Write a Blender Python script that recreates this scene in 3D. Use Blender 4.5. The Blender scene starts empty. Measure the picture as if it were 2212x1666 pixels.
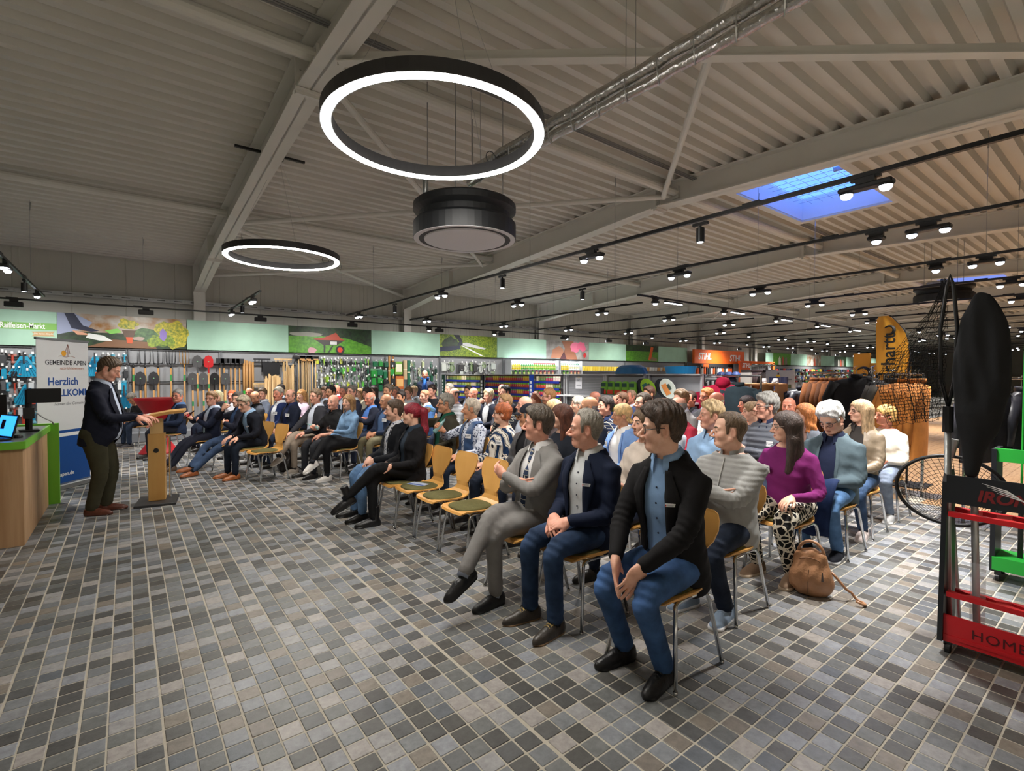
import bpy, math, random
import numpy as np
from mathutils import Matrix, Vector
R = math.radians
SC = bpy.context.scene
COL = SC.collection
# ---------------------------------------------------------------- camera
# X runs along the back wall, Y towards it, Z up; solved from the 10 cm floor grid
FPX, CX, CY, HC = 1076.0, 1106.0, 833.0, 1.6
PITCH = math.atan((CY - 809.5) / FPX)
YAW = math.atan(831.0 / 1076.0)
cam = bpy.data.cameras.new('camera')
cam.sensor_width = 36.0
cam.lens = 36.0 * FPX / 2212.0
cam.clip_start = 0.05
cam.clip_end = 300
camo = bpy.data.objects.new('camera', cam)
COL.objects.link(camo)
camo.location = (0, 0, HC)
camo.rotation_euler = (R(90) - PITCH, 0, -YAW)
SC.camera = camo
# ---------------------------------------------------------------- world: dusk sky
W = bpy.data.worlds.new('dusk_sky')
SC.world = W
W.use_nodes = True
bg = W.node_tree.nodes['Background']
bg.inputs[0].default_value = (0.085, 0.24, 0.95, 1)
bg.inputs[1].default_value = 1.7
SC.view_settings.view_transform = 'Standard'
SC.view_settings.look = 'None'
SC.view_settings.exposure = 1.42
SC.view_settings.gamma = 1.0
SC.view_settings.use_curve_mapping = False
SC.cycles.use_denoising = True
SC.cycles.max_bounces = 6
SC.cycles.sample_clamp_indirect = 4.0
SPOT_W = 96.0       # watts of one track spotlight head
RING_E = 42.0       # emission strength of the ring lamps
# ---------------------------------------------------------------- pixel to place
_fw = np.array([math.sin(YAW) * math.cos(PITCH), math.cos(YAW) * math.cos(PITCH), -math.sin(PITCH)])
_rt = np.array([math.cos(YAW), -math.sin(YAW), 0.0])
_up = np.cross(_rt, _fw)
CAMP = np.array([0, 0, HC])
def ray(u, v): return _fw + _rt * (u - CX) / FPX - _up * (v - CY) / FPX
def atz(u, v, z=0.0): d = ray(u, v); return CAMP + d * ((z - HC) / d[2])
def aty(u, v, y): d = ray(u, v); return CAMP + d * (y / d[1])
def atx(u, v, x): d = ray(u, v); return CAMP + d * (x / d[0])
# ---------------------------------------------------------------- materials
_mats = {}
def lin(c):
    return tuple(((x / 255.0) / 12.92 if x / 255.0 <= 0.04045 else ((x / 255.0 + 0.055) / 1.055) ** 2.4) for x in c)
def mat(name, rgb, rough=0.6, metal=0.0, var=0.0, vscale=8.0, bump=0.0, bscale=60.0, emit=0.0, alpha=1.0, trans=0.0,
        rgb2=None, stretch=None, spec=None, sheen=0.0, coord='Object', emitcol=None):
    """procedural principled material; rgb are sRGB 0..255"""
    key = name
    if key in _mats: return _mats[key]
    m = bpy.data.materials.new(name)
    m.use_nodes = True
    nt = m.node_tree
    b = nt.nodes['Principled BSDF']
    c = lin(rgb)
    b.inputs['Base Color'].default_value = (*c, 1)
    b.inputs['Roughness'].default_value = rough
    b.inputs['Metallic'].default_value = metal
    if spec is not None: b.inputs['Specular IOR Level'].default_value = spec
    if sheen: b.inputs['Sheen Weight'].default_value = sheen
    if alpha < 1: b.inputs['Alpha'].default_value = alpha
    if trans: b.inputs['Transmission Weight'].default_value = trans
    if emit:
        b.inputs['Emission Color'].default_value = (*(lin(emitcol) if emitcol else c), 1)
        b.inputs['Emission Strength'].default_value = emit
    if var or bump or rgb2:
        tc = nt.nodes.new('ShaderNodeTexCoord')
        mp = nt.nodes.new('ShaderNodeMapping')
        if stretch: mp.inputs['Scale'].default_value = stretch
        nt.links.new(tc.outputs[coord], mp.inputs['Vector'])
        if var or rgb2:
            n = nt.nodes.new('ShaderNodeTexNoise')
            n.inputs['Scale'].default_value = vscale
            n.inputs['Detail'].default_value = 4
            nt.links.new(mp.outputs[0], n.inputs['Vector'])
            r = nt.nodes.new('ShaderNodeValToRGB')
            c2 = lin(rgb2) if rgb2 else tuple(min(1, x * (1 + var)) for x in c)
            c1 = c if rgb2 else tuple(x * (1 - var) for x in c)
            r.color_ramp.elements[0].color = (*c1, 1)
            r.color_ramp.elements[1].color = (*c2, 1)
            r.color_ramp.elements[0].position = 0.33
            r.color_ramp.elements[1].position = 0.67
            nt.links.new(n.outputs['Fac'], r.inputs['Fac'])
            nt.links.new(r.outputs['Color'], b.inputs['Base Color'])
        if bump:
            n2 = nt.nodes.new('ShaderNodeTexNoise')
            n2.inputs['Scale'].default_value = bscale
            n2.inputs['Detail'].default_value = 3
            nt.links.new(mp.outputs[0], n2.inputs['Vector'])
            bp = nt.nodes.new('ShaderNodeBump')
            bp.inputs['Strength'].default_value = bump
            bp.inputs['Distance'].default_value = 0.01
            nt.links.new(n2.outputs['Fac'], bp.inputs['Height'])
            nt.links.new(bp.outputs[0], b.inputs['Normal'])
    _mats[key] = m
    return m
def flat(rgb, rough=0.55):
    return mat('paint_%02x%02x%02x' % tuple(int(x) for x in rgb), rgb, rough)
def lamp_mat(name, rgb, strength):
    m = mat(name, rgb, 0.4, emit=strength)
    m.cycles.emission_sampling = 'NONE' if strength < 13 else 'AUTO'
    return m
# ---------------------------------------------------------------- mesh helpers
def mesh(name, V, F, mats=(), mi=None, smooth=False):
    me = bpy.data.meshes.new(name)
    V = np.asarray(V, dtype=np.float32).reshape(-1, 3)
    if isinstance(F, np.ndarray) and F.ndim == 2:
        nf, k = F.shape
        me.vertices.add(len(V)); me.vertices.foreach_set('co', V.ravel())
        me.loops.add(nf * k); me.loops.foreach_set('vertex_index', F.astype(np.int32).ravel())
        me.polygons.add(nf)
        me.polygons.foreach_set('loop_start', np.arange(0, nf * k, k, dtype=np.int32))
        me.polygons.foreach_set('loop_total', np.full(nf, k, dtype=np.int32))
        me.update(calc_edges=True)
    else:
        me.from_pydata(V.tolist(), [], [list(map(int, f)) for f in F])
    for m in (mats if isinstance(mats, (list, tuple)) else [mats]): me.materials.append(m)
    if mi is not None: me.polygons.foreach_set('material_index', np.asarray(mi, dtype=np.int32))
    if smooth: me.polygons.foreach_set('use_smooth', np.ones(len(me.polygons), dtype=bool))
    me.validate(verbose=False)
    return me
def link(name, me, parent=None, loc=(0, 0, 0), rz=0.0, label=None, cat=None, group=None, kind=None):
    o = bpy.data.objects.new(name, me)
    COL.objects.link(o)
    o.location = loc
    if rz: o.rotation_euler = (0, 0, rz)
    if parent is not None: o.parent = parent
    tag(o, label, cat, group, kind)
    return o
def tag(o, label=None, cat=None, group=None, kind=None):
    if label: o['label'] = label
    if cat: o['category'] = cat
    if group: o['group'] = group
    if kind: o['kind'] = kind
    return o
def thing(name, label, cat, loc=(0, 0, 0), rz=0.0, group=None): return link(name, None, None, loc, rz, label, cat, group)
def recolour(o, *mats):
    for i, m in enumerate(mats):
        o.material_slots[i].link = 'OBJECT'
        o.material_slots[i].material = m
    return o
class MB:
    """collects shapes of one mesh"""
    def __init__(s): s.v = []; s.f = []; s.mi = []; s.cur = 0
    def add(s, V, F, mi=None):
        n = len(s.v)
        s.v.extend([tuple(map(float, p)) for p in V])
        s.f.extend([[int(i) + n for i in f] for f in F])
        s.mi.extend([s.cur if mi is None else mi] * len(F))
        return s
    def box(s, c, d, rz=0.0, M=None, mi=None, bev=0.0):
        x, y, z = d[0] / 2, d[1] / 2, d[2] / 2
        if bev:
            b = min(bev, x * .9, y * .9, z * .9)
            P = []
            for zz, q in ((-z, b), (-z + b, 0), (z - b, 0), (z, b)):
                X, Y = x - q, y - q
                c0 = b if q == 0 else b * .5
                P += [(-X + c0, -Y, zz), (X - c0, -Y, zz), (X, -Y + c0, zz), (X, Y - c0, zz), (X - c0, Y, zz), (-X + c0, Y, zz), (-X, Y - c0, zz), (-X, -Y + c0, zz)]
            F = [list(range(7, -1, -1)), list(range(24, 32))]
            for k in range(3):
                for i in range(8): F.append([k * 8 + i, k * 8 + (i + 1) % 8, k * 8 + 8 + (i + 1) % 8, k * 8 + 8 + i])
        else:
            P = [(-x, -y, -z), (x, -y, -z), (x, y, -z), (-x, y, -z), (-x, -y, z), (x, -y, z), (x, y, z), (-x, y, z)]
            F = [[3, 2, 1, 0], [4, 5, 6, 7], [0, 1, 5, 4], [1, 2, 6, 5], [2, 3, 7, 6], [3, 0, 4, 7]]
        P = np.array(P)
        if M is not None: P = P @ np.array(M).T
        if rz:
            cs, sn = math.cos(rz), math.sin(rz)
            P = P @ np.array([[cs, sn, 0], [-sn, cs, 0], [0, 0, 1]])
        return s.add(P + np.array(c), F, mi)
    def tube(s, pts, r, n=8, mi=None, closed=False, caps=True):
        pts = [np.array(p, float) for p in pts]
        k = len(pts)
        rr = [r] * k if np.isscalar(r) else list(r)
        P, F = [], []
        up = None
        for i in range(k):
            a = pts[(i - 1) % k] if (closed or i > 0) else pts[i]
            b = pts[(i + 1) % k] if (closed or i < k - 1) else pts[i]
            t = b - a; t = t / (np.linalg.norm(t) + 1e-12)
            if up is None:
                up = np.array([0, 0, 1.]) if abs(t[2]) < .9 else np.array([1., 0, 0])
            sd = np.cross(t, up); sd /= np.linalg.norm(sd) + 1e-12
            up = np.cross(sd, t)
            for j in range(n):
                q = 2 * math.pi * j / n
                P.append(pts[i] + (sd * math.cos(q) + up * math.sin(q)) * rr[i])
        for i in range(k if closed else k - 1):
            for j in range(n):
                a, b = i * n + j, i * n + (j + 1) % n
                c, d = ((i + 1) % k) * n + (j + 1) % n, ((i + 1) % k) * n + j
                F.append([a, b, c, d])
        if caps and not closed:
            F.append(list(range(n - 1, -1, -1))); F.append([(k - 1) * n + j for j in range(n)])
        return s.add(P, F, mi)
    def cyl(s, c, r, h, n=16, mi=None, r2=None):
        c = np.array(c, float)
        return s.tube([c, c + np.array([0, 0, h])], [r, r if r2 is None else r2], n, mi)
    def lathe(s, prof, c=(0, 0, 0), n=24, mi=None, closed=False):
        P, F = [], []
        for (r, z) in prof:
            for j in range(n):
                q = 2 * math.pi * j / n
                P.append((c[0] + r * math.cos(q), c[1] + r * math.sin(q), c[2] + z))
        k = len(prof)
        for i in range(k if closed else k - 1):
            for j in range(n):
                i2 = (i + 1) % k
                F.append([i * n + j, i * n + (j + 1) % n, i2 * n + (j + 1) % n, i2 * n + j])
        if not closed:
            if prof[0][0] > 1e-6: F.append(list(range(n - 1, -1, -1)))
            if prof[-1][0] > 1e-6: F.append([(k - 1) * n + j for j in range(n)])
        return s.add(P, F, mi)
    def prism(s, poly, a, b, axis='y', mi=None):
        """poly of 2-D points extruded from a to b along an axis; poly spans (x,z) for y, (y,z) for x, (x,y) for z"""
        def p3(p, t):
            return {'y': (p[0], t, p[1]), 'x': (t, p[0], p[1]), 'z': (p[0], p[1], t)}[axis]
        n = len(poly)
        P = [p3(p, a) for p in poly] + [p3(p, b) for p in poly]
        F = [list(range(n)), list(range(2 * n - 1, n - 1, -1))]
        for i in range(n): F.append([(i + 1) % n, i, n + i, n + (i + 1) % n])
        return s.add(P, F, mi)
    def me(s, name, mats, smooth=False): return mesh(name, s.v, s.f, mats, s.mi, smooth)
    def ob(s, name, mats, parent=None, loc=(0, 0, 0), rz=0.0, smooth=False, **k):
        return link(name, s.me(name, mats, smooth), parent, loc, rz, **k)
def copy_tree(o, loc=None, rz=None, parent=None, label=None):
    c = o.copy(); COL.objects.link(c)
    if parent is not None: c.parent = parent
    if loc is not None: c.location = loc
    if rz is not None: c.rotation_euler = (0, 0, rz)
    if label: c['label'] = label
    for ch in o.children: copy_tree(ch, parent=c)
    return c
def text_mesh(txt, size, m, bold=0.0, ext=0.0, shear=0.0, align='CENTER', spacing=1.0):
    cu = bpy.data.curves.new('lettering', 'FONT')
    cu.body = txt; cu.size = size; cu.align_x = align; cu.align_y = 'CENTER'
    cu.extrude = ext; cu.offset = bold; cu.shear = shear; cu.space_character = spacing
    cu.resolution_u = 3
    o = bpy.data.objects.new('lettering', cu)
    me = bpy.data.meshes.new_from_object(o)
    bpy.data.objects.remove(o); bpy.data.curves.remove(cu)
    me.materials.clear(); me.materials.append(m)
    return me
def basis(o, x, y, z, loc):
    """set an object's local axes in its parent's space"""
    o.matrix_local = Matrix(((x[0], y[0], z[0], loc[0]), (x[1], y[1], z[1], loc[1]), (x[2], y[2], z[2], loc[2]), (0, 0, 0, 1)))
    return o
def wall_text(name, txt, size, m, parent, loc, facing='-y', fit=None, **k):
    """lettering standing upright; facing is the way its front looks"""
    o = link(name, text_mesh(txt, size, m, **k), parent)
    if fit: q = fit / o.dimensions[0] if o.dimensions[0] else 1; o.data.transform(Matrix.Diagonal((q, 1, 1, 1)))
    f = {'-y': ((1, 0, 0), (0, -1, 0)), '-x': ((0, -1, 0), (-1, 0, 0)), '+x': ((0, 1, 0), (1, 0, 0))}[facing]
    return basis(o, f[0], (0, 0, 1), f[1], loc)
# ================================================================ structure
M_CEIL = mat('ceiling_paint', (204, 201, 193), 0.5, var=.03, vscale=1.2)
M_STEEL = mat('painted_steel', (212, 210, 203), 0.45, var=.03, vscale=2)
M_WALL = mat('wall_panel_paint', (192, 190, 181), 0.55, var=.03, vscale=1)
M_BLACK = mat('black_metal', (18, 18, 20), 0.4)
M_BLACKP = mat('black_plastic', (24, 24, 26), 0.5)
M_CHROME = mat('chrome', (205, 207, 210), 0.16, 1.0)
M_GALV = mat('galvanised', (170, 172, 172), 0.4, .8, var=.08, vscale=20)
M_LENS = lamp_mat('spot_lens', (235, 240, 255), 9.0)
M_RING = lamp_mat('ring_diffuser', (255, 250, 242), RING_E)
X0, X1, Y0, YW = -9.0, 62.0, -8.0, 15.5
RIDGE_Y, RIDGE_Z, SLOPE = 5.35, 4.86, 0.0435
def roof(y): return RIDGE_Z - SLOPE * abs(y - RIDGE_Y)
# ---------------------------------------------------------------- floor
def tile_material():
    m = bpy.data.materials.new('stone_tile'); m.use_nodes = True
    nt = m.node_tree; b = nt.nodes['Principled BSDF']
    b.inputs['Roughness'].default_value = .38
    at = nt.nodes.new('ShaderNodeAttribute'); at.attribute_name = 'tone'
    ge = nt.nodes.new('ShaderNodeNewGeometry')
    n = nt.nodes.new('ShaderNodeTexNoise'); n.inputs['Scale'].default_value = 26; n.inputs['Detail'].default_value = 6; n.inputs['Roughness'].default_value = .7
    nt.links.new(ge.outputs['Position'], n.inputs['Vector'])
    mx = nt.nodes.new('ShaderNodeMix'); mx.data_type = 'RGBA'; mx.blend_type = 'OVERLAY'; mx.inputs['Factor'].default_value = .6
    nt.links.new(at.outputs['Color'], mx.inputs['A']); nt.links.new(n.outputs['Fac'], mx.inputs['B'])
    nt.links.new(mx.outputs['Result'], b.inputs['Base Color'])
    bp = nt.nodes.new('ShaderNodeBump'); bp.inputs['Strength'].default_value = .35; bp.inputs['Distance'].default_value = .004
    nt.links.new(n.outputs['Fac'], bp.inputs['Height']); nt.links.new(bp.outputs[0], b.inputs['Normal'])
    return m
def far_tile_material():
    """the same tiling as pattern, for floor too far off to tell tiles apart"""
    m = bpy.data.materials.new('stone_tile_far'); m.use_nodes = True
    nt = m.node_tree; b = nt.nodes['Principled BSDF']; b.inputs['Roughness'].default_value = .4
    ge = nt.nodes.new('ShaderNodeNewGeometry')
    br = nt.nodes.new('ShaderNodeTexBrick')
    br.offset = 0; br.inputs['Scale'].default_value = 1; br.inputs['Brick Width'].default_value = .1003; br.inputs['Row Height'].default_value = .1003
    br.inputs['Mortar Size'].default_value = .006
    br.inputs['Color1'].default_value = (*lin((84, 83, 80)), 1); br.inputs['Color2'].default_value = (*lin((158, 160, 160)), 1)
    br.inputs['Mortar'].default_value = (*lin((176, 168, 152)), 1)
    nt.links.new(ge.outputs['Position'], br.inputs['Vector']); nt.links.new(br.outputs['Color'], b.inputs['Base Color'])
    return m
M_TILE, M_TILEF = tile_material(), far_tile_material()
M_GROUT = mat('grout', (180, 173, 158), 0.8, var=.08, vscale=30)
M_JOINT = mat('silicone_joint', (140, 138, 134), 0.5)
TP = 0.1003                                     # tile pitch
GX0, GY0 = 0.108, 0.0935
rng = random.Random(4)
TONES = [(89, 89, 87), (80, 79, 76), (99, 101, 101), (115, 118, 121), (127, 130, 135), (141, 144, 150), (149, 148, 148), (120, 113, 105), (128, 120, 110), (96, 101, 107), (106, 108, 107), (75, 74, 72), (158, 153, 149), (86, 87, 87), (111, 113, 112), (79, 79, 78), (122, 125, 128), (134, 135, 138)]
def tile_shape():
    h = TP / 2 - .0041
    b = .0022
    P = [(-h, -h, 0), (h, -h, 0), (h, h, 0), (-h, h, 0)]
    Q = []
    for sx, sy in ((-1, -1), (1, -1), (1, 1), (-1, 1)):
        e = h - .0035
        if sx * sy > 0: Q += [(sx * h, sy * e, 0), (sx * e, sy * h, 0)]
        else: Q += [(sx * e, sy * h, 0), (sx * h, sy * e, 0)]
    Q = np.array(Q)
    top = Q * ((h - b) / h); top[:, 2] = .0045
    mid = Q.copy(); mid[:, 2] = .003
    base = Q.copy(); base[:, 2] = -.002
    V = np.vstack([base, mid, top])
    F = [list(range(16, 24))]
    for k in (0, 8):
        for i in range(8): F.append([k + i, k + (i + 1) % 8, k + 8 + (i + 1) % 8, k + 8 + i])
    return V, F
def build_floor():
    m = MB(); m.add([(X0, Y0, .0018), (X1, Y0, .0018), (X1, YW + .6, .0018), (X0, YW + .6, .0018)], [[0, 1, 2, 3]])
    fl = m.ob('floor', M_GROUT, kind='structure')
    TV, TF = tile_shape()
    protos = []
    for t in TONES:
        me = mesh('tile', TV, TF, M_TILE)
        a = me.attributes.new('tone', 'FLOAT_COLOR', 'POINT')
        a.data.foreach_set('color', np.tile([*lin(t), 1.0], len(TV)).astype(np.float32))
        protos.append(me)
    cells = []
    JX = 1.46                                    # the wide silicone joint runs along Y here
    for i in range(-70, 110):
        for j in range(-2, 160):
            x, y = GX0 + (i + .5) * TP, GY0 + (j + .5) * TP
            if x > JX: x += .012
            if (i + 1) % 3 == 0: x -= .0012
            if i % 3 == 0: x += .0012
            if y > 15.05 or x > 8.6: continue
            q = np.array([x, y, -HC]); dep = q @ _fw
            if dep < .6: continue
            u = CX + FPX * (q @ _rt) / dep; v = CY - FPX * (q @ _up) / dep
            if u < -800 or u > 2900 or v > 2300: continue
            if x > 7.75 and y < 5.0: continue
            cells.append((v, u, x, y, dep, i, j))
    cells.sort(key=lambda c: -c[0] + (2000 if not (0 < c[1] < 2212 and c[0] < 1666) else 0))
    def tone(i, j): return (i * 7349 + j * 9151 + (i * j) % 13 * 31 + (i // 3) * 17 + (j // 3) * 5) % len(TONES)
    rr = random.Random(11)
    SV, SF, ST = [], [], []
    base = 0
    farF = [np.array(f) for f in TF]
    simple = [16, 17, 18, 19, 20, 21, 22, 23]
    for k, (v, u, x, y, dep, i, j) in enumerate(cells):
        t = rr.randrange(len(TONES))
        if k < 300:
            link('tile', protos[t], fl, (x, y, rr.uniform(-.0006, .0006)))
        else:
            dz = rr.uniform(-.0006, .0006)
            V = (TV if dep < 6 else TV[8:]) + np.array([x, y, dz])
            SV.append(V)
            if dep < 6: SF.extend([f + base for f in farF])
            else:
                SF.append(np.arange(8, 16) + base)
                SF.extend([np.array([q, (q + 1) % 8, 8 + (q + 1) % 8, 8 + q]) + base for q in range(8)])
            ST.append(np.tile([*lin(TONES[t]), 1.0], (len(V), 1)))
            base += len(V)
    V = np.vstack(SV)
    me = mesh('tile_field', V, SF, M_TILE)
    a = me.attributes.new('tone', 'FLOAT_COLOR', 'POINT'); a.data.foreach_set('color', np.vstack(ST).astype(np.float32).ravel())
    link('tile_field', me, fl, kind='stuff')
    m = MB(); m.box((JX + .006, 7, .0005), (.011, 16, .004)); m.ob('joint_strip', M_JOINT, fl)
    m = MB()
    for (a, b, c, d) in ((8.65, 62, 5.0, 15.6), (-9, -5.5, -8, 15.6)):
        m.add([(a, c, .002), (b, c, .002), (b, d, .002), (a, d, .002)], [[0, 1, 2, 3]])
    m.ob('distant_tiling', M_TILEF, fl)
    # oak planks of the clothing area
    mw = mat('oak_plank', (178, 142, 104), .45, rgb2=(150, 114, 78), vscale=3, stretch=(1, 12, 1), coord='Object')
    pm = []
    for L in (1.2, 1.5):
        q = MB(); q.box((0, 0, .004), (L - .004, .176, .008), bev=.002); pm.append((L, q.me('plank', mw)))
    for r in range(27):
        x = 7.78 - (r * .37) % 1.2
        while x < 16.5:
            L, me = pm[(r + int(x)) % 2]
            if x > 7.0: link('plank', me, fl, (max(x, 7.78) + L / 2, .25 + r * .18, 0))
            x += L
    m = MB()
    m.add([(16.5, .16, .003), (62, .16, .003), (62, 5, .003), (16.5, 5, .003)], [[0, 1, 2, 3]])
    m.ob('distant_planking', mw, fl)
build_floor()
# ---------------------------------------------------------------- ceiling: trapezoid steel deck, ribs along X, skylight openings cut out
SKY = [(8.45, 11.1, 3.0, 4.55), (20.2, 22.9, 3.0, 4.55)]
def build_ceiling():
    prof = []                                    # one rib period across Y, dz downward
    p, d = .235, .085
    y = Y0
    ys = []
    while y < YW + .3:
        ys += [(y, 0), (y + .035, -d), (y + .035 + .085, -d), (y + .155, 0)]
        y += p
    V, F = [], []
    def strip(xa, xb, ya, yb):
        n0 = len(V)
        pts = []
        for k in range(len(ys) - 1):
            (a, za), (b, zb) = ys[k], ys[k + 1]
            if b <= ya or a >= yb: continue
            for (q, zq) in ((a, za), (b, zb)):
                qq = min(max(q, ya), yb)
                zz = za + (zb - za) * (qq - a) / (b - a)
                pts.append((qq, roof(qq) + d + zz))
        for (q, z) in pts:
            V.append((xa, q, z)); V.append((xb, q, z))
        for k in range(0, len(pts) - 1):
            i = n0 + 2 * k
            if abs(pts[k][0] - pts[k + 1][0]) < 1e-6: continue
            F.append([i, i + 1, i + 3, i + 2])
    xs = X0
    for (a, b, c, e) in SKY:
        strip(xs, a, Y0, YW + .2); strip(a, b, Y0, c); strip(a, b, e, YW + .2); xs = b
    strip(xs, X1, Y0, YW + .2)
    ce = link('ceiling', mesh('ceiling', V, F, M_CEIL), kind='structure')
    m = MB()                                     # roof skin above the deck so that no sky leaks in
    for (a, b) in ((X0, SKY[0][0]), (SKY[0][1], SKY[1][0]), (SKY[1][1], X1)): m.box(((a + b) / 2, (Y0 + YW) / 2, 5.12), (b - a, YW - Y0 + 1, .05))
    for (a, b, c, e) in SKY:
        m.box(((a + b) / 2, (Y0 + c) / 2, 5.12), (b - a, c - Y0, .05)); m.box(((a + b) / 2, (e + YW) / 2, 5.12), (b - a, YW - e, .05))
    m.ob('roof_skin', M_CEIL, ce)
    glass = mat('skylight_glass', (190, 215, 255), .25, alpha=.25)
    for n, (a, b, c, e) in enumerate(SKY):
        z0 = roof((c + e) / 2) - .01
        w = thing('window_%d' % (n + 1), None, None); w['kind'] = 'structure'
        m = MB()
        for (p0, p1, q0, q1) in ((a - .14, b + .14, c - .14, c), (a - .14, b + .14, e, e + .14), (a - .14, a, c, e), (b, b + .14, c, e)):
            m.box(((p0 + p1) / 2, (q0 + q1) / 2, z0), (p1 - p0, q1 - q0, .05))
        m.ob('window_frame', M_STEEL, w)
        m = MB()
        for (cx, cy, sx, sy) in ((a, (c + e) / 2, .02, e - c), (b, (c + e) / 2, .02, e - c), ((a + b) / 2, c, b - a, .02), ((a + b) / 2, e, b - a, .02)):
            m.box((cx, cy, z0 + .22), (sx, sy, .42))
        m.ob('shaft', mat('shaft_white', (225, 228, 232), .5), w)
        m = MB(); m.box(((a + b) / 2, (c + e) / 2, z0 + .44), (b - a, e - c, .012)); m.ob('pane', glass, w)
        m = MB()
        for k in range(1, 12): m.tube([(a + (b - a) * k / 12, c, z0 + .3), (a + (b - a) * k / 12, e, z0 + .3)], .004, 4)
        for k in range(1, 8): m.tube([(a, c + (e - c) * k / 8, z0 + .3), (b, c + (e - c) * k / 8, z0 + .3)], .004, 4)
        m.ob('fall_grid', M_GALV, w)
        m = MB(); m.box(((a + b) / 2, c + .25, z0 + .38), (.06, .5, .06)); m.box(((a + b) / 2 - .05, c + .05, z0 + .3), (.1, .1, .16)); m.ob('opener', flat((150, 160, 175)), w)
build_ceiling()
# ---------------------------------------------------------------- walls
def build_walls():
    w = thing('wall_back', None, None); w['kind'] = 'structure'
    x = X0
    m1 = MB(); m1.box((0, .04, 2.3), (1.0, .06, 4.6), bev=.012)     # sandwich panels, 1 m, with vertical micro ribs
    for k in range(4): m1.box((-.375 + k * .25, .007, 2.3), (.012, .008, 4.6))
    me = m1.me('wall_panel', M_WALL)
    for k in range(int(X1 - X0)): link('wall_panel', me, w, (X0 + .5 + k, YW + .01, 0))
    m = MB(); m.box(((X0 + X1) / 2, YW + .2, 2.4), (X1 - X0, .1, 5)); m.ob('backing', M_WALL, w)
    for nm, c, d in (('wall_left', (X0 - .05, (Y0 + YW) / 2, 2.4), (.1, YW - Y0, 5)), ('wall_front', ((X0 + X1) / 2, Y0 - .05, 2.4), (X1 - X0, .1, 5)), ('wall_right', (X1 + .05, (Y0 + YW) / 2, 2.4), (.1, YW - Y0, 5))):
        m = MB(); m.box(c, d); m.ob(nm, M_WALL, kind='structure')
build_walls()
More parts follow.
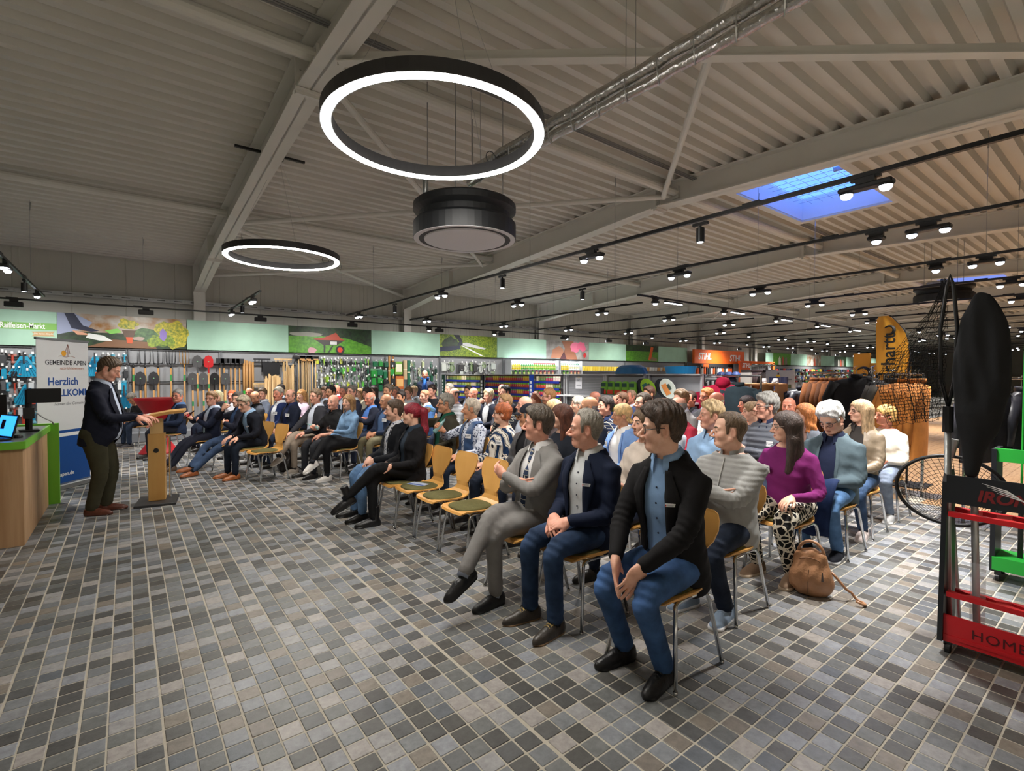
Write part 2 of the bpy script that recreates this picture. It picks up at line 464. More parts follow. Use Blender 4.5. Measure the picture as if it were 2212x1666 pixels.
# ---------------------------------------------------------------- steel frames
BEAM_X = [-4.35 + 5.86 * k for k in range(12)]
def low(y):
    if y < RIDGE_Y: return 4.49 - .0435 * (RIDGE_Y - y)
    if y < 12.3: return 4.49 - .0614 * (y - RIDGE_Y)
    return 4.063 - (y - 12.3) * .113
def build_beams():
    ysb = [-8, -2, RIDGE_Y, 8, 12.3, 15.3]
    bm = MB()
    fw = .13
    for a, b in zip(ysb, ysb[1:]):
        for (z0a, z0b, hw, t) in ((low(a), low(b), fw, .02), (roof(a) - .02, roof(b) - .02, fw, .02)):
            P = []
            for (yy, zz) in ((a, z0a), (b, z0b)):
                P += [(-hw, yy, zz), (hw, yy, zz), (hw, yy, zz + t), (-hw, yy, zz + t)]
            bm.add(P, [[0, 1, 2, 3], [7, 6, 5, 4], [0, 4, 5, 1], [1, 5, 6, 2], [2, 6, 7, 3], [3, 7, 4, 0]])
        P = []
        for yy in (a, b): P += [(-.012, yy, low(yy)), (.012, yy, low(yy)), (.012, yy, roof(yy)), (-.012, yy, roof(yy))]
        bm.add(P, [[0, 1, 2, 3], [7, 6, 5, 4], [0, 4, 5, 1], [1, 5, 6, 2], [2, 6, 7, 3], [3, 7, 4, 0]])
    pl = MB()
    for (yy, t) in ((RIDGE_Y, .05), (12.3, .025), (15.28, .03)): pl.box((0, yy, (low(yy) + roof(yy)) / 2 - .02), (.27, t, roof(yy) - low(yy) + .08))
    pl.box((0, RIDGE_Y, low(RIDGE_Y) - .02), (.3, .12, .025))
    for sx in (-.09, .09):
        for k in range(4): pl.tube([(sx, RIDGE_Y - .045, low(RIDGE_Y) + .08 + k * .1), (sx, RIDGE_Y + .045, low(RIDGE_Y) + .08 + k * .1)], .012, 6)
    cm = MB(); cm.box((0, 15.36, 1.9), (.26, .02, 3.8)); cm.box((0, 15.2, 1.9), (.26, .02, 3.8)); cm.box((0, 15.28, 1.9), (.02, .16, 3.8))
    a, b, c = bm.me('beam_girder', M_STEEL), pl.me('end_plate', M_STEEL), cm.me('column', M_STEEL)
    for k, x in enumerate(BEAM_X):
        t = thing('trim_%d' % (k + 1), None, None, (x, 0, 0)); t['kind'] = 'structure'
        link('beam_girder', a, t); link('end_plate', b, t); link('column', c, t)
    # purlin tubes, wind bracing
    n = len(BEAM_X)
    for y, z in ((5.0, 4.66), (10.35, 4.52), (-.3, 4.5)):
        n += 1
        t = thing('trim_%d' % n, None, None); t['kind'] = 'structure'
        for x0, x1 in zip(BEAM_X, BEAM_X[1:]):
            m = MB(); m.tube([(x0 + .05, y, z), (x1 - .05, y, z)], .065, 12); m.box((x0 + .03, y, z), (.03, .12, .2)); m.box((x1 - .03, y, z), (.03, .12, .2))
            m.ob('purlin_tube', M_STEEL, t, smooth=False)
    for (x0, y0, x1, y1, ang) in ((1.55, 4.6, 7.2, .05, 1), (7.2, 5.15, 1.55, .2, 0), (1.55, 5.1, 7.2, 10.55, 0), (7.2, 5.1, 1.55, 10.45, 0), (1.55, 10.6, 7.2, 15.2, 0), (7.2, 10.4, 1.55, 15.3, 0), (36.7, 5, 42.5, 10.5, 0), (19.1, 10.5, 24.9, 15.2, 0), (24.9, 10.4, 19.1, 15.2, 0)):
        n += 1
        z0, z1 = roof(y0) - .26, roof(y1) - .26
        m = MB()
        if ang:
            L = math.hypot(x1 - x0, y1 - y0); q = math.atan2(y1 - y0, x1 - x0)
            m.box(((x0 + x1) / 2, (y0 + y1) / 2, (z0 + z1) / 2), (L, .012, .12), rz=q); m.box(((x0 + x1) / 2, (y0 + y1) / 2 - .03, (z0 + z1) / 2 - .055), (L, .1, .012), rz=q)
        else: m.tube([(x0, y0, z0), (x1, y1, z1)], .042, 10)
        m.box((x0, y0, z0), (.12, .12, .02)); m.box((x1, y1, z1), (.12, .12, .02))
        m.ob('trim_%d' % n, M_STEEL, kind='structure')
    # cable bundle along the ridge
    m = MB()
    for k in range(3): m.tube([(X0, 4.62 + k * .035, 4.78), (40, 4.62 + k * .035, 4.78)], .01, 5)
    tag(m.ob('cable_bundle', flat((120, 120, 120))), 'three grey cables clipped along the ridge of the steel deck', 'cable')
    m = MB()
    m.box((26, 15.36, 3.42), (70, .1, .012)); m.box((26, 15.41, 3.47), (70, .008, .1)); m.box((26, 15.31, 3.46), (70, .008, .08))
    tr = m.ob('cable_tray', M_GALV); tag(tr, 'perforated galvanised cable tray running along the back wall', 'cable tray')
    m = MB()
    for k in range(110): m.box((-8.4 + k * .35, 15.304, 3.46), (.16, .004, .02))
    m.ob('slot_row', flat((70, 70, 70)), tr, kind='stuff')
build_beams()
# ---------------------------------------------------------------- track rails and lamps
RZ = 3.15
def spot_light(loc, watts=None, ang=100, blend=1.0, col=(1, .965, .92), parent=None, aim=None):
    L = bpy.data.lights.new('spot_bulb', 'SPOT'); L.energy = SPOT_W if watts is None else watts
    L.spot_size = R(ang); L.spot_blend = blend; L.color = col; L.shadow_soft_size = .14
    o = bpy.data.objects.new('spot_bulb', L); COL.objects.link(o); o.location = loc
    if aim is not None: o.rotation_euler = Vector(aim).to_track_quat('-Z', 'Y').to_euler()
    if parent is not None: o.parent = parent
    return o
_c = MB(); _c.box((0, 0, 0), (.16, .04, .016)); CLIPM = _c.me('feed_clip', M_BLACK)
ORD = 'first second third fourth fifth sixth seventh eighth ninth tenth eleventh twelfth thirteenth fourteenth fifteenth sixteenth seventeenth eighteenth'.split()
def rail(a, b, cables, label):
    """a, b ends; cables at fractions; the thing's base sits at its first end"""
    a, b = np.array(a, float), np.array(b, float)
    t = thing('track_rail', label, 'light track', tuple(a))
    d = b - a; L = np.linalg.norm(d); q = math.atan2(d[1], d[0])
    m = MB(); m.box(d / 2, (L, .036, .034), rz=q); m.ob('rail_profile', M_BLACK, t)
    for f in np.arange(.5, min(L - .3, 9), 1.9): link('feed_clip', CLIPM, t, tuple(d * (f / L) + np.array([0, 0, .022])), q)
    for f in cables:
        p = a + d * f
        m = MB(); m.tube([d * f + np.array([0, 0, .017]), d * f + np.array([0, 0, roof(p[1]) - p[2] + .05])], .0035, 5)
        m.tube([d * f + np.array([0, 0, roof(p[1]) - p[2] - .18]), d * f + np.array([.015, 0, roof(p[1]) - p[2] - .04])], .01, 5)
        m.ob('hanger_wire', M_GALV, t)
    return t
def proto_double(n_heads, col=M_BLACK):
    m = MB()
    L = .36 if n_heads == 2 else .15
    m.box((0, 0, -.075), (L, .11 if n_heads == 1 else .10, .04), bev=.01); m.box((0, 0, -.035), (.13, .05, .06)); m.box((0, 0, -.012), (.2, .034, .02))
    t = m.me('housing', M_BLACK)
    h = MB(); h.lathe([(.046, 0), (.05, -.012), (.05, -.02)], (0, 0, -.088), 14); hm = h.me('bezel', M_BLACKP)
    g = MB(); g.lathe([(.045, 0), (.040, -.02), (.026, -.034), (.0, -.039)], (0, 0, -.104), 14); gm = g.me('lens', M_LENS, True)
    return t, hm, gm
P2, P1 = proto_double(2), proto_double(1)
cyl = MB(); cyl.cyl((0, 0, -.21), .04, .14, 14); cyl.box((0, 0, -.03), (.16, .034, .03)); cyl.tube([(0, 0, -.07), (0, 0, -.03)], .012, 6)
CYLM = cyl.me('housing', M_BLACK)
cl = MB(); cl.cyl((0, 0, -.212), .03, .004, 12); CYLL = cl.me('lens', lamp_mat('small_lens', (220, 235, 255), 3.0))
def spot(kind, x, y, z, along='y', label='', grp='track spotlights on the ceiling rails', light=True, watts=None):
    t = thing('track_spotlight', label, 'spotlight', (x, y, z - .017), R(90) if along == 'y' else 0, grp)
    if kind == 'c':
        link('housing', CYLM, t); link('lens', CYLL, t)
        return t
    hm, bz, ln = P2 if kind == 'd' else P1
    link('housing', hm, t)
    for sx in ((-.13, .13) if kind == 'd' else (0,)):
        b = link('bezel', bz, t, (sx, 0, 0)); link('lens', ln, b)
    if light: spot_light((0, 0, -.16), (SPOT_W * 2 if kind == 'd' else SPOT_W) if watts is None else watts, parent=t)
    return t
def build_rails(RZ=RZ):
    RX = [4.55, 6.36, 8.79, 11.16, 13.65] + [13.65 + 2.43 * k for k in range(1, 14)]
    for i, X in enumerate(RX):
        far = i >= 5
        if i < 2: segs = [(-2.0, 12.95)]
        else: segs = [(-2.5, 5.25), (6.8, 12.95)]
        for (a, b) in segs:
            rail((X, a, RZ), (X, b, RZ), [.12, .5, .88] if i < 5 else [.5], 'black ceiling light track, %s from the ring lamps, %s' % (ORD[i], 'full length' if i < 2 else ('over the aisle' if a < 5 else 'towards the back wall')))
    def on(X, u, v):                              # the rail point under a pixel
        p = atx(u, v, X); return p[1]
    spec = {0: [('d', 1870, 405), ('c', 1513, 490), ('d', 1278, 548), ('c', 1085, 600), ('d', 953, 633), ('c', 853, 658), ('d', 775, 680)],
            1: [('d', 2005, 490), ('s', 1893, 512), ('d', 1467, 588), ('c', 1258, 630), ('d', 1118, 651), ('d', 922, 689)],
            2: [('d', 2130, 563), ('s', 2022, 578), ('d', 1642, 626), ('d', 1300, 673), ('d', 1088, 701)],
            3: [('d', 2185, 608), ('d', 1760, 653), ('d', 1445, 689), ('d', 1228, 713)],
            4: [('d', 2205, 641), ('d', 1855, 671), ('d', 1575, 701), ('d', 1357, 723)]}
    names = ['first', 'second', 'third', 'fourth', 'fifth']
    kindw = {'d': 'twin-lens', 's': 'single-lens', 'c': 'black cylinder'}
    for i, L in spec.items():
        for k, (kd, u, v) in enumerate(L):
            spot(kd, RX[i], on(RX[i], u, v), RZ, label='%s track spotlight on the %s ceiling track, %s one towards the back wall' % (kindw[kd], names[i], ORD[k]))
    for i in range(5, len(RX)):
        for k, y in enumerate((.6, 3.0, 5.0, 9.4, 12.2)):
            spot('d' if (k + i) % 3 else 's', RX[i], y - .12 * (i % 3), RZ, light=(i % 2 == 0), watts=SPOT_W * 3, label='small glowing spotlight on the far ceiling tracks down the hall', grp='far spotlights down the hall')
    # short tracks by the counter and a cross track with linear lamps
    p, q = atz(498, 672, RZ), atz(557, 628, RZ)
    xx = (p[0] + q[0]) / 2
    rail((xx, p[1], RZ), (xx, q[1], RZ), [.5], 'short black light track near the back wall beside the far ring lamp')
    for k, (kd, f) in enumerate((('d', .12), ('c', .5), ('d', .8))): spot(kd, xx, p[1] + (q[1] - p[1]) * f, RZ, label='%s spotlight on the short track beside the far ring lamp, %s one' % (kindw[kd], ORD[k]))
    p, q = atz(95, 640, RZ), atz(-60, 500, RZ)
    xx = p[0]
    rail((xx, p[1], RZ), (xx, q[1], RZ), [.3], 'short black light track above the checkout counter')
    for k, (kd, u, v) in enumerate((('d', 12, 560), ('c', 52, 600), ('s', 80, 630))): spot(kd, xx, on(xx, u, v) if abs(xx) > .3 else atz(u, v, RZ)[1], RZ, label='%s spotlight above the checkout counter, %s one' % (kindw[kd], ORD[k]))
    y = atz(1378, 637, RZ)[1]
    x0 = atz(1378, 637, RZ)[0]
    rail((x0, y, RZ), (x0 + 26, y, RZ), [.05, .3, .6], 'black cross track with linear lamps running parallel to the back wall')
    ml = MB(); ml.box((0, 0, -.05), (.62, .05, .04), bev=.008); lm = ml.me('housing', M_BLACK)
    mg = MB(); mg.box((0, 0, -.074), (.58, .036, .012)); gm = mg.me('diffuser', M_LENS)
    for k in range(8):
        x = x0 + .55 + k * 2.6
        spot('s', x, y, RZ, 'x', light=False, label='single spotlight on the cross track with the linear lamps', grp='single spotlights on the cross track')
        t = thing('linear_lamp', 'slim linear lamp on the cross track parallel to the back wall', 'lamp', (x + .62, y, RZ), 0, 'linear lamps on the cross track'); link('housing', lm, t); link('diffuser', gm, t)
    # track along the back wall with flood boxes turned to the shelves
    yb, RZ = 13.2, 3.03
    rail((-6, yb, RZ), (36, yb, RZ), [.05, .15, .25, .35, .5, .7], 'long black light track in front of the shelf wall')
    fb = MB(); fb.box((0, -.02, -.09), (.26, .1, .1), bev=.01); fb.box((0, 0, -.03), (.12, .034, .06)); fm = fb.me('housing', M_BLACK)
    gl = MB(); gl.box((0, .035, -.1), (.22, .012, .07)); glm = gl.me('diffuser', lamp_mat('flood_face', (240, 245, 255), 6.0))
    for k, u in enumerate((30, 315, 562, 760, 948, 1082, 1217, 1315, 1396)):
        x = aty(u, 650, yb)[0]
        t = thing('wall_flood', 'black box-shaped wall washer aimed at the shelves, %s from the counter' % ORD[k], 'spotlight', (x, yb, RZ - .017))
        link('housing', fm, t); link('diffuser', glm, t)
        spot_light((0, .08, -.12), SPOT_W * .62, 140, 1.0, (1, .97, .92), t, (0, .8, -1))
    for u in (927, 1068, 1225): spot('s', aty(u, 705, yb)[0] , yb, RZ, 'x', label='single round spotlight on the track before the shelf wall', grp='round spotlights on the shelf wall track', light=False)
    for k in range(9):
        x = 25 + k * 3.2
        t = thing('wall_flood', 'small far wall washer beyond the orange display', 'spotlight', (x, yb, RZ - .017), 0, 'far wall washers'); link('housing', fm, t); link('diffuser', glm, t)
        if k % 2 == 0: spot_light((0, .08, -.12), SPOT_W * 1.4, 130, 1.0, (1, .97, .92), t, (0, .8, -1))
    RZ = 3.15
    for n, X in enumerate((-4.4, -1.6, 1.2)):  # unseen tracks added behind the camera to brighten near floor and faces
        rail((X, -6.5, RZ), (X, -.9, RZ), [.2, .8], 'black light track added unseen behind the camera, %s from the side wall' % ORD[n])
        for k, y in enumerate((-5.4, -3.4, -1.5)): spot('d', X, y, RZ, label='twin-lens spotlight added behind the camera to brighten the foreground, %s track, %s lamp' % (ORD[n], ORD[k]))
build_rails()
def ring_lamp(c, D, label, up):
    t = thing('ring_lamp', label, 'pendant lamp', c)
    r = D / 2; w = .075; h = .085
    m = MB(); m.lathe([(r - w, 0), (r, 0), (r, h), (r - w, h)], (0, 0, 0), 72, closed=True); m.ob('ring_housing', mat('ring_black', (46, 46, 48), .45), t)
    m = MB(); m.lathe([(r - w + .006, 0), (r - .006, 0), (r - .02, -.012), (r - w + .02, -.012)], (0, 0, 0), 72, closed=True); m.ob('diffuser', M_RING, t, smooth=False)
    top = roof(c[1]) - c[2]
    for k in range(3):
        a = 2 * math.pi * k / 3 + .5
        m = MB(); m.tube([((r - .035) * math.cos(a), (r - .035) * math.sin(a), h), (up[0], up[1], top - .1)], .0018, 4); m.ob('suspension_wire', M_GALV, t)
    m = MB(); m.cyl((up[0], up[1], top - .14), .065, .045, 16); m.box((up[0] - .1, up[1], top - .085), (.9, .04, .03)); m.ob('canopy', M_BLACK, t)
    a = .4
    m = MB(); pts = [((r - .03) * math.cos(a) + .05 * math.cos(q), (r - .03) * math.sin(a), h + .05 + .05 * math.sin(q)) for q in np.linspace(-1.5, 4.6, 10)]; m.tube(pts, .004, 5); m.ob('cable_loop', M_BLACKP, t)
    return t
ring_lamp((1.74, 3.13, 3.27), 1.53, 'large glowing ring pendant lamp beside the round air cassette', (.0, -.1))
ring_lamp((1.78, 7.62, 3.24), 1.52, 'ring pendant lamp hung from the girder near the back wall', (-.05, 0))
def air_unit(c, label):
    t = thing('air_cassette', label, 'air conditioner', c)
    m = MB(); m.lathe([(.56, .0), (.56, .16), (.535, .19), (.50, .20), (.50, .26), (.56, .30), (.56, .36), (.53, .385), (.2, .40)], (0, 0, 0), 48); m.ob('housing', mat('cassette_black', (26, 28, 31), .5), t, smooth=False)
    m = MB(); m.lathe([(.50, -.004), (.555, -.004), (.555, .012), (.50, .012)], (0, 0, 0), 48, closed=True); m.ob('outer_rim', mat('cassette_white', (222, 222, 226), .45), t)
    m = MB(); m.lathe([(.0, -.012), (.44, -.012), (.445, .0), (.44, .01)], (0, 0, 0), 48); m.ob('face_disc', mat('cassette_white', (222, 222, 226), .45), t)
    m = MB(); m.lathe([(.43, .004), (.51, .004), (.51, .03), (.43, .03)], (0, 0, 0), 48, closed=True); m.ob('air_slot', M_BLACKP, t)
    m = MB(); m.box((0, .05, .44), (.5, .45, .1), bev=.03); m.ob('service_box', M_GALV, t)
    top = roof(c[1]) - c[2]
    for k in range(4):
        a = R(45 + 90 * k); m = MB(); m.tube([(.42 * math.cos(a), .42 * math.sin(a), .36), (.42 * math.cos(a), .42 * math.sin(a), top)], .006, 6); m.ob('threaded_rod', M_GALV, t)
    return t
air_unit((2.96, 4.68, 3.08), 'round black ceiling air cassette with white face disc beside the big ring lamp')
air_unit((15.2, 3.1, 3.3), 'far round black air cassette beyond the skylights')
# foil-wrapped pipes
pd = thing('foil_pipe', 'pair of foil-wrapped coolant pipes hung below the roof deck', 'pipe', (2.95, 4.6, 3.78))
mf = mat('foil_wrap', (205, 203, 198), .25, 1.0, var=.15, vscale=30, bump=.8, bscale=26)
for dx, dz, r in ((0, 0, .05), (.02, -.1, .042)):
    m = MB()
    ys = np.linspace(0, -7.5, 60)
    m.tube([(dx + .005 * math.sin(k * 2.1), y, dz + .004 * math.sin(k * 1.3)) for k, y in enumerate(ys)], [r * (1 + .06 * math.sin(k * 2.7)) for k in range(60)], 10); m.ob('pipe_run', mf, pd, smooth=True)
m = MB()
for k in range(26): m.tube([(.01 + .062 * math.cos(q), -.2 - k * .28 + .03 * math.cos(q), -.05 + .105 * math.sin(q)) for q in np.linspace(0, 2 * math.pi, 12, endpoint=False)], .004, 4, closed=True)
m.ob('binding_wire', M_GALV, pd, kind='stuff')
m = MB(); m.tube([(0, 0, 0), (-.05, .12, 0), (-.32, .32, .06), (-.34, .34, .03), (-.34, .34, -.3)], .028, 8); m.ob('pipe_bend', M_GALV, pd, smooth=True)
for y in (-.15, -2.2, -4.5):
    for dx in (-.05, .06):
        m = MB(); m.tube([(dx, y, .06), (dx, y, roof(4.6 + y) - 3.78)], .003, 5); m.tube([(dx, y, roof(4.6 + y) - 3.95), (dx + .02, y, roof(4.6 + y) - 3.8)], .012, 5); m.ob('hanger_wire', M_GALV, pd)
# ================================================================ people: body engine
import openvdb as vdb
def nrm(a): a = np.asarray(a, float); return a / (np.linalg.norm(a) + 1e-12)
def ell(P, c, r):
    q = (P - np.array(c)) / np.array(r); k0 = np.linalg.norm(q, axis=1); k1 = np.linalg.norm(q / np.array(r), axis=1) + 1e-9
    return k0 * (k0 - 1) / k1
def cap(P, a, b, ra, rb):
    a, b = np.array(a, float), np.array(b, float); d = b - a
    t = np.clip((P - a) @ d / (d @ d + 1e-12), 0, 1)
    return np.linalg.norm(P - a - t[:, None] * d, axis=1) - (ra + (rb - ra) * t)
def smin(a, b, k): h = np.clip(.5 + .5 * (b - a) / k, 0, 1); return b * (1 - h) + a * h - k * h * (1 - h)
def smax(a, b, k): return -smin(-a, -b, k)
def grid_mesh(fn, lo, hi, vox):
    lo = np.array(lo, float)
    n = np.ceil((np.array(hi) - lo) / vox).astype(int) + 1
    g = np.stack(np.meshgrid(*[np.arange(k) for k in n], indexing='ij'), -1).reshape(-1, 3) * vox + lo
    d = fn(g).reshape(n).astype(np.float32)
    G = vdb.FloatGrid(1.0); G.copyFromArray(d)
    V, Q = G.convertToQuads()
    return V * vox + lo, fix(V, Q)
def fix(V, Q):
    """quads with outward winding as triangles"""
    Q = np.asarray(Q).astype(np.int64)
    T = np.vstack([Q[:, [0, 1, 2]], Q[:, [0, 2, 3]]])
    a, b, c = V[T[:, 0]], V[T[:, 1]], V[T[:, 2]]
    if (np.cross(b, c) * a).sum() < 0: T = T[:, ::-1]
    return T
def union_mesh(parts, vox):
    """one smooth skin around closed overlapping shapes [(V, quads)]"""
    Vs, Ts, n = [], [], 0
    for V, F in parts:
        Vs.append(V); Ts.append(F + n); n += len(V)
    V = np.vstack(Vs).astype(np.float32); T = np.vstack(Ts).astype(np.uint32)
    G = vdb.FloatGrid.createLevelSetFromPolygons(V, triangles=T, transform=vdb.createLinearTransform(vox), halfWidth=2.0)
    v, q = G.convertToQuads()
    return np.asarray(v, float), fix(v, q)
def adj(T): E = np.vstack([T[:, [0, 1]], T[:, [1, 2]], T[:, [2, 0]]]); return np.vstack([E, E[:, ::-1]])
def relax(V, T, it, lam=.5):
    E = adj(T); n = len(V); cnt = np.bincount(E[:, 0], minlength=n)[:, None] + 1e-9
    for _ in range(it):
        s = np.stack([np.bincount(E[:, 0], V[E[:, 1], k], n) for k in range(3)], 1)
        V = V + lam * (s / cnt - V)
    return V
def normals(V, T):
    f = np.cross(V[T[:, 1]] - V[T[:, 0]], V[T[:, 2]] - V[T[:, 0]])
    N = np.stack([sum(np.bincount(T[:, j], f[:, k], len(V)) for j in range(3)) for k in range(3)], 1)
    return N / (np.linalg.norm(N, axis=1)[:, None] + 1e-12)
def clip(V, T, s):
    """the part of the surface where s > 0, cut cleanly along s = 0"""
    ins = s > 0
    c = ins[T].sum(1)
    out = [T[c == 3]]
    newV = [V]; n = len(V)
    keys, recs = [], []
    def rot(t, flag):
        k = np.argmax(flag[t], 1); r = np.arange(len(t))
        return np.stack([t[r, k], t[r, (k + 1) % 3], t[r, (k + 2) % 3]], 1)
    t1, t2 = rot(T[c == 1], ins), rot(T[c == 2], ~ins)
    ed = np.vstack([t1[:, [0, 1]], t1[:, [0, 2]], t2[:, [0, 1]], t2[:, [0, 2]]])
    if len(ed):
        e = np.sort(ed, 1); uk, inv = np.unique(e[:, 0] * n + e[:, 1], return_inverse=True)
        inv = inv.ravel()
        a, b = uk // n, uk % n
        f = (s[a] / (s[a] - s[b] + 1e-12))[:, None]
        newV.append(V[a] + (V[b] - V[a]) * f)
        i = inv + n; k1, k2 = len(t1), len(t2)
        if k1: out.append(np.stack([t1[:, 0], i[:k1], i[k1:2 * k1]], 1))
        if k2:
            p, q = i[2 * k1:2 * k1 + k2], i[2 * k1 + k2:]
            out += [np.stack([p, t2[:, 1], t2[:, 2]], 1), np.stack([p, t2[:, 2], q], 1)]
    T2 = np.vstack(out); V2 = np.vstack(newV)
    used = np.unique(T2); m = np.full(len(V2), -1); m[used] = np.arange(len(used))
    return V2[used], m[T2]
def ball_tube(pts, rad, n=12):
    """closed tube through points with round ends"""
    pts = [np.array(p, float) for p in pts]
    t0, t1 = nrm(pts[1] - pts[0]), nrm(pts[-1] - pts[-2])
    P = []; Rr = []
    for a in (.05, .5, .87): P.append(pts[0] - t0 * rad[0] * math.cos(a * math.pi / 2)); Rr.append(rad[0] * math.sin(a * math.pi / 2))
    P += pts; Rr += list(rad)
    for a in (.87, .5, .05): P.append(pts[-1] + t1 * rad[-1] * math.cos(a * math.pi / 2)); Rr.append(rad[-1] * math.sin(a * math.pi / 2))
    m = MB(); m.tube(P, Rr, n)
    return tri(m)
def tri(m):
    T = []
    for f in m.f:
        for k in range(1, len(f) - 1): T.append((f[0], f[k], f[k + 1]))
    return np.array(m.v), np.array(T)
def rings(L, n=28, e=2.35):
    """closed stack of (h, a, bf, bb, cx) superellipse rings in the torso frame (x front, y left, z up)"""
    V = []
    for (h, a, bf, bb, cx) in L:
        for j in range(n):
            q = 2 * math.pi * j / n
            c, s = math.cos(q), math.sin(q)
            x = (bf if c > 0 else bb) * math.copysign(abs(c) ** (2 / e), c); y = a * math.copysign(abs(s) ** (2 / e), s)
            V.append((cx + x, y, h))
    T = []
    k = len(L)
    for i in range(k - 1):
        for j in range(n):
            a, b, c, d = i * n + j, i * n + (j + 1) % n, (i + 1) * n + (j + 1) % n, (i + 1) * n + j
            T += [(a, b, c), (a, c, d)]
    for j in range(1, n - 1): T += [(0, j + 1, j), ((k - 1) * n, (k - 1) * n + j, (k - 1) * n + j + 1)]
    return np.array(V), np.array(T)
def rot_y(a): c, s = math.cos(a), math.sin(a); return np.array([[c, 0, s], [0, 1, 0], [-s, 0, c]])
def rot_z(a): c, s = math.cos(a), math.sin(a); return np.array([[c, -s, 0], [s, c, 0], [0, 0, 1]])
def rot_x(a): c, s = math.cos(a), math.sin(a); return np.array([[1, 0, 0], [0, c, -s], [0, s, c]])
# ---------------------------------------------------------------- heads
HV = {  # jaw width, chin length, cheek, nose, brow, face width
    'man': dict(jw=1.0, ch=0.0, ck=1.0, ns=1.0, br=1.0), 'square': dict(jw=1.12, ch=.004, ck=1.05, ns=1.1, br=1.1),
    'lean': dict(jw=.92, ch=.006, ck=.9, ns=1.12, br=1.05), 'heavy': dict(jw=1.2, ch=0., ck=1.22, ns=1.0, br=.9), 'woman': dict(jw=.86, ch=-.004, ck=1.02, ns=.82, br=.5)}
def head_sdf(P, o):
    jw, ch, ck, ns, br = o['jw'], o['ch'], o['ck'], o['ns'], o['br']
    Q = P.copy(); Q[:, 1] = np.abs(Q[:, 1])
    d = ell(Q, (-.010, 0, .034), (.098, .076, .090))
    d = smin(d, ell(Q, (.030, 0, -.028), (.062, .058 * ck ** .5, .090)), .02)
    d = smin(d, ell(Q, (.060, 0, -.093 - ch), (.034, .032 * jw, .026)), .022)
    d = smin(d, cap(Q, (-.002, .050 * jw, -.052), (.052, .022 * jw, -.094 - ch), .020 * jw, .017), .024)
    d = smin(d, ell(Q, (.052, .040, -.030), (.030, .024 * ck, .030)), .02)
    d = smin(d, cap(Q, (.080, .010, .021), (.072, .042, .020), .011 + .003 * br, .010 + .002 * br), .014)
    d = smax(d, -ell(Q, (.104, .033, .001), (.018, .019, .013)), .012)
    d = smin(d, ell(Q, (.0745, .032, -.001), (.0145, .0155, .0125)), .006)
    d = smin(d, cap(Q, (.085, 0, .012), (.110 + .009 * ns, 0, -.033), .0080, .0112 * ns), .010)
    d = smin(d, ell(Q, (.102, .0125 * ns, -.040), (.014, .009, .009)), .006)
    d = smin(d, cap(Q, (.0850, 0, -.0655), (.077, .020, -.069), .0075, .005), .007)
    d = smin(d, cap(Q, (.0840, 0, -.0785), (.077, .017, -.077), .0078, .005), .007)
    d = smin(d, cap(Q, (-.022, 0, -.06), (-.040, 0, -.235), .053 * (.85 + .15 * jw), .058 * (.85 + .15 * jw)), .03)
    e = ell((Q - np.array([-.010, .078, -.008])) @ rot_z(R(22)).T + np.array([0, 0, 0]), (0, 0, 0), (.021, .0085, .033))
    e = smax(e, -ell((Q - np.array([-.006, .086, -.006])) @ rot_z(R(22)).T, (0, 0, 0), (.012, .006, .021)), .004)
    return smin(d, e, .006)
_heads = {}
def head(var, lod):
    k = (var, lod)
    if k not in _heads:
        V, T = grid_mesh(lambda P: head_sdf(P, HV[var]), (-.125, -.108, -.245), (.145, .108, .137), .0046 if lod == 0 else .0066 if lod == 1 else .0096)
        V = relax(V, T, 1, .35)
        _heads[k] = (V, T, normals(V, T))
    return _heads[k]
_fx = {}
def face_x(var, y, z):
    """how far forward the face reaches at (y, z)"""
    k = (var, round(y, 4), round(z, 4))
    if k not in _fx:
        xs = np.linspace(.135, .0, 91); d = head_sdf(np.stack([xs, np.full(91, y), np.full(91, z)], 1), HV[var])
        i = int(np.argmax(d < 0)) if (d < 0).any() else 90
        _fx[k] = xs[i] + (.0015 * (d[i - 1] / (d[i - 1] - d[i] + 1e-9) - 1) * -1 if i else 0)
    return _fx[k]
def patch(var, outline_top, outline_bot, ys, off, nz=3):
    V, T = [], []
    for y, a, b in zip(ys, outline_bot, outline_top):
        for k in range(nz):
            z = a + (b - a) * k / (nz - 1); V.append((face_x(var, y, z) + off, y, z))
    for i in range(len(ys) - 1):
        for k in range(nz - 1):
            p = i * nz + k; T += [(p, p + nz, p + nz + 1), (p, p + nz + 1, p + 1)]
    return np.array(V), np.array(T)
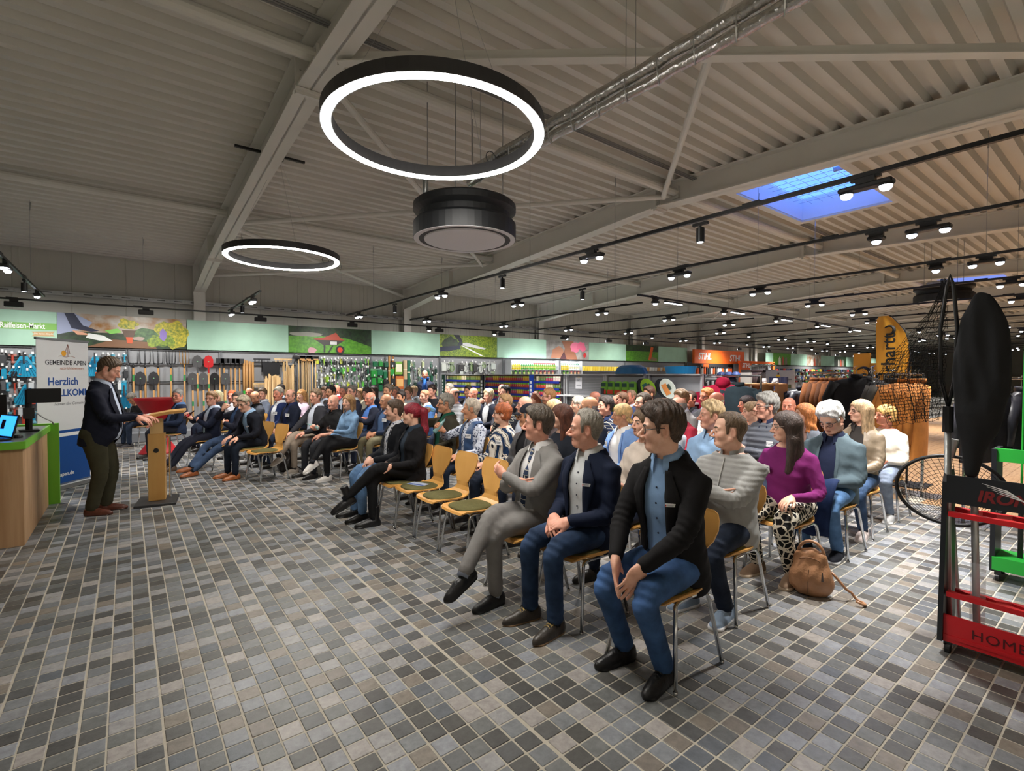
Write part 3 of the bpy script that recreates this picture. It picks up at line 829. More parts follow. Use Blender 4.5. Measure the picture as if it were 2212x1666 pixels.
def face_marks(var, skin, lod, sex, brow, eyes_down=False):
    """eyes, lips, brows as thin skin-hugging pieces: [(V, T, colour)]"""
    L = []
    sk = np.array(skin)
    lip = sk * np.array([.80, .50, .48]) if sex == 'w' else sk * np.array([.82, .60, .57])
    ys = np.linspace(-.0235, .0235, 9); q = 1 - (np.abs(ys) / .0235) ** 2
    L.append((*patch(var, -.0715 + .0082 * q, -.0715 - .0095 * q, ys, .0012), lip))
    L.append((*patch(var, -.0705 + .0012 * q, -.0728 - .0006 * q, ys * .95, .0022, 2), sk * .26))
    for s in (-1, 1):
        ys = s * np.linspace(.0185, .0455, 8); t = np.linspace(-1, 1, 8); q = 1 - t ** 2
        h = .0042 if eyes_down else .0058
        zc = -.003 if eyes_down else 0.0
        if lod == 0:
            L.append((*patch(var, zc + h * q, zc - h * .75 * q, ys, .0016), (.62, .58, .55)))
            yi = s * np.linspace(.026, .0375, 6); ti = np.linspace(-1, 1, 6); qi = np.sqrt(np.maximum(0, 1 - ti ** 2))
            L.append((*patch(var, zc + np.minimum(.0055 * qi, h * .9), zc - .0048 * qi, yi, .0026), (.030, .026, .022)))
            L.append((*patch(var, zc + h * q + .0022 * q + .0004, zc + h * q - .0006, ys * 1.02, .0028, 2), (.035, .025, .02)))
        else:
            L.append((*patch(var, zc + h * q + .001, zc - h * .7 * q, ys, .002, 2), (.09, .07, .06)))
        yb = s * np.linspace(.013, .051, 7); t = np.linspace(0, 1, 7)
        z0 = .0195 + .0075 * np.sin(t * 2.4) - .001 * t
        w = .0052 * (1 - .65 * t) + .0008
        L.append((*patch(var, z0 + w, z0 - w * .6, yb, .0026, 2), np.array(brow)))
        L.append((*patch(var, np.full(4, -.0445), np.full(4, -.0485), s * np.linspace(.005, .012, 4), .001, 2), sk * .3))
    return L
# ---------------------------------------------------------------- hair
def hairline(V, st):
    """signed field on the head surface, > 0 where hair grows"""
    x, y, z = V[:, 0], np.abs(V[:, 1]), V[:, 2]
    fz = st.get('front', .070)
    zs = np.interp(x, [-.12, -.085, -.050, -.034, -.030, .012, .016, .030, .036, .058, .066, .14], [-.085, -.080, -.062, -.035, .026, .026, -.018, -.018, .035, fz - .018, fz, fz])
    s = z - zs - st.get('recede', 0) * np.clip((y - .020) / .03, 0, 1) * np.clip((x - .0) / .05, 0, 1) * np.clip((z - .04) / .03, 0, 1)
    if st.get('up'): s = s - st['up'] * np.clip(-x / .05, 0, 1)
    ear = (np.abs(x + .008) < .024) & (y > .0745) & (z < .032) & (z > -.05)
    s = np.where(ear, -.02, s)
    if st.get('crown'):                         # bald crown: hair only in a band round the sides
        top = st['crown']
        s = np.minimum(s, top - z - .35 * np.clip(x, 0, 1))
    if st.get('nof'): s = np.minimum(s, st['nof'] - x)   # receded far back
    return s
def hair_cap(var, lod, st, rs):
    V, T, N = head(var, lod)
    s = hairline(V, st)
    t = st.get('t', .012)
    ph = rs.uniform(0, 6, 4)
    k = np.clip(s / .022, 0, 1); k = k * k * (3 - 2 * k)
    top = np.clip((V[:, 2] - .03) / .07, 0, 1) * np.clip((V[:, 0] + .12) / .06, 0, 1)
    wav = np.sin(V[:, 1] * 150 + ph[0] + V[:, 0] * 60) * np.sin(V[:, 0] * 95 + ph[1]) * .5 + np.sin(V[:, 0] * 210 + V[:, 1] * 240 + V[:, 2] * 160 + ph[2]) * .5
    th = .0012 + t * k * (1 + st.get('top', .8) * top) * (1 + st.get('rough', .22) * wav)
    D = N.copy(); D[:, 0] += st.get('sweep', 0) * top
    return clip(V + D * th[:, None], T, s)
_long = {}
def hair_long(style, lod):
    if (style, lod) in _long: return _long[(style, lod)]
    o = HV['woman']
    def fn(P):
        Q = P.copy(); Q[:, 1] = np.abs(Q[:, 1])
        d = ell(Q, (-.012, 0, .040), (.112, .090, .098))
        if style in ('long', 'verylong', 'wavy', 'bob'):
            L = {'long': -.26, 'verylong': -.40, 'wavy': -.22, 'bob': -.13}[style]
            d = smin(d, cap(Q, (-.055, .035, .02), (-.075, .045, L), .062, .050 if style != 'bob' else .062), .04)
            d = smin(d, cap(Q, (-.005, .070, .01), (-.012, .078, L + .03), .030, .028 if style != 'bob' else .036), .03)
            if style == 'verylong': d = smin(d, cap(Q, (-.02, .085, -.10), (.03, .095, -.36), .03, .022), .03)
        elif style == 'pony':
            d = smin(d, cap(P, (-.095, 0, .05), (-.145, 0, .03), .032, .04), .03)
            d = smin(d, cap(P, (-.145, 0, .03), (-.15, .0, -.18), .042, .048), .03)
            d = smin(d, cap(P, (-.15, 0, -.18), (-.13, .01, -.42), .048, .022), .03)
        elif style == 'bun': d = smin(d, ell(P, (-.09, 0, -.065), (.045, .05, .035)), .02)
        elif style == 'shortw': d = smin(d, ell(Q, (-.04, .03, -.03), (.065, .055, .06)), .03)
        A = np.arctan2(P[:, 1], P[:, 0] + .01)
        d = d + .0016 * np.sin(A * 34 + 6 * P[:, 2]) + (.006 * np.sin(P[:, 2] * 55 + A * 3) * np.clip(-P[:, 2] * 8, 0, 1) if style == 'wavy' else 0)
        # keep the face free
        f = ell(Q, (.105, 0, -.045), (.075, .066, .112)) if style not in ('bob',) else ell(Q, (.105, 0, -.055), (.075, .066, .100))
        d = smax(d, -f, .012)
        d = smax(d, -ell(Q, (-.01, 0, -.16), (.062, .056, .14)), .02)
        d = smax(d, -(ell(Q, (.03, .088, -.012), (.04, .03, .04)) if style in ('pony', 'bun', 'shortw') else np.full(len(P), 9.)), .01)
        if style in ('pony', 'bun', 'shortw'): d = smax(d, -(P[:, 2] + .075 + np.clip(-P[:, 0] - .085, 0, 1) * 40), .01)
        if style == 'shortw': d = smax(d, -(P[:, 2] + .07), .01)
        return d
    V, T = grid_mesh(fn, (-.22, -.14, -.46), (.13, .14, .15), .006 if lod == 0 else .0084 if lod == 1 else .0125)
    V = relax(V, T, 1, .3)
    _long[(style, lod)] = (V, T)
    return V, T
# ---------------------------------------------------------------- hands
_hands = {}
def hand(pose, lod):
    """wrist at origin, fingers +x, palm faces -z, thumb on +y"""
    if (pose, lod) in _hands: return _hands[(pose, lod)]
    curl = {'relax': (18, 26, 20), 'grip': (62, 72, 48), 'flat': (5, 8, 6), 'fist': (80, 88, 60)}[pose]
    fing = []
    for (y, L, sp) in ((.031, (.042, .026, .022), 4), (.0105, (.046, .029, .023), 1), (-.010, (.043, .027, .022), -2), (-.0285, (.034, .021, .019), -6)):
        p = np.array([.088 - abs(y - .008) * .22, y, 0.]); a = 0
        pts = [p]
        for l, c in zip(L, curl):
            a += R(c + (3 if y < 0 else 0)); p = p + l * np.array([math.cos(a) * math.cos(R(sp)), math.cos(a) * math.sin(R(sp)), -math.sin(a)]); pts.append(p)
        fing.append(pts)
    g = pose in ('grip', 'fist')
    th = [np.array([.022, .028, -.008]), np.array([.052, .050, -.020]), np.array([.078, .050 if g else .062, -.040 if g else -.026]), np.array([.096, .034 if g else .066, -.052 if g else -.032])]
    def fn(P):
        d = ell(P, (.052, .001, -.002), (.056, .046, .0185))
        d = smin(d, cap(P, (-.022, 0, 0), (.02, 0, 0), .026, .028) + .5 * np.maximum(0, np.abs(P[:, 2]) - .02), .02)
        for pts, r in zip(fing, (.0098, .0102, .0098, .0086)):
            f = np.full(len(P), 9.)
            for i in range(3): f = np.minimum(f, cap(P, pts[i], pts[i + 1], r * (1 - .08 * i), r * (1 - .08 * (i + 1))))
            d = smin(d, f, .006)
        f = np.full(len(P), 9.)
        for i in range(3): f = np.minimum(f, cap(P, th[i], th[i + 1], (.017, .0125, .0108)[i], (.0125, .0108, .0098)[i]))
        return smin(d, f, .010)
    V, T = grid_mesh(fn, (-.06, -.07, -.12), (.205, .09, .04), .0042 if lod == 0 else .0062 if lod == 1 else .0095)
    _hands[(pose, lod)] = (V, T)
    return V, T
# ---------------------------------------------------------------- shoes: ankle at origin height .09, toes +x
_shoes = {}
def shoe(style, lod):
    if style in _shoes: return _shoes[style]
    def fn(P):
        Q = P
        w = {'dress': .040, 'sneaker': .046, 'boot': .044}[style]
        d = ell(Q, (.095, 0, .022), (.105 if style != 'dress' else .115, w, .046))
        d = smin(d, ell(Q, (.03, 0, .040), (.085, w * .92, .046)), .03)
        d = smin(d, cap(Q, (-.045, 0, .03), (-.02, 0, .035), w * .84, w * .84), .03)
        hi = {'dress': .072, 'sneaker': .080, 'boot': .20}[style]
        d = smin(d, cap(Q, (-.022, 0, .04), (-.028, 0, hi), .040, .040), .025)
        d = smax(d, -Q[:, 2], .004)
        d = smax(d, Q[:, 2] - hi - .01, .006)
        sole = smax(smax(np.hypot((np.clip(Q[:, 0], -.03, .15) - Q[:, 0]), Q[:, 1]) - (w + .003), Q[:, 2] - (.022 if style == 'sneaker' else .014), .004), -Q[:, 2], .003)
        if style == 'boot': sole = smin(sole, smax(smax(np.hypot(Q[:, 0] + .04, Q[:, 1]) - .04, Q[:, 2] - .03, .004), -Q[:, 2], .003), .002)
        return smin(d, sole, .004)
    V, T = grid_mesh(fn, (-.11, -.07, -.008), (.235, .07, .235), .006)
    V = relax(V, T, 1, .3)
    s = V[:, 2] - (.024 if style == 'sneaker' else .014)
    _shoes[style] = (clip(V, T, s), clip(V, T, -s))
    return _shoes[style]
# ---------------------------------------------------------------- materials of people
def tone_material(name, rough, sss):
    m = bpy.data.materials.new(name); m.use_nodes = True
    nt = m.node_tree; b = nt.nodes['Principled BSDF']
    at = nt.nodes.new('ShaderNodeAttribute'); at.attribute_name = 'tone'
    n = nt.nodes.new('ShaderNodeTexNoise'); n.inputs['Scale'].default_value = 55; n.inputs['Detail'].default_value = 3
    tc = nt.nodes.new('ShaderNodeTexCoord'); nt.links.new(tc.outputs['Object'], n.inputs['Vector'])
    mx = nt.nodes.new('ShaderNodeMix'); mx.data_type = 'RGBA'; mx.blend_type = 'SOFT_LIGHT'; mx.inputs['Factor'].default_value = .35
    nt.links.new(at.outputs['Color'], mx.inputs['A']); nt.links.new(n.outputs['Fac'], mx.inputs['B']); nt.links.new(mx.outputs['Result'], b.inputs['Base Color'])
    b.inputs['Roughness'].default_value = rough
    return m
M_SKIN = tone_material('skin', .48, 0)
def hair_mat(rgb):
    k = 'hair_%d_%d_%d' % tuple(rgb); rgb = tuple(int(x * .86 + 3) for x in rgb)
    return mat(k, rgb, .5, rgb2=tuple(min(255, int(x * 1.35) + 6) for x in rgb), vscale=26, stretch=(1, 3.2, .8), bump=.75, bscale=70)
def cloth(rgb, kind='wool'):
    k = 'cloth_%s_%d_%d_%d' % ((kind,) + tuple(rgb))
    if k in _mats: return _mats[k]
    if kind in ('wool', 'plain'): return mat(k, rgb, .85, var=.10, vscale=9, bump=.35, bscale=14, spec=.25)
    if kind == 'denim': rgb = tuple(int(x * .66 + sum(rgb) / 3 * .14) for x in rgb); return mat(k, rgb, .8, rgb2=tuple(min(255, int(x * 1.4) + 8) for x in rgb), vscale=7, bump=.4, bscale=16, spec=.2)
    if kind == 'leather': return mat(k, rgb, .38, var=.15, vscale=14, bump=.3, bscale=60)
    if kind == 'shiny': return mat(k, rgb, .42, var=.10, vscale=9, bump=.5, bscale=12)
    # printed or woven patterns
    m = mat(k, rgb, .8, spec=.2)
    nt = m.node_tree; b = nt.nodes['Principled BSDF']
    tc = nt.nodes.new('ShaderNodeTexCoord'); mp = nt.nodes.new('ShaderNodeMapping'); nt.links.new(tc.outputs['Object'], mp.inputs['Vector'])
    rp = nt.nodes.new('ShaderNodeValToRGB'); rp.color_ramp.interpolation = 'CONSTANT'
    E = rp.color_ramp.elements
    def cols(a):
        while len(E) < len(a): E.new(.5)
        for e, (p, c) in zip(E, a): e.position = p; e.color = (*lin(c), 1)
    if kind == 'swirl':
        mp.inputs['Scale'].default_value = (1, 1, .55)
        w = nt.nodes.new('ShaderNodeTexWave'); w.inputs['Scale'].default_value = 5.5; w.inputs['Distortion'].default_value = 9; w.inputs['Detail Scale'].default_value = .9
        nt.links.new(mp.outputs[0], w.inputs['Vector']); nt.links.new(w.outputs['Fac'], rp.inputs['Fac'])
        cols([(0, rgb), (.36, (214, 206, 192)), (.62, (14, 20, 36)), (.80, (226, 220, 210))])
    elif kind == 'flower':
        w = nt.nodes.new('ShaderNodeTexVoronoi'); w.inputs['Scale'].default_value = 22; w.feature = 'DISTANCE_TO_EDGE'
        nt.links.new(mp.outputs[0], w.inputs['Vector']); nt.links.new(w.outputs['Distance'], rp.inputs['Fac'])
        cols([(0, (222, 214, 196)), (.10, rgb)])
    elif kind == 'dots':
        w = nt.nodes.new('ShaderNodeTexNoise'); w.inputs['Scale'].default_value = 42; w.inputs['Detail'].default_value = 1
        nt.links.new(mp.outputs[0], w.inputs['Vector']); nt.links.new(w.outputs['Fac'], rp.inputs['Fac'])
        cols([(0, (70, 78, 104)), (.43, rgb)])
    elif kind == 'check':
        w = nt.nodes.new('ShaderNodeTexBrick'); w.offset = 0; w.inputs['Scale'].default_value = 14; w.inputs['Mortar Size'].default_value = .03
        w.inputs['Brick Width'].default_value = .5; w.inputs['Row Height'].default_value = .5
        w.inputs['Color1'].default_value = (*lin(rgb), 1); w.inputs['Color2'].default_value = (*lin(tuple(int(x * .55) for x in rgb)), 1); w.inputs['Mortar'].default_value = (*lin((196, 190, 172)), 1)
        mp.inputs['Rotation'].default_value = (R(90), 0, 0)
        nt.links.new(mp.outputs[0], w.inputs['Vector']); nt.links.new(w.outputs['Color'], b.inputs['Base Color']); return m
    elif kind == 'stripe':
        w = nt.nodes.new('ShaderNodeTexWave'); w.bands_direction = 'Z'; w.inputs['Scale'].default_value = 14; w.inputs['Distortion'].default_value = .4
        nt.links.new(mp.outputs[0], w.inputs['Vector']); nt.links.new(w.outputs['Fac'], rp.inputs['Fac'])
        cols([(0, (60, 62, 70)), (.3, rgb)])
    nt.links.new(rp.outputs['Color'], b.inputs['Base Color'])
    return m
SK = {'fair': (236, 186, 160), 'pink': (232, 172, 148), 'tan': (206, 150, 116), 'red': (222, 146, 120)}
# ---------------------------------------------------------------- the figure
def ik(S, Wt, l1, l2, pole):
    S, Wt = np.array(S, float), np.array(Wt, float); d = Wt - S; L = np.linalg.norm(d)
    if L > (l1 + l2) * .995: Wt = S + d * ((l1 + l2) * .995 / L); d = Wt - S; L = np.linalg.norm(d)
    u = d / L; a = (l1 * l1 - l2 * l2 + L * L) / (2 * L); h = math.sqrt(max(0, l1 * l1 - a * a))
    p = np.array(pole, float); p = p - u * (p @ u); p = nrm(p)
    return S + u * a + p * h, Wt
# (wrist, elbow pole, finger direction, palm normal, hand shape) for the left arm (y > 0), in the seated figure's frame
ARMS = {
    'lap': ((.27, .075, .645), (-.5, .5, -.6), (.62, -.72, -.28), (-.25, -.35, -.9), 'relax'),
    'thigh': ((.29, .14, .655), (-.6, .5, -.4), (.97, -.12, -.2), (.1, 0, -1), 'relax'),
    'knee': ((.38, .11, .635), (-.4, .5, -.3), (.93, -.1, -.35), (-.2, 0, -1), 'relax'),
    'hang': ((.40, .085, .60), (-.3, .6, -.2), (.42, -.34, -.84), (-.5, -.75, .1), 'flat'),
    'crossA': ((.265, -.075, .835), (.05, .9, -.75), (.05, -.9, .35), (-1, 0, 0), 'relax'),
    'crossB': ((.235, -.01, .785), (.05, .9, -.75), (-.35, -.9, .1), (-.9, .3, 0), 'flat'),
    'low': ((.16, .20, .60), (-.6, .6, 0), (.9, -.3, -.3), (0, -1, -.3), 'relax'),
    'phone': ((.30, .05, .74), (-.2, .8, -.5), (.75, -.45, .25), (-.3, -.2, .9), 'grip'),
    'stand': ((.06, .27, .84), (-1, .3, 0), (.2, -.05, -1), (0, -1, 0), 'relax'),
}
PEOPLE = []
def person(who, u, v, X=None, Y=None, yaw=180.0, sex='m', var='man', skin='fair', hair=('cap', (80, 66, 52), {}), top=('jacket', (24, 28, 42), 'wool'),
           shirt=(200, 210, 226), bottom=((34, 44, 66), 'denim'), shoes=('dress', (30, 26, 24), (20, 18, 18)), arms=('lap', 'lap'), legs='flat', lean=2.0, hyaw=0.0, hpitch=0.0,
           glasses=None, beard=None, badge=None, lod=1, belly=0.0, size=1.0, collar=None, tie=None, extra=None, chair=True, label=None, opened=True, brow=None, eyes_down=False, hunch=0.0, hat=None, z0=None, stand=None, chairlabel=None, vopen=1.0):
    rs = np.random.RandomState(abs(hash_(who)) % 99991)
    sw = (.178 if sex == 'm' else .156) * size
    yawr = R(yaw)
    # ------- where the head is
    hp = atx(u, v, X) if X is not None else aty(u, v, Y)
    dep_ = float((hp - CAMP) @ _fw); lod = 0 if dep_ < 3.7 else 1 if dep_ < 6.6 else 2
    T_len = .545 * size * (1 if sex == 'm' else .965)
    seat_z = .455
    hz = seat_z + .095
    la = R(lean)
    if stand is not None:
        hz = stand; T_len = T_len * 1.0
    U = rot_y(la)
    neck_l = np.array([.0 + hunch * .4, 0, T_len])
    hd_off = np.array([.035 + hunch, 0, .132 * size])
    head_rel = U @ neck_l + np.array([.0, 0, hz]) + rot_y(la * .5) @ hd_off
    if stand is None:                           # let the trunk length give way a little so that the head comes out at its height
        dz = hp[2] - head_rel[2]
        k = float(np.clip(1 + dz / (T_len * math.cos(la)), .86, 1.14)); T_len *= k
        neck_l = np.array([.0 + hunch * .4, 0, T_len]); head_rel = U @ neck_l + np.array([.0, 0, hz]) + rot_y(la * .5) @ hd_off
    Rz = rot_z(yawr)
    base = hp - Rz @ head_rel; base[2] = 0.0
    root = thing('person', label or who, 'person', tuple(base), yawr)
    tl = T_len / .545
    near = lod == 0
    vox = (.0098, .015, .021)[lod]
    ttype, tcol, tkind = top
    jk = ttype in ('jacket', 'coat')
    g = .010 if jk else (.012 if ttype in ('puffer', 'hoodie', 'fleece') else .004)   # cloth thickness
    w = 1.0 if sex == 'm' else .90
    bl = belly
    def prof(gr):
        L = [(-.135 if (jk or ttype in ('fleece', 'hoodie')) else -.06, .172 * w, .125, .13, -.005), (-.02, .178 * w, .128 + bl * .8, .128, -.005), (.09, .166 * w, .118 + bl, .112, .0),
             (.19, .163 * w, .114 + bl * .85, .108, .0), (.29, .176 * w, .120 + bl * .35 + (.022 if sex == 'w' else 0), .112, .0), (.375, .188 * w, .112 + (.008 if sex == 'w' else 0), .114, .0),
             (.43, .184 * w, .094, .108, -.004), (.472, .160 * w, .082, .096, -.008), (.508, .118 * w, .072, .082, -.012), (.535, .080, .064, .070, -.014), (.55, .066, .058, .064, -.015)]
        return [(h * tl, a * size + gr, bf * size + gr, bb * size + gr, cx + hunch * .4 * max(0, h / .545) ** 2) for (h, a, bf, bb, cx) in L]
    TP_ = prof(0)
    def toroot(P): return np.asarray(P) @ U.T + np.array([0, 0, hz])
    def front(h, y, off=0.0):
        hs = [r[0] for r in TP_]
        a = np.interp(h, hs, [r[1] for r in TP_]); bf = np.interp(h, hs, [r[2] for r in TP_]); cx = np.interp(h, hs, [r[4] for r in TP_])
        return cx + (bf + off) * np.maximum(0, 1 - np.minimum(1, np.abs(y) / (a + off)) ** 2.35) ** (1 / 2.35)
    S = {s: toroot([[-.012 + hunch * .3, s * sw, .424 * tl]])[0] for s in (1, -1)}
    l1, l2 = .285 * size, .255 * size
    arm = {}
    for s, key in ((1, arms[0]), (-1, arms[1])):
        a = ARMS[key] if isinstance(key, str) else key
        wr, po, fd, pn, hs = a
        f = np.array([1, s, 1])
        wr = np.array(wr, float) * f
        if isinstance(key, str) and key.startswith('cross'):
            wr = toroot([[wr[0] + bl * .9, wr[1], wr[2] - .55]])[0]
        elif stand is None and isinstance(key, str): wr[2] += (size - 1) * .3 + (.005 if near else 0); wr[0] += bl * .35
        E, wr = ik(S[s], wr, l1, l2, np.array(po) * f)
        arm[s] = (E, wr, nrm(np.array(fd) * f), nrm(np.array(pn) * f), hs)
    parts_sleeve = []
    short = ttype in ('tshirt', 'polo', 'vest') and ttype != 'vest'
    rs_ = 1.0 if sex == 'm' else .87
    for s in (1, -1):
        E, wr, fd, pn, hs = arm[s]
        end = wr if not short else S[s] + (E - S[s]) * .72
        ra, rb, rc = (.062 + g * .8) * rs_, (.050 + g * .7) * rs_, (.036 + g * .7) * rs_
        inner = toroot([[-.01, s * sw * .6, .432 * tl]])[0]
        if short: parts_sleeve.append(ball_tube([inner, S[s], end], [.07 * rs_, ra, .058 * rs_], 12))
        else:
            d2 = wr - E
            parts_sleeve.append(ball_tube([inner, S[s], (S[s] + E) / 2, E + (S[s] - E) * .12, E + d2 * .12, E + d2 * .55, E + d2 * .94], [.068 * rs_, ra, ra * .93, rb * 1.04, rb * 1.03, (rb + rc) / 2, rc], 12))
    # ------- upper garment
    tv, tt = rings(prof(g))
    V, Tt = union_mesh([(toroot(tv), tt)] + parts_sleeve, vox)
    V = relax(V, Tt, 6 if near else 3, .5)
    N = normals(V, Tt)
    # folds: broad soft waves plus ring creases round the elbows
    ph = rs.uniform(0, 6, 6)
    fold = np.sin(V[:, 2] * 34 + V[:, 1] * 22 + ph[0]) * np.sin(V[:, 0] * 26 - V[:, 2] * 17 + ph[1]) + .6 * np.sin(V[:, 2] * 75 + V[:, 0] * 48 + V[:, 1] * 30 + ph[2])
    amp = .0026 if ttype != 'puffer' else .001
    for s in (1, -1):
        E = arm[s][0]; dE = np.linalg.norm(V - E, axis=1)
        ax = nrm(arm[s][1] - S[s])
        fold = fold + 2.2 * np.exp(-(dE / .085) ** 2) * np.sin(((V - E) @ ax) * 150 + ph[3] + V[:, 0] * 20)
    Lc = (V - np.array([0, 0, hz])) @ U               # torso frame
    if ttype == 'puffer':
        q = np.abs(np.sin(Lc[:, 2] * math.pi / .052)); fold = fold * .3; V = V + N * (q * .011)[:, None]
    if ttype == 'hoodie': V = V + N * (.0045 * np.abs(np.sin(Lc[:, 2] * math.pi / .034)) * np.clip((Lc[:, 2] / tl - .20) / .03, 0, 1) * (Lc[:, 0] > 0))[:, None]
    V = V + N * (fold * amp)[:, None]
    # neck opening
    nk = .515 * tl if ttype not in ('scoop',) else .47 * tl
    s_neck = (nk - Lc[:, 2]) + .9 * np.maximum(0, np.hypot(Lc[:, 0] + .01, Lc[:, 1]) - .085)
    if ttype == 'scoop': s_neck = np.minimum(s_neck, np.hypot((Lc[:, 0] - .10) * .5, (Lc[:, 2] - .50 * tl) * .75, ) + 2 * np.maximum(0, np.abs(Lc[:, 1]) - .075) - .05)
    armd = np.full(len(V), 9.)
    for s in (1, -1):
        E, wr = arm[s][0], arm[s][1]
        armd = np.minimum(armd, np.minimum(cap(V, S[s] + (E - S[s]) * .25, E, .085, .075), cap(V, E, wr, .07, .058)))
    sV = None
    he = np.array([-.2, -.02, .08, .20, .30, .40, .47, .56]) * tl
    if jk and opened:
        yv = np.array([.100, .088, .074, .070, .076, .072, .058, .052]) * vopen if ttype == 'coat' or opened == 'wide' else np.array([.110, .066, .040, .054, .072, .072, .058, .050]) * vopen
        ye = np.interp(Lc[:, 2], he, yv)
        s_v = np.abs(Lc[:, 1]) - ye
        s_v = np.where((Lc[:, 0] < .02) | (armd < .0), .05, s_v)
        cutV, cutT = clip(V, Tt, np.minimum(np.minimum(s_neck, s_v), .2))
        sV = (he, yv)
    elif ttype == 'vest':
        sl = np.minimum(*[cap(V, S[s] + np.array([0, 0, 0]), arm[s][0], .085, .08) for s in (1, -1)]); sl = np.minimum(sl, armd)
        tor = toroot(rings(prof(g + .004))[0])
        dev = np.abs(Lc[:, 1]) - (.150 * size - .02 * np.clip((Lc[:, 2] / tl - .3) / .15, 0, 1))
        keep = -np.maximum(dev, .0 - sl - .012)
        ye = np.interp(Lc[:, 2], he, np.array([.02, .02, .022, .026, .034, .045, .05, .05])); s_v = np.where(Lc[:, 0] < .02, .05, np.abs(Lc[:, 1]) - ye)
        N = normals(V, Tt)
        cutV, cutT = clip(V + N * .012, Tt, np.minimum(np.minimum(s_neck, s_v), np.where(armd < -.0, -1, keep)))
        b0, b1 = clip(V, Tt, s_neck)
        link('shirt', mesh('shirt', b0, b1, cloth(*shirt) if isinstance(shirt[1], str) else cloth(shirt, 'plain'), smooth=True), root)
    else: cutV, cutT = clip(V, Tt, s_neck)
    nm = {'jacket': 'blazer', 'coat': 'jacket', 'puffer': 'puffer_jacket', 'hoodie': 'sweater', 'fleece': 'fleece_jacket', 'scoop': 'top', 'blouse': 'blouse', 'vest': 'quilted_vest'}.get(ttype, ttype)
    link(nm, mesh(nm, cutV, cutT, cloth(tcol, tkind), smooth=True), root)
    M_SH = cloth(shirt[0], shirt[1]) if isinstance(shirt[1], str) else cloth(shirt, 'plain')
    Nh, Ny = (26, 11) if near else (12, 7)
    def front_patch(h0, h1, y0f, y1f, off, nh, ny):
        P = []
        for h in np.linspace(h0, h1, nh) * tl:
            a, b = y0f(h), y1f(h)
            for y in np.linspace(a, b, ny): P.append((front(h, y, off), y, h))
        T2 = []
        for i in range(nh - 1):
            for j in range(ny - 1): p = i * ny + j; T2 += [(p, p + 1, p + ny + 1), (p, p + ny + 1, p + ny)]
        return toroot(P), np.array(T2)
    if sV is not None:
        yf = lambda h: float(np.interp(h, sV[0], sV[1])) + .016
        pv, pt = front_patch(-.05, .53, lambda h: -yf(h), yf, .002, Nh, Ny)
        link('shirt', mesh('shirt', pv, pt, M_SH, smooth=True), root)
        if lod < 2:
            # lapels / front edges
            for s in (1, -1):
                lw = .062 if ttype == 'jacket' else .018
                h0 = .06 if ttype == 'jacket' else -.08
                y0 = lambda h, s=s: s * (float(np.interp(h, sV[0], sV[1])) - .004)
                def y1(h, s=s):
                    t = (h / tl - h0) / (.47 - h0)
                    wv = lw * (.25 + 1.0 * min(1, t / .72)) if t < .74 else lw * (1.25 - 2.6 * (t - .74))
                    return s * (float(np.interp(h, sV[0], sV[1])) + max(.012, wv))
                pv, pt = front_patch(h0, .485, y0, y1, g + .013, Nh if near else 9, 4)
                pt = pt if s > 0 else pt[:, ::-1]
                o = link('lapel' if ttype == 'jacket' else 'front_edge', mesh('lapel', pv, pt, cloth(tcol, tkind), smooth=False), root)
                if near: md = o.modifiers.new('thick', 'SOLIDIFY'); md.thickness = .005; md.offset = 1
        if near and ttype == 'jacket' and not tie:
            for k in range(6):
                m = MB(); h = (.40 - k * .075) * tl; p = toroot([[front(h, 0, .006), .004, h]])[0]; m.tube([p, p + U @ np.array([.003, 0, 0])], .0055, 8); m.ob('button', flat((40, 46, 66)), root)
    if collar is not None or jk or ttype in ('polo', 'vest', 'puffer', 'hoodie', 'fleece'):
        cc = M_SH if (jk and collar is None) or ttype == 'vest' else cloth(collar if collar else tcol, 'plain' if collar else tkind)
        P, F = [], []
        nseg = 22
        stand_up = ttype in ('hoodie', 'fleece', 'puffer') and collar is None
        pr = ((.080, .500), (.074, .535), (.072, .575)) if stand_up else ((.068, .505), (.064, .572), (.071, .576), (.084, .552), (.097, .520))
        kk = len(pr)
        for i in range(nseg + 1):
            f = abs(2 * i / nseg - 1)
            q = R(20) + R(320) * i / nseg          # opening at the front
            for j, (rr, hh) in enumerate(pr):
                dip = .034 * max(0, math.cos(q)) ** 1.5 + (.026 * f ** 8 if j == 4 else 0)
                P.append((-.014 + hunch * .4 + rr * 1.04 * math.cos(q) + .012 * max(0, math.cos(q)), rr * math.sin(q), (hh - dip) * tl))
        for i in range(nseg):
            for j in range(kk - 1): F.append([i * kk + j, (i + 1) * kk + j, (i + 1) * kk + j + 1, i * kk + j + 1])
        if jk and lod < 2:
            P2, F2 = [], []
            for i in range(19):
                q = R(62) + R(236) * i / 18
                for rr, hh in ((.086, .508), (.090, .548), (.100, .545), (.118, .506)):
                    dip = .05 * max(0, math.cos(q)); P2.append((-.016 + hunch * .4 + rr * 1.03 * math.cos(q), rr * 1.06 * math.sin(q), (hh - dip) * tl))
            for i in range(18):
                for j in range(3): F2.append([i * 4 + j, i * 4 + 4 + j, i * 4 + 5 + j, i * 4 + j + 1])
            m = MB(); m.add(toroot(P2), F2); m.ob('jacket_collar', cloth(tcol, tkind), root, smooth=True)
        m = MB(); m.add(toroot(P), F); m.ob('collar', cc, root, smooth=True)
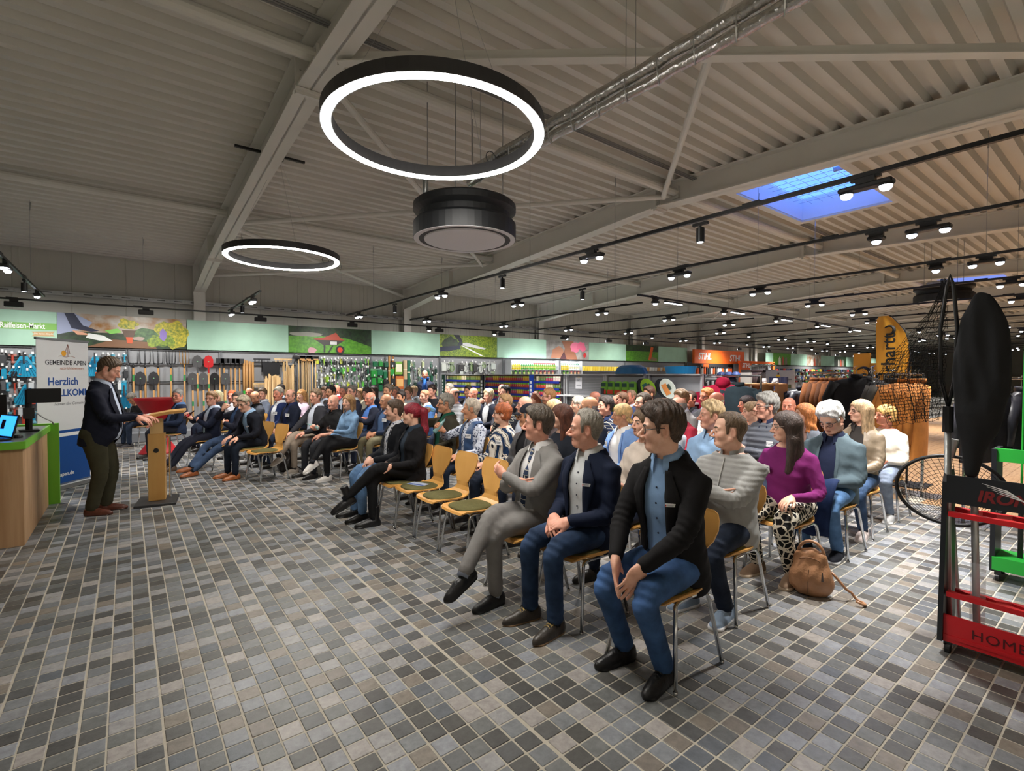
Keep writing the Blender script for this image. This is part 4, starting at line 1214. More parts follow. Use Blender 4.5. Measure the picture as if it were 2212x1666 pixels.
    if tie:
        m = MB(); P = []
        for h, ww in ((.495, .016), (.47, .020), (.455, .014), (.30, .026), (.12, .034), (.05, .036), (.01, .002)):
            for y in (-ww, 0, ww): P.append((front(h * tl, y, .008 + (.006 if y == 0 else 0)), y, h * tl))
        m.add(toroot(P), [[i * 3 + j, i * 3 + j + 1, i * 3 + 4 + j, i * 3 + 3 + j] for i in range(6) for j in range(2)]); m.ob('tie', cloth(tie, 'check'), root)
    if ttype in ('hoodie', 'puffer') and near:
        m = MB(); m.tube([toroot([[front(h * tl, 0, g + .008), 0, h * tl]])[0] for h in np.linspace(.50, .30 if ttype == 'hoodie' else .0, 8)], .004, 5); m.ob('zipper', flat((190, 190, 186)), root)
    if badge:
        side, bw, bh = badge if isinstance(badge, tuple) else (badge, .075, .05)
        h, y = .335 * tl, side * .105
        x = front(h, y, g + .022)
        n0 = nrm(U @ np.array([1, .62 * side, 0])); c = toroot([[x, y, h]])[0]
        o = link('name_badge', _badge(bw, bh), root); yy = nrm(np.cross(U @ np.array([0, 0, 1.]), n0)); basis(o, yy, nrm(np.cross(n0, yy)), n0, c)
    # ------- trousers
    H = {s: np.array([-.005, s * .088 * size, hz - .005]) for s in (1, -1)}
    lt, ls = .435 * size, .425 * size
    leg = {}
    if stand is not None:
        for s in (1, -1):
            ank = np.array([(.03 if s > 0 else -.03), s * .105, .09]); K, ank = ik(H[s], ank, stand * .475, stand * .438, (1, 0, 0)); leg[s] = (K, ank, nrm((1, s * .12, 0)))
    else:
        for s in (1, -1):
            side = 'L' if s > 0 else 'R'
            a, fd, pole = (.43, s * .12, .09), (1, s * .15, 0), (.5, 0, 1)
            if legs == 'tuck': a = (.27, s * .13, .09)
            elif legs == 'wide': a = (.36, s * .16, .09); pole = (.5, s * .25, 1); fd = (1, s * .3, 0)
            elif legs == 'stretch': a = (.66, s * .10, .085)
            elif legs == 'ankles': a = (.70, s * .035, .085 + (.07 if s < 0 else 0)); pole = (.3, s * .3, 1)
            elif legs == 'crossR': (a, fd, pole) = ((.66, .10, .36), (.86, .1, -.40), (.3, -.1, 1)) if s < 0 else ((.42, .07, .09), (1, .1, 0), (.5, 0, 1))
            elif legs == 'crossL': (a, fd, pole) = ((.66, -.10, .36), (.86, -.1, -.40), (.3, .1, 1)) if s > 0 else ((.42, -.07, .09), (1, -.1, 0), (.5, 0, 1))
            K, ank = ik(H[s], a, lt, ls, pole)
            if legs in ('crossR', 'crossL') and ((s < 0) == (legs == 'crossR')):
                K = np.array([.40 * size, s * -.015, hz + .075]); ank = K + nrm(np.array(a) - K) * ls
            leg[s] = (K, ank, nrm(fd))
    bcol, bkind = bottom
    pf = 1.0 if sex == 'm' else .97
    PR = [(-.10, .155 * pf, .11, .115, 0), (-.03, .172 * pf, .118 + bl * .5, .118, 0), (.06, .158 * pf, .110 + bl * .8, .105, 0), (.085, .15 * pf, .105 + bl * .8, .10, 0)]
    pv, pt = rings([(h, a * size, bf * size, bb * size, cx) for (h, a, bf, bb, cx) in PR])
    parts = [(toroot(pv), pt)]
    skirt_k = 1.1 if bkind == 'flower' else 1.16 if stand is not None else 1.0
    for s in (1, -1):
        K, ank, fd = leg[s]
        k = size * skirt_k
        d = ank - K
        parts.append(ball_tube([H[s] + np.array([-.02, 0, .0]), H[s] + (K - H[s]) * .45, K + (H[s] - K) * .10, K + d * .10, K + d * .5, K + d * .97], [.092 * k, .083 * k, .068 * k, .064 * k, .056 * k, (.052 if sex == 'm' else .047) * k], 12))
    V, Tt = union_mesh(parts, vox * 1.25)
    V = relax(V, Tt, 3 if near else 2, .5)
    N = normals(V, Tt)
    fold = np.sin(V[:, 0] * 40 + V[:, 1] * 25 + ph[4]) * np.sin(V[:, 2] * 38 + ph[5]) * .8
    for s in (1, -1):
        K, ank, fd = leg[s]
        dK = np.linalg.norm(V - K, axis=1); dA = np.linalg.norm(V - ank, axis=1)
        ax = nrm(ank - H[s]); ax2 = nrm(ank - K)
        fold = fold + 2.0 * np.exp(-(dK / .10) ** 2) * np.sin(((V - K) @ ax) * 130 + ph[0]) + 1.6 * np.exp(-(dA / .10) ** 2) * np.sin(((V - ank) @ ax2) * 150 + ph[1])
    V = V + N * (fold * .0019)[:, None]
    sc = np.full(len(V), .2)
    for s in (1, -1):
        K, ank, fd = leg[s]
        ax2 = nrm(ank - K); t = (V - ank) @ ax2
        crop = .03 if extra != 'cropped' else .09
        sc = np.where(np.linalg.norm(V - ank, axis=1) < .2, np.minimum(sc, np.where(np.linalg.norm(V - ank - ax2 * np.clip(t, -.2, .2)[:, None], axis=1) < .10, -t - crop + .055, .2)), sc)
    V, Tt = clip(V, Tt, sc)
    link('trousers', mesh('trousers', V, Tt, cloth(bcol, bkind), smooth=True), root)
    # ------- shoes
    st, uc, sc_ = shoes
    (uv_, ut), (sv_, st_) = shoe(st, lod)
    for s in (1, -1):
        K, ank, fd = leg[s]
        z = np.array([0, 0, 1.]) if abs(fd[2]) < .1 else nrm(np.array([-fd[2] * fd[0], -fd[2] * fd[1], 1 - fd[2] ** 2]))
        y = np.cross(z, fd)
        Rm = np.stack([fd, y, z], 1)
        off = ank - np.array([0, 0, .09]) if abs(fd[2]) < .1 else ank - z * .085
        if abs(fd[2]) < .1: off[2] = max(0.001, ank[2] - .09)
        sv2 = uv_.copy(); sv2[:, 1] *= s
        o = link('shoe', _shmesh(st, s, cloth(uc, 'leather' if st != 'sneaker' else 'plain'), sc_), root)
        basis(o, fd, y, z, off)
        recolour(o, cloth(uc, 'leather' if st != 'sneaker' else 'plain'))
        o2 = link('sole', _shmesh(st, s, None, sc_, True), o); recolour(o2, flat(sc_))
        if lod == 0 and st != 'boot':
            m = MB()
            for k in range(4):
                x = .038 + k * .019; zt = .040 + .046 * math.sqrt(1 - ((x - .03) / .085) ** 2) + .0015
                m.tube([(x - .006, -.022, zt - .007), (x, 0, zt + .001), (x + .006, .022, zt - .007)], .0022, 5); m.tube([(x - .006, .022, zt - .007), (x, 0, zt + .001), (x + .006, -.022, zt - .007)], .0022, 5)
            m.ob('laces', flat((196, 168, 104) if uc[0] == 62 else tuple(min(255, c + 22) for c in uc)), o)
    # ------- body: head, hands, and the frame of limbs they grow from, one mesh
    BV, BT, BC = [], [], []
    nb = 0
    sk = np.array(lin(SK[skin])) * rs.uniform(.92, 1.05)
    def addb(V, T, C):
        nonlocal nb
        BV.append(V); BT.append(np.asarray(T) + nb); nb += len(V)
        C = np.asarray(C, float); BC.append(np.tile(C, (len(V), 1)) if C.ndim == 1 else C)
    HM = rot_z(R(hyaw)) @ rot_y(R(hpitch) + la * .35)
    hs = size * (.985 if sex == 'm' else .94)
    def tohead(V): return (np.asarray(V) * hs) @ HM.T + head_rel
    hv, ht, hn = head(var, lod)
    C = np.tile(sk, (len(hv), 1))
    x, y, z = hv[:, 0], np.abs(hv[:, 1]), hv[:, 2]
    blush = np.exp(-(((y - .045) / .02) ** 2 + ((z + .035) / .025) ** 2)) * (x > .02) + np.exp(-((y / .014) ** 2 + ((z + .035) / .02) ** 2)) * (x > .09) + (y > .078) * .8
    C = C * (1 - blush[:, None] * np.array([.03, .16, .16]))
    bd = beard
    if bd:
        bs = np.minimum(-.030 - z + .35 * np.clip(x - .03, 0, 1), z + .14) ; bs = np.where((z < -.05) & (z > -.135) & (x > -.02) & (y < .075), 1., 0.) * np.clip((-.045 - z + (x - .06) * .1) / .012, 0, 1)
        bs = np.maximum(bs, (np.abs(z + .056) < .006) * (y < .024) * (x > .07))
        C = C * (1 - bs[:, None] * bd[1]) + np.array(lin(bd[0])) * bs[:, None] * bd[1]
    h = hair
    if h and h[0] == 'cap':                      # stubble tint below thin hair
        s0 = np.clip(hairline(hv, h[2]) / .012 + .3, 0, 1) * .6; C = C * (1 - s0[:, None]) + np.array(lin(h[1])) * s0[:, None]
    wk = np.clip((hv[:, 2] + .185) / .11, 0, 1)[:, None]; wk = wk * wk * (3 - 2 * wk)
    addb(tohead(hv) * wk + ((hv * hs) @ rot_y(la * .7).T + head_rel) * (1 - wk), ht, C)
    hc = h[1] if h else (150, 120, 100)
    bc = brow if brow else tuple(int(a * .75) for a in hc)
    for (V, T, c) in face_marks(var, sk, lod, sex, lin(bc), eyes_down): addb(tohead(V), T, c)
    for s in (1, -1):
        E, wr, fd, pn, hsn = arm[s]
        V, T = hand(hsn, lod)
        V = V.copy() * (size * (1 if sex == 'm' else .9)); V[:, 1] *= s
        T = T if s > 0 else T[:, ::-1]
        pn2 = nrm(pn - fd * (pn @ fd)); zz = -pn2; yy = np.cross(zz, fd)
        addb(V @ np.stack([fd, yy, zz], 1).T + wr, T, sk * np.array([1.0, .93, .92]))
        V, T = ball_tube([S[s], E + (S[s] + wr - 2 * E) * .06, wr], ([.03, .016, .022] if not short else [.045, .038 * rs_, .029 * rs_]), 10); addb(V, T, sk)
        K, ank, ff = leg[s]
        V, T = ball_tube([H[s], K + (H[s] + ank - 2 * K) * .06, ank], [.05, .025, .030], 8)
        addb(V, T, sk)
    V, T = rings([(hh, a * .9, bf * .88, bb * .88, cx) for (hh, a, bf, bb, cx) in TP_[1:]], 16); addb(toroot(V), T, sk)
    me = mesh('body', np.vstack(BV), np.vstack(BT), M_SKIN, smooth=True)
    a = me.attributes.new('tone', 'FLOAT_COLOR', 'POINT'); Cc = np.hstack([np.vstack(BC), np.ones((nb, 1))]).astype(np.float32)
    a.data.foreach_set('color', Cc.ravel())
    link('body', me, root)
    for s in (1, -1):
        K, ank, ff = leg[s]
        m = MB(); d = nrm(ank - K); m.tube([ank - d * (.09 if extra != 'cropped' else .03), ank + d * .03], .040, 10); m.ob('sock', cloth((150, 158, 178) if extra == 'greysock' else (34, 36, 42), 'plain'), root, smooth=True)
    # ------- hair, glasses, hat
    if h:
        if h[0] == 'cap': V, T = hair_cap(var, lod, h[2], rs)
        else: V, T = hair_long(h[0], lod)
        link('hair', mesh('hair', tohead(V), T, hair_mat(h[1]), smooth=True), root)
        if h[0] in ('long', 'bob', 'wavy', 'verylong', 'shortw', 'bun', 'pony') and h[2].get('fringe'):
            V, T = hair_cap('woman', lod, dict(front=.040, t=.006), rs); link('fringe', mesh('fringe', tohead(V), T, hair_mat(h[1]), smooth=True), root)
    if glasses:
        m = MB()
        gx = max(face_x(var, .032, .018), face_x(var, .032, -.018)) + .006
        rw, rh = (.026, .0195)
        def rim(s):
            return [(gx - .008 * (abs(math.cos(q)) * .5 + .5 * (math.cos(q) * s > 0)), s * .033 + s * rw * math.copysign(abs(math.cos(q)) ** .7, math.cos(q)) * s, -.001 + rh * math.copysign(abs(math.sin(q)) ** .75, math.sin(q))) for q in np.linspace(0, 2 * math.pi, 18, endpoint=False)]
        rt = .0019 if near else .0026
        for s in (1, -1): m.tube([tohead([p])[0] for p in rim(s)], rt, 5, closed=True)
        m.tube([tohead([p])[0] for p in ((gx - .004, -.008, .004), (gx + .001, 0, .007), (gx - .004, .008, .004))], rt, 5)
        for s in (1, -1): m.tube([tohead([p])[0] for p in ((gx - .011, s * .059, .006), (.06, s * .0735, .008), (-.005, s * .081, .012), (-.025, s * .082, -.004))], rt * 1.1, 5)
        m.ob('glasses', mat('frame_%d_%d_%d' % tuple(glasses), glasses, .35), root)
    if hat:
        V, T, N = head(var, lod)
        s = V[:, 2] - .036 + .10 * np.clip(-V[:, 0] - .02, 0, 1)
        V2, T2 = clip(V + N * .010 + np.array([0, 0, .004]), T, s)
        link('cap_crown', mesh('cap_crown', tohead(V2), T2, cloth(hat, 'wool'), smooth=True), root)
        P, F = [], []
        for i in range(13):
            q = R(-62 + 124 * i / 12)
            for r_, z_ in ((.0, .036), (.028, .034), (.055, .022)):
                P.append((.008 + (.098 + r_ * math.cos(q * .9) * 1.1) * math.cos(q), (.086 + r_ * .25) * math.sin(q), z_ - .012 * abs(math.sin(q))))
        for i in range(12):
            for j in range(2): F.append([i * 3 + j, i * 3 + j + 1, i * 3 + 4 + j, i * 3 + 3 + j])
        m = MB(); m.add(tohead(P), F); o = m.ob('cap_peak', cloth(hat, 'wool'), root, smooth=True); md = o.modifiers.new('thick', 'SOLIDIFY'); md.thickness = .004
    PEOPLE.append(dict(root=root, base=base, yaw=yawr, chair=chair and stand is None, who=who, arm=arm, Rz=Rz, clabel=chairlabel))
    return PEOPLE[-1]
def hash_(s):
    h = 7
    for c in s: h = (h * 131 + ord(c)) % 1000003
    return h
_bm = {}
def _badge(w, h):
    if (w, h) not in _bm:
        m = MB(); m.box((0, 0, 0), (w, h, .003), mi=0); m.box((0, h * .16, .0018), (w * .7, h * .12, .0006), mi=1); m.box((0, -h * .12, .0018), (w * .55, h * .10, .0006), mi=1); m.box((-w * .42, 0, .0018), (w * .1, h * .6, .0006), mi=2 if w < .07 else 1)
        _bm[(w, h)] = m.me('name_badge', [flat((236, 236, 236)), flat((110, 116, 130)), flat((200, 40, 40))])
    return _bm[(w, h)]
_sm = {}
def _shmesh(st, s, m, sc, sole=False):
    k = (st, s, sole)
    if k not in _sm:
        (a, b), (c, d) = shoe(st, 1)
        V, T = (c, d) if sole else (a, b)
        V = V.copy(); V[:, 1] *= s
        _sm[k] = mesh('sole' if sole else 'shoe', V, T if s > 0 else T[:, ::-1], flat((30, 30, 30)), smooth=True)
    return _sm[k]
# ================================================================ chairs
M_PLY = mat('beech_ply', (230, 176, 100), .36, rgb2=(218, 158, 80), vscale=5, stretch=(1, 1, .12))
M_OLIVE = mat('olive_felt', (96, 92, 52), .95, var=.12, vscale=30, bump=.4, bscale=90)
def chair_meshes():
    path = []                                    # (x, z, half width) along the bent shell
    for x, z, w in ((.225, .418, .150), (.218, .432, .178), (.19, .442, .192), (.10, .440, .200), (.0, .434, .198), (-.09, .436, .186), (-.145, .448, .165), (-.178, .475, .130), (-.192, .515, .098), (-.200, .555, .094), (-.212, .61, .128), (-.226, .67, .172), (-.240, .73, .192), (-.254, .785, .190), (-.264, .82, .176), (-.268, .835, .150)): path.append((x, z, w))
    V, F = [], []
    ny = 9
    k = len(path)
    for side in (0, 1):
        for i, (x, z, w) in enumerate(path):
            a, b = path[max(0, i - 1)], path[min(k - 1, i + 1)]
            t = nrm((b[0] - a[0], 0, b[1] - a[1])); n = np.array([t[2], 0, -t[0]]) * (.011 if side else 0)
            for j in range(ny):
                q = -1 + 2 * j / (ny - 1)
                dish = .012 * q * q
                V.append((x + n[0] + (dish if i > 8 else 0), q * w, z + n[2] + (dish * .6 if i < 7 else 0)))
    o = k * ny
    for i in range(k - 1):
        for j in range(ny - 1):
            p = i * ny + j; F.append([p, p + 1, p + ny + 1, p + ny]); F.append([o + p, o + p + ny, o + p + ny + 1, o + p + 1])
    for i in range(k - 1):
        for j in (0, ny - 1):
            p = i * ny + j; F.append([p, p + ny, o + p + ny, o + p] if j == 0 else [p, o + p, o + p + ny, p + ny])
    for i in (0, k - 1):
        for j in range(ny - 1):
            p = i * ny + j; F.append([p, o + p, o + p + 1, p + 1] if i == 0 else [p, p + 1, o + p + 1, o + p])
    shell = mesh('seat_shell', V, F, M_PLY, smooth=False)
    m = MB()
    P = []
    n = 28
    for (gr, z) in ((.96, .444), (1.0, .450), (1.0, .458), (.93, .466), (.5, .468)):
        for j in range(n):
            q = 2 * math.pi * j / n
            c, s = math.cos(q), math.sin(q)
            P.append((.035 + gr * .175 * math.copysign(abs(c) ** .72, c), gr * (.172 + .012 * c) * math.copysign(abs(s) ** .72, s), z))
    FF = [[i * n + j, i * n + (j + 1) % n, (i + 1) * n + (j + 1) % n, (i + 1) * n + j] for i in range(4) for j in range(n)] + [[4 * n + j for j in range(n)], [n - 1 - j for j in range(n)]]
    m.add(P, FF); cush = m.me('cushion', M_OLIVE, True)
    legs = []
    for (sx, s) in ((1, 1), (1, -1), (-1, 1), (-1, -1)):
        m = MB()
        if sx > 0: pts = [(.0, s * .165, .418), (.125, s * .168, .418), (.150, s * .175, .408), (.163, s * .183, .385), (.218, s * .224, .012)]
        else: pts = [(-.0, s * .165, .418), (-.10, s * .168, .418), (-.128, s * .175, .408), (-.143, s * .182, .385), (-.225, s * .218, .012)]
        m.tube(pts, .0115, 8); m.cyl((pts[-1][0], pts[-1][1], .0), .013, .02, 8)
        legs.append(m.me('leg', M_CHROME, True))
    m = MB(); m.tube([(.12, -.165, .418), (.12, .165, .418)], .010, 6); bar = m.me('cross_bar', M_CHROME)
    m = MB(); m.tube([(-.10, -.165, .418), (-.10, .165, .418)], .010, 6); bar2 = m.me('cross_bar', M_CHROME)
    m = MB(); m.tube([(.03, -.165, .41), (.02, -.20, .37), (-.01, -.235, .36), (-.04, -.235, .375), (-.05, -.21, .40)], .005, 6); hook = m.me('link_hook', M_CHROME, True)
    return shell, cush, legs, bar, bar2, hook
CH = chair_meshes()
def chair(x, y, yaw, label, group=None):
    t = thing('plywood_chair', label, 'chair', (x, y, 0), yaw, group)
    link('seat_shell', CH[0], t); link('cushion', CH[1], t)
    for l in CH[2]: link('leg', l, t)
    link('cross_bar', CH[3], t); link('cross_bar', CH[4], t); link('link_hook', CH[5], t)
    return t
for y, lb in ((4.62, 'empty plywood chair with a flyer on its olive cushion, beside the red-haired woman'), (4.14, 'empty plywood chair with olive cushion, middle one of three empty chairs'), (3.66, 'empty plywood chair with olive cushion beside the person in the grey suit')): chair(2.40, y, R(180), lb)
chair(1.66, 8.2, R(195), 'empty front plywood chair at the aisle, facing the lectern'); chair(1.56, 8.68, R(195), 'empty plywood chair between the aisle chair and the person leaning forward')
# ================================================================ the audience
SPK = np.array([-.25, 7.45])
RX = [2.45, 3.32, 4.18, 5.05, 5.95, 6.85]
def aud(key, who, u, v, row, blk='R', **k):
    """one seated listener; the head is turned to the lectern"""
    if blk == 'R': x = RX[row] + k.pop('dx', 0); hp = atx(u, v, x); kw = dict(X=x); yaw = k.pop('yaw', 180)
    else:
        q = aty(u, v, 1.0); y = (3.84 + .93 * row) / (q[0] + .26) + k.pop('dy', 0); hp = aty(u, v, y); kw = dict(Y=y); yaw = k.pop('yaw', 197)
    d = SPK - hp[:2]
    a = math.degrees(math.atan2(d[1], d[0])) - yaw
    a = (a + 180) % 360 - 180
    k.setdefault('hyaw', float(np.clip(a * .85, -52, 52)))
    k.setdefault('lean', -5)
    return person(key, u, v, yaw=yaw, label=who, chairlabel='plywood chair with chrome legs under the ' + key, **kw, **k)
def H(rgb, **o): return ('cap', rgb, o)
GREY, WHITE, BROWN, DARK, BLOND, GINGER = (128, 122, 114), (206, 204, 200), (84, 62, 44), (40, 32, 28), (190, 156, 108), (168, 92, 50)
NAVY, BLACK, CHAR, JEAN, JEAND = (22, 29, 48), (20, 20, 23), (44, 45, 50), (64, 100, 148), (27, 40, 62)
BALD = dict(crown=.050, t=.003, top=0, nof=.01)
# ---- block on the aisle side of the fishing stand, front row
aud('person in the black blazer', 'person in black blazer, pale blue shirt and jeans, hands together between knees, end front seat', 1430, 927, 0, lod=0, var='square', hair=H((62, 46, 34), t=.016, top=1.1, rough=.35, front=.066, sweep=.25), top=('jacket', (22, 21, 23), 'wool'), shirt=(138, 172, 214), bottom=((50, 86, 140), 'denim'), shoes=('dress', (22, 21, 22), (16, 16, 16)), arms=('hang', 'hang'), legs='tuck', lean=7, hyaw=-50, glasses=(22, 22, 26), badge=(1, .055, .018), opened='wide', size=1.06, dx=-.12)
aud('person in the navy blazer', 'person in navy blazer and white shirt with folded hands, receding grey hair, brown boat shoes', 1265, 927, 0, lod=0, var='lean', hair=H((132, 126, 116), t=.010, recede=.09, front=.092, nof=.055, top=.4), top=('jacket', (23, 32, 54), 'wool'), shirt=(222, 226, 228), bottom=((34, 58, 92), 'denim'), shoes=('dress', (62, 56, 50), (140, 112, 82)), arms=('lap', 'lap'), legs='flat', hyaw=-44, badge=(1, .055, .018), opened='wide', lean=1, size=1.04, skin='pink')
aud('person in the grey suit', 'person in light grey suit and plaid tie with crossed arms and crossed legs', 1163, 917, 0, lod=0, var='man', hair=H((74, 64, 54), t=.015, top=1.0, front=.070, sweep=.4), top=('jacket', (134, 132, 130), 'wool'), shirt=(226, 226, 226), tie=(66, 84, 120), bottom=((130, 127, 125), 'wool'), shoes=('dress', (20, 20, 22), (16, 16, 16)), arms=('crossA', 'crossB'), legs='crossR', lean=-6, hyaw=-44, extra='greysock', skin='pink', size=1.03)
aud('woman with long red hair', 'woman with long wine-red ponytail in black cardigan, crossed legs and black ankle boots', 889, 895, 0, lod=0, sex='w', var='woman', hair=('pony', (120, 18, 36), {}), top=('coat', (22, 21, 24), 'wool'), shirt=(40, 52, 66), bottom=((20, 20, 22), 'plain'), shoes=('boot', (22, 21, 22), (18, 18, 18)), arms=('lap', 'lap'), legs='crossL', hyaw=-30, lean=-3, brow=(60, 30, 26))
aud('person beside the red-haired woman', 'crew-cut person in open black jacket, printed shirt and light jeans beside the red-haired woman', 852, 887, 0, lod=0, hair=H((72, 54, 40), t=.008, top=1.0, front=.068), top=('coat', (22, 24, 30), 'wool'), shirt=((204, 206, 212), 'dots'), bottom=((92, 132, 182), 'denim'), shoes=('dress', (24, 22, 22), (18, 18, 18)), arms=('lap', 'lap'), hyaw=-22, lean=-4, skin='fair', beard=((90, 66, 50), .3))
# ---- second row
aud('person in the grey knit sweater', 'heavy-set person in light grey quilted zip sweater and dark jeans with crossed arms', 1575, 931, 1, lod=0, var='heavy', hair=H((96, 76, 56), t=.006, recede=.05, front=.082, top=.6), top=('hoodie', (160, 160, 158), 'wool'), bottom=((30, 42, 62), 'denim'), shoes=('sneaker', (140, 158, 180), (226, 226, 226)), arms=('crossA', 'crossB'), legs='tuck', belly=.05, size=1.05, hyaw=-50, eyes_down=True, lean=-3)
aud('woman in beige', 'dark-blonde woman in beige top half hidden behind the black blazer, hand at phone', 1390, 914, 1, lod=0, sex='w', var='woman', hair=('bun', (98, 78, 58), {}), top=('blouse', (196, 184, 172), 'plain'), arms=('phone', 'lap'), hyaw=-14)
aud('woman with long brown hair', 'woman with long straight chestnut hair and navy top behind the grey suit', 1212, 900, 1, sex='w', var='woman', hair=('long', (82, 44, 30), {}), top=('blouse', (26, 30, 40), 'plain'), hyaw=-35)
aud('person in the flat cap', 'person in dark peaked cap and grey work jacket behind the grey suit', 1141, 899, 1, hair=H(GREY, t=.005), var='lean', hat=(32, 34, 44), top=('coat', (66, 66, 70), 'shiny'), shirt=(24, 24, 28), hyaw=-48, skin='tan')
aud('woman with short red hair', 'woman with short ginger hair, glasses and navy-and-cream swirl blouse', 1085, 894, 1, lod=0, sex='w', var='woman', hair=('shortw', (168, 88, 46), dict(fringe=1)), top=('blouse', (26, 50, 84), 'swirl'), bottom=((30, 40, 60), 'denim'), glasses=(96, 80, 72), hyaw=-42, belly=.03, badge=1)
aud('person in the blue vest', 'grey-haired person in blue quilted vest over patterned shirt holding a clear bottle', 1018, 884, 1, lod=0, var='lean', hair=H((178, 166, 148), t=.010, front=.074), top=('vest', (58, 84, 124), 'shiny'), shirt=((202, 208, 222), 'dots'), bottom=(JEAND, 'denim'), arms=('thigh', ((.33, .10, .94), (-.2, .8, -.6), (.6, .35, .6), (.1, -1, 0), 'grip')), hyaw=-38, skin='tan', badge=1)
aud('person in the olive jacket', 'person with swept grey hair and glasses in olive jacket drinking from a glass', 962, 873, 1, lod=0, var='heavy', hair=H((140, 134, 124), t=.014, top=.9, sweep=-.2), top=('coat', (58, 54, 42), 'wool'), shirt=(24, 84, 66), bottom=(CHAR, 'wool'), arms=('thigh', ((.27, .06, 1.10), (.1, .8, -.6), (-.35, -.45, .8), (-.3, -.9, 0), 'grip')), glasses=(60, 54, 50), hyaw=-24, skin='tan')
# ---- third row
aud('woman in purple', 'woman with very long dark hair, purple sweater and black floral trousers', 1697, 922, 2, lod=0, sex='w', var='woman', hair=('verylong', (58, 44, 38), {}), top=('blouse', (118, 34, 100), 'plain'), bottom=((24, 24, 26), 'flower'), shoes=('sneaker', (136, 112, 92), (196, 176, 152)), arms=('thigh', 'thigh'), legs='tuck', belly=.05, hyaw=-46, badge=(-1, .075, .055), glasses=(150, 140, 130), lean=6, size=1.03)
aud('person in the light blue shirt', 'person with tousled blond hair in light blue shirt behind the grey knit sweater', 1536, 898, 2, lod=0, var='square', hair=H((176, 150, 112), t=.014, rough=.4, top=.9), top=('polo', (150, 184, 222), 'plain'), collar=(160, 192, 226), hyaw=-40, skin='pink', bottom=(JEAND, 'denim'))
aud('person in the white shirt', 'bald person in white shirt almost hidden behind the black blazer', 1432, 886, 2, var='square', hair=H(GREY, **BALD), top=('blouse', (226, 230, 238), 'plain'), collar=(226, 230, 238), skin='pink', hyaw=-30)
aud('blonde woman in the blue blazer', 'blonde woman with fringe in light blue blazer over white top with badge', 1343, 897, 2, sex='w', var='woman', hair=('bun', (206, 172, 116), dict(fringe=1)), top=('coat', (126, 162, 218), 'plain'), shirt=(238, 238, 238), glasses=(150, 130, 110), hyaw=-40, badge=-1, skin='tan')
aud('tanned bald person', 'tanned bald person with thin glasses beside the blonde woman', 1272, 880, 2, hair=H(GREY, crown=.02, t=.002, top=0, nof=0), top=('coat', (40, 44, 54), 'wool'), glasses=(120, 100, 90), skin='tan', hyaw=-44)
aud('bald person behind the flat cap', 'bald person whose head shows behind the flat cap', 1133, 876, 2, hair=H(BROWN, crown=.01, t=.002, top=0, nof=-.02), top=('coat', (46, 50, 62), 'wool'), skin='pink')
aud('person in the plaid shirt', 'person with sandy short hair and glasses in dark plaid shirt', 1091, 871, 2, hair=H((164, 130, 88), t=.009), var='heavy', top=('coat', (38, 44, 58), 'check'), shirt=(30, 32, 40), glasses=(150, 110, 90), skin='pink', belly=.04)
# ---- fourth row
aud('white-haired person', 'white-haired person in grey fleece jacket looking down, a blue cloth over the knees', 1796, 905, 3, lod=0, var='heavy', hair=H((226, 226, 224), t=.020, top=.9, rough=.4), top=('coat', (84, 100, 108), 'wool'), shirt=(28, 36, 62), bottom=((78, 124, 178), 'denim'), shoes=('sneaker', (30, 32, 40), (210, 210, 210)), arms=('lap', 'lap'), legs='tuck', hpitch=30, hyaw=-14, eyes_down=True, glasses=(34, 26, 28), belly=.05, lean=4, size=1.05, opened='wide')
aud('person in the puffer jacket', 'person with curly grey hair and glasses in grey puffer jacket with crossed arms', 1655, 879, 3, lod=0, var='lean', hair=H((142, 140, 136), t=.018, rough=.45, top=.8), top=('puffer', (86, 90, 100), 'shiny'), collar=(28, 36, 62), arms=('crossA', 'crossB'), glasses=(36, 34, 36), hyaw=-40, skin='pink', badge=1)
aud('person in the red sweater', 'balding grey person in crimson sweater', 1463, 881, 3, hair=H((150, 146, 142), crown=.06, t=.004, top=0, nof=.02), top=('blouse', (172, 44, 64), 'plain'), collar=(220, 220, 220), var='heavy', skin='pink', hyaw=-42)
aud('bearded person with glasses', 'bearded person with glasses and dark receding hair', 1389, 871, 3, hair=H((66, 54, 44), t=.008, recede=.05), beard=((80, 60, 46), .75), glasses=(40, 34, 32), top=('coat', (40, 52, 84), 'wool'))
aud('person in the checked navy shirt', 'dark-haired person in navy checked shirt behind the navy blazer', 1308, 878, 3, hair=H((50, 42, 38), t=.014, top=.8), top=('polo', (34, 48, 84), 'check'), collar=(34, 48, 84), skin='pink', var='heavy')
aud('woman with cropped grey hair', 'woman with cropped grey hair and pale floral scarf', 1248, 874, 3, sex='w', var='woman', hair=('shortw', (190, 182, 168), {}), top=('blouse', (206, 206, 196), 'dots'), hyaw=-34)
aud('red-bearded person', 'red-blond bearded person with glasses before the seed rack', 1185, 857, 3, hair=H((176, 126, 80), t=.010), beard=((150, 96, 60), .8), glasses=(70, 56, 48), top=('coat', (150, 150, 142), 'plain'), skin='pink', hyaw=-40)
aud('blonde behind the brown-haired woman', 'blond person whose crown shows above the brown-haired woman', 1195, 884, 2, sex='w', var='woman', hair=('bob', (206, 176, 128), {}), top=('blouse', (70, 60, 60), 'plain'))
aud('woman with hand in her hair', 'auburn woman with one hand in her hair before the seed rack', 1157, 866, 4, sex='w', var='woman', hair=('bob', (130, 66, 36), {}), top=('blouse', (110, 108, 104), 'plain'), arms=(((.04, .08, 1.26), (.2, 1, .2), (-.5, -.75, .3), (0, 0, -1), 'relax'), 'lap'))
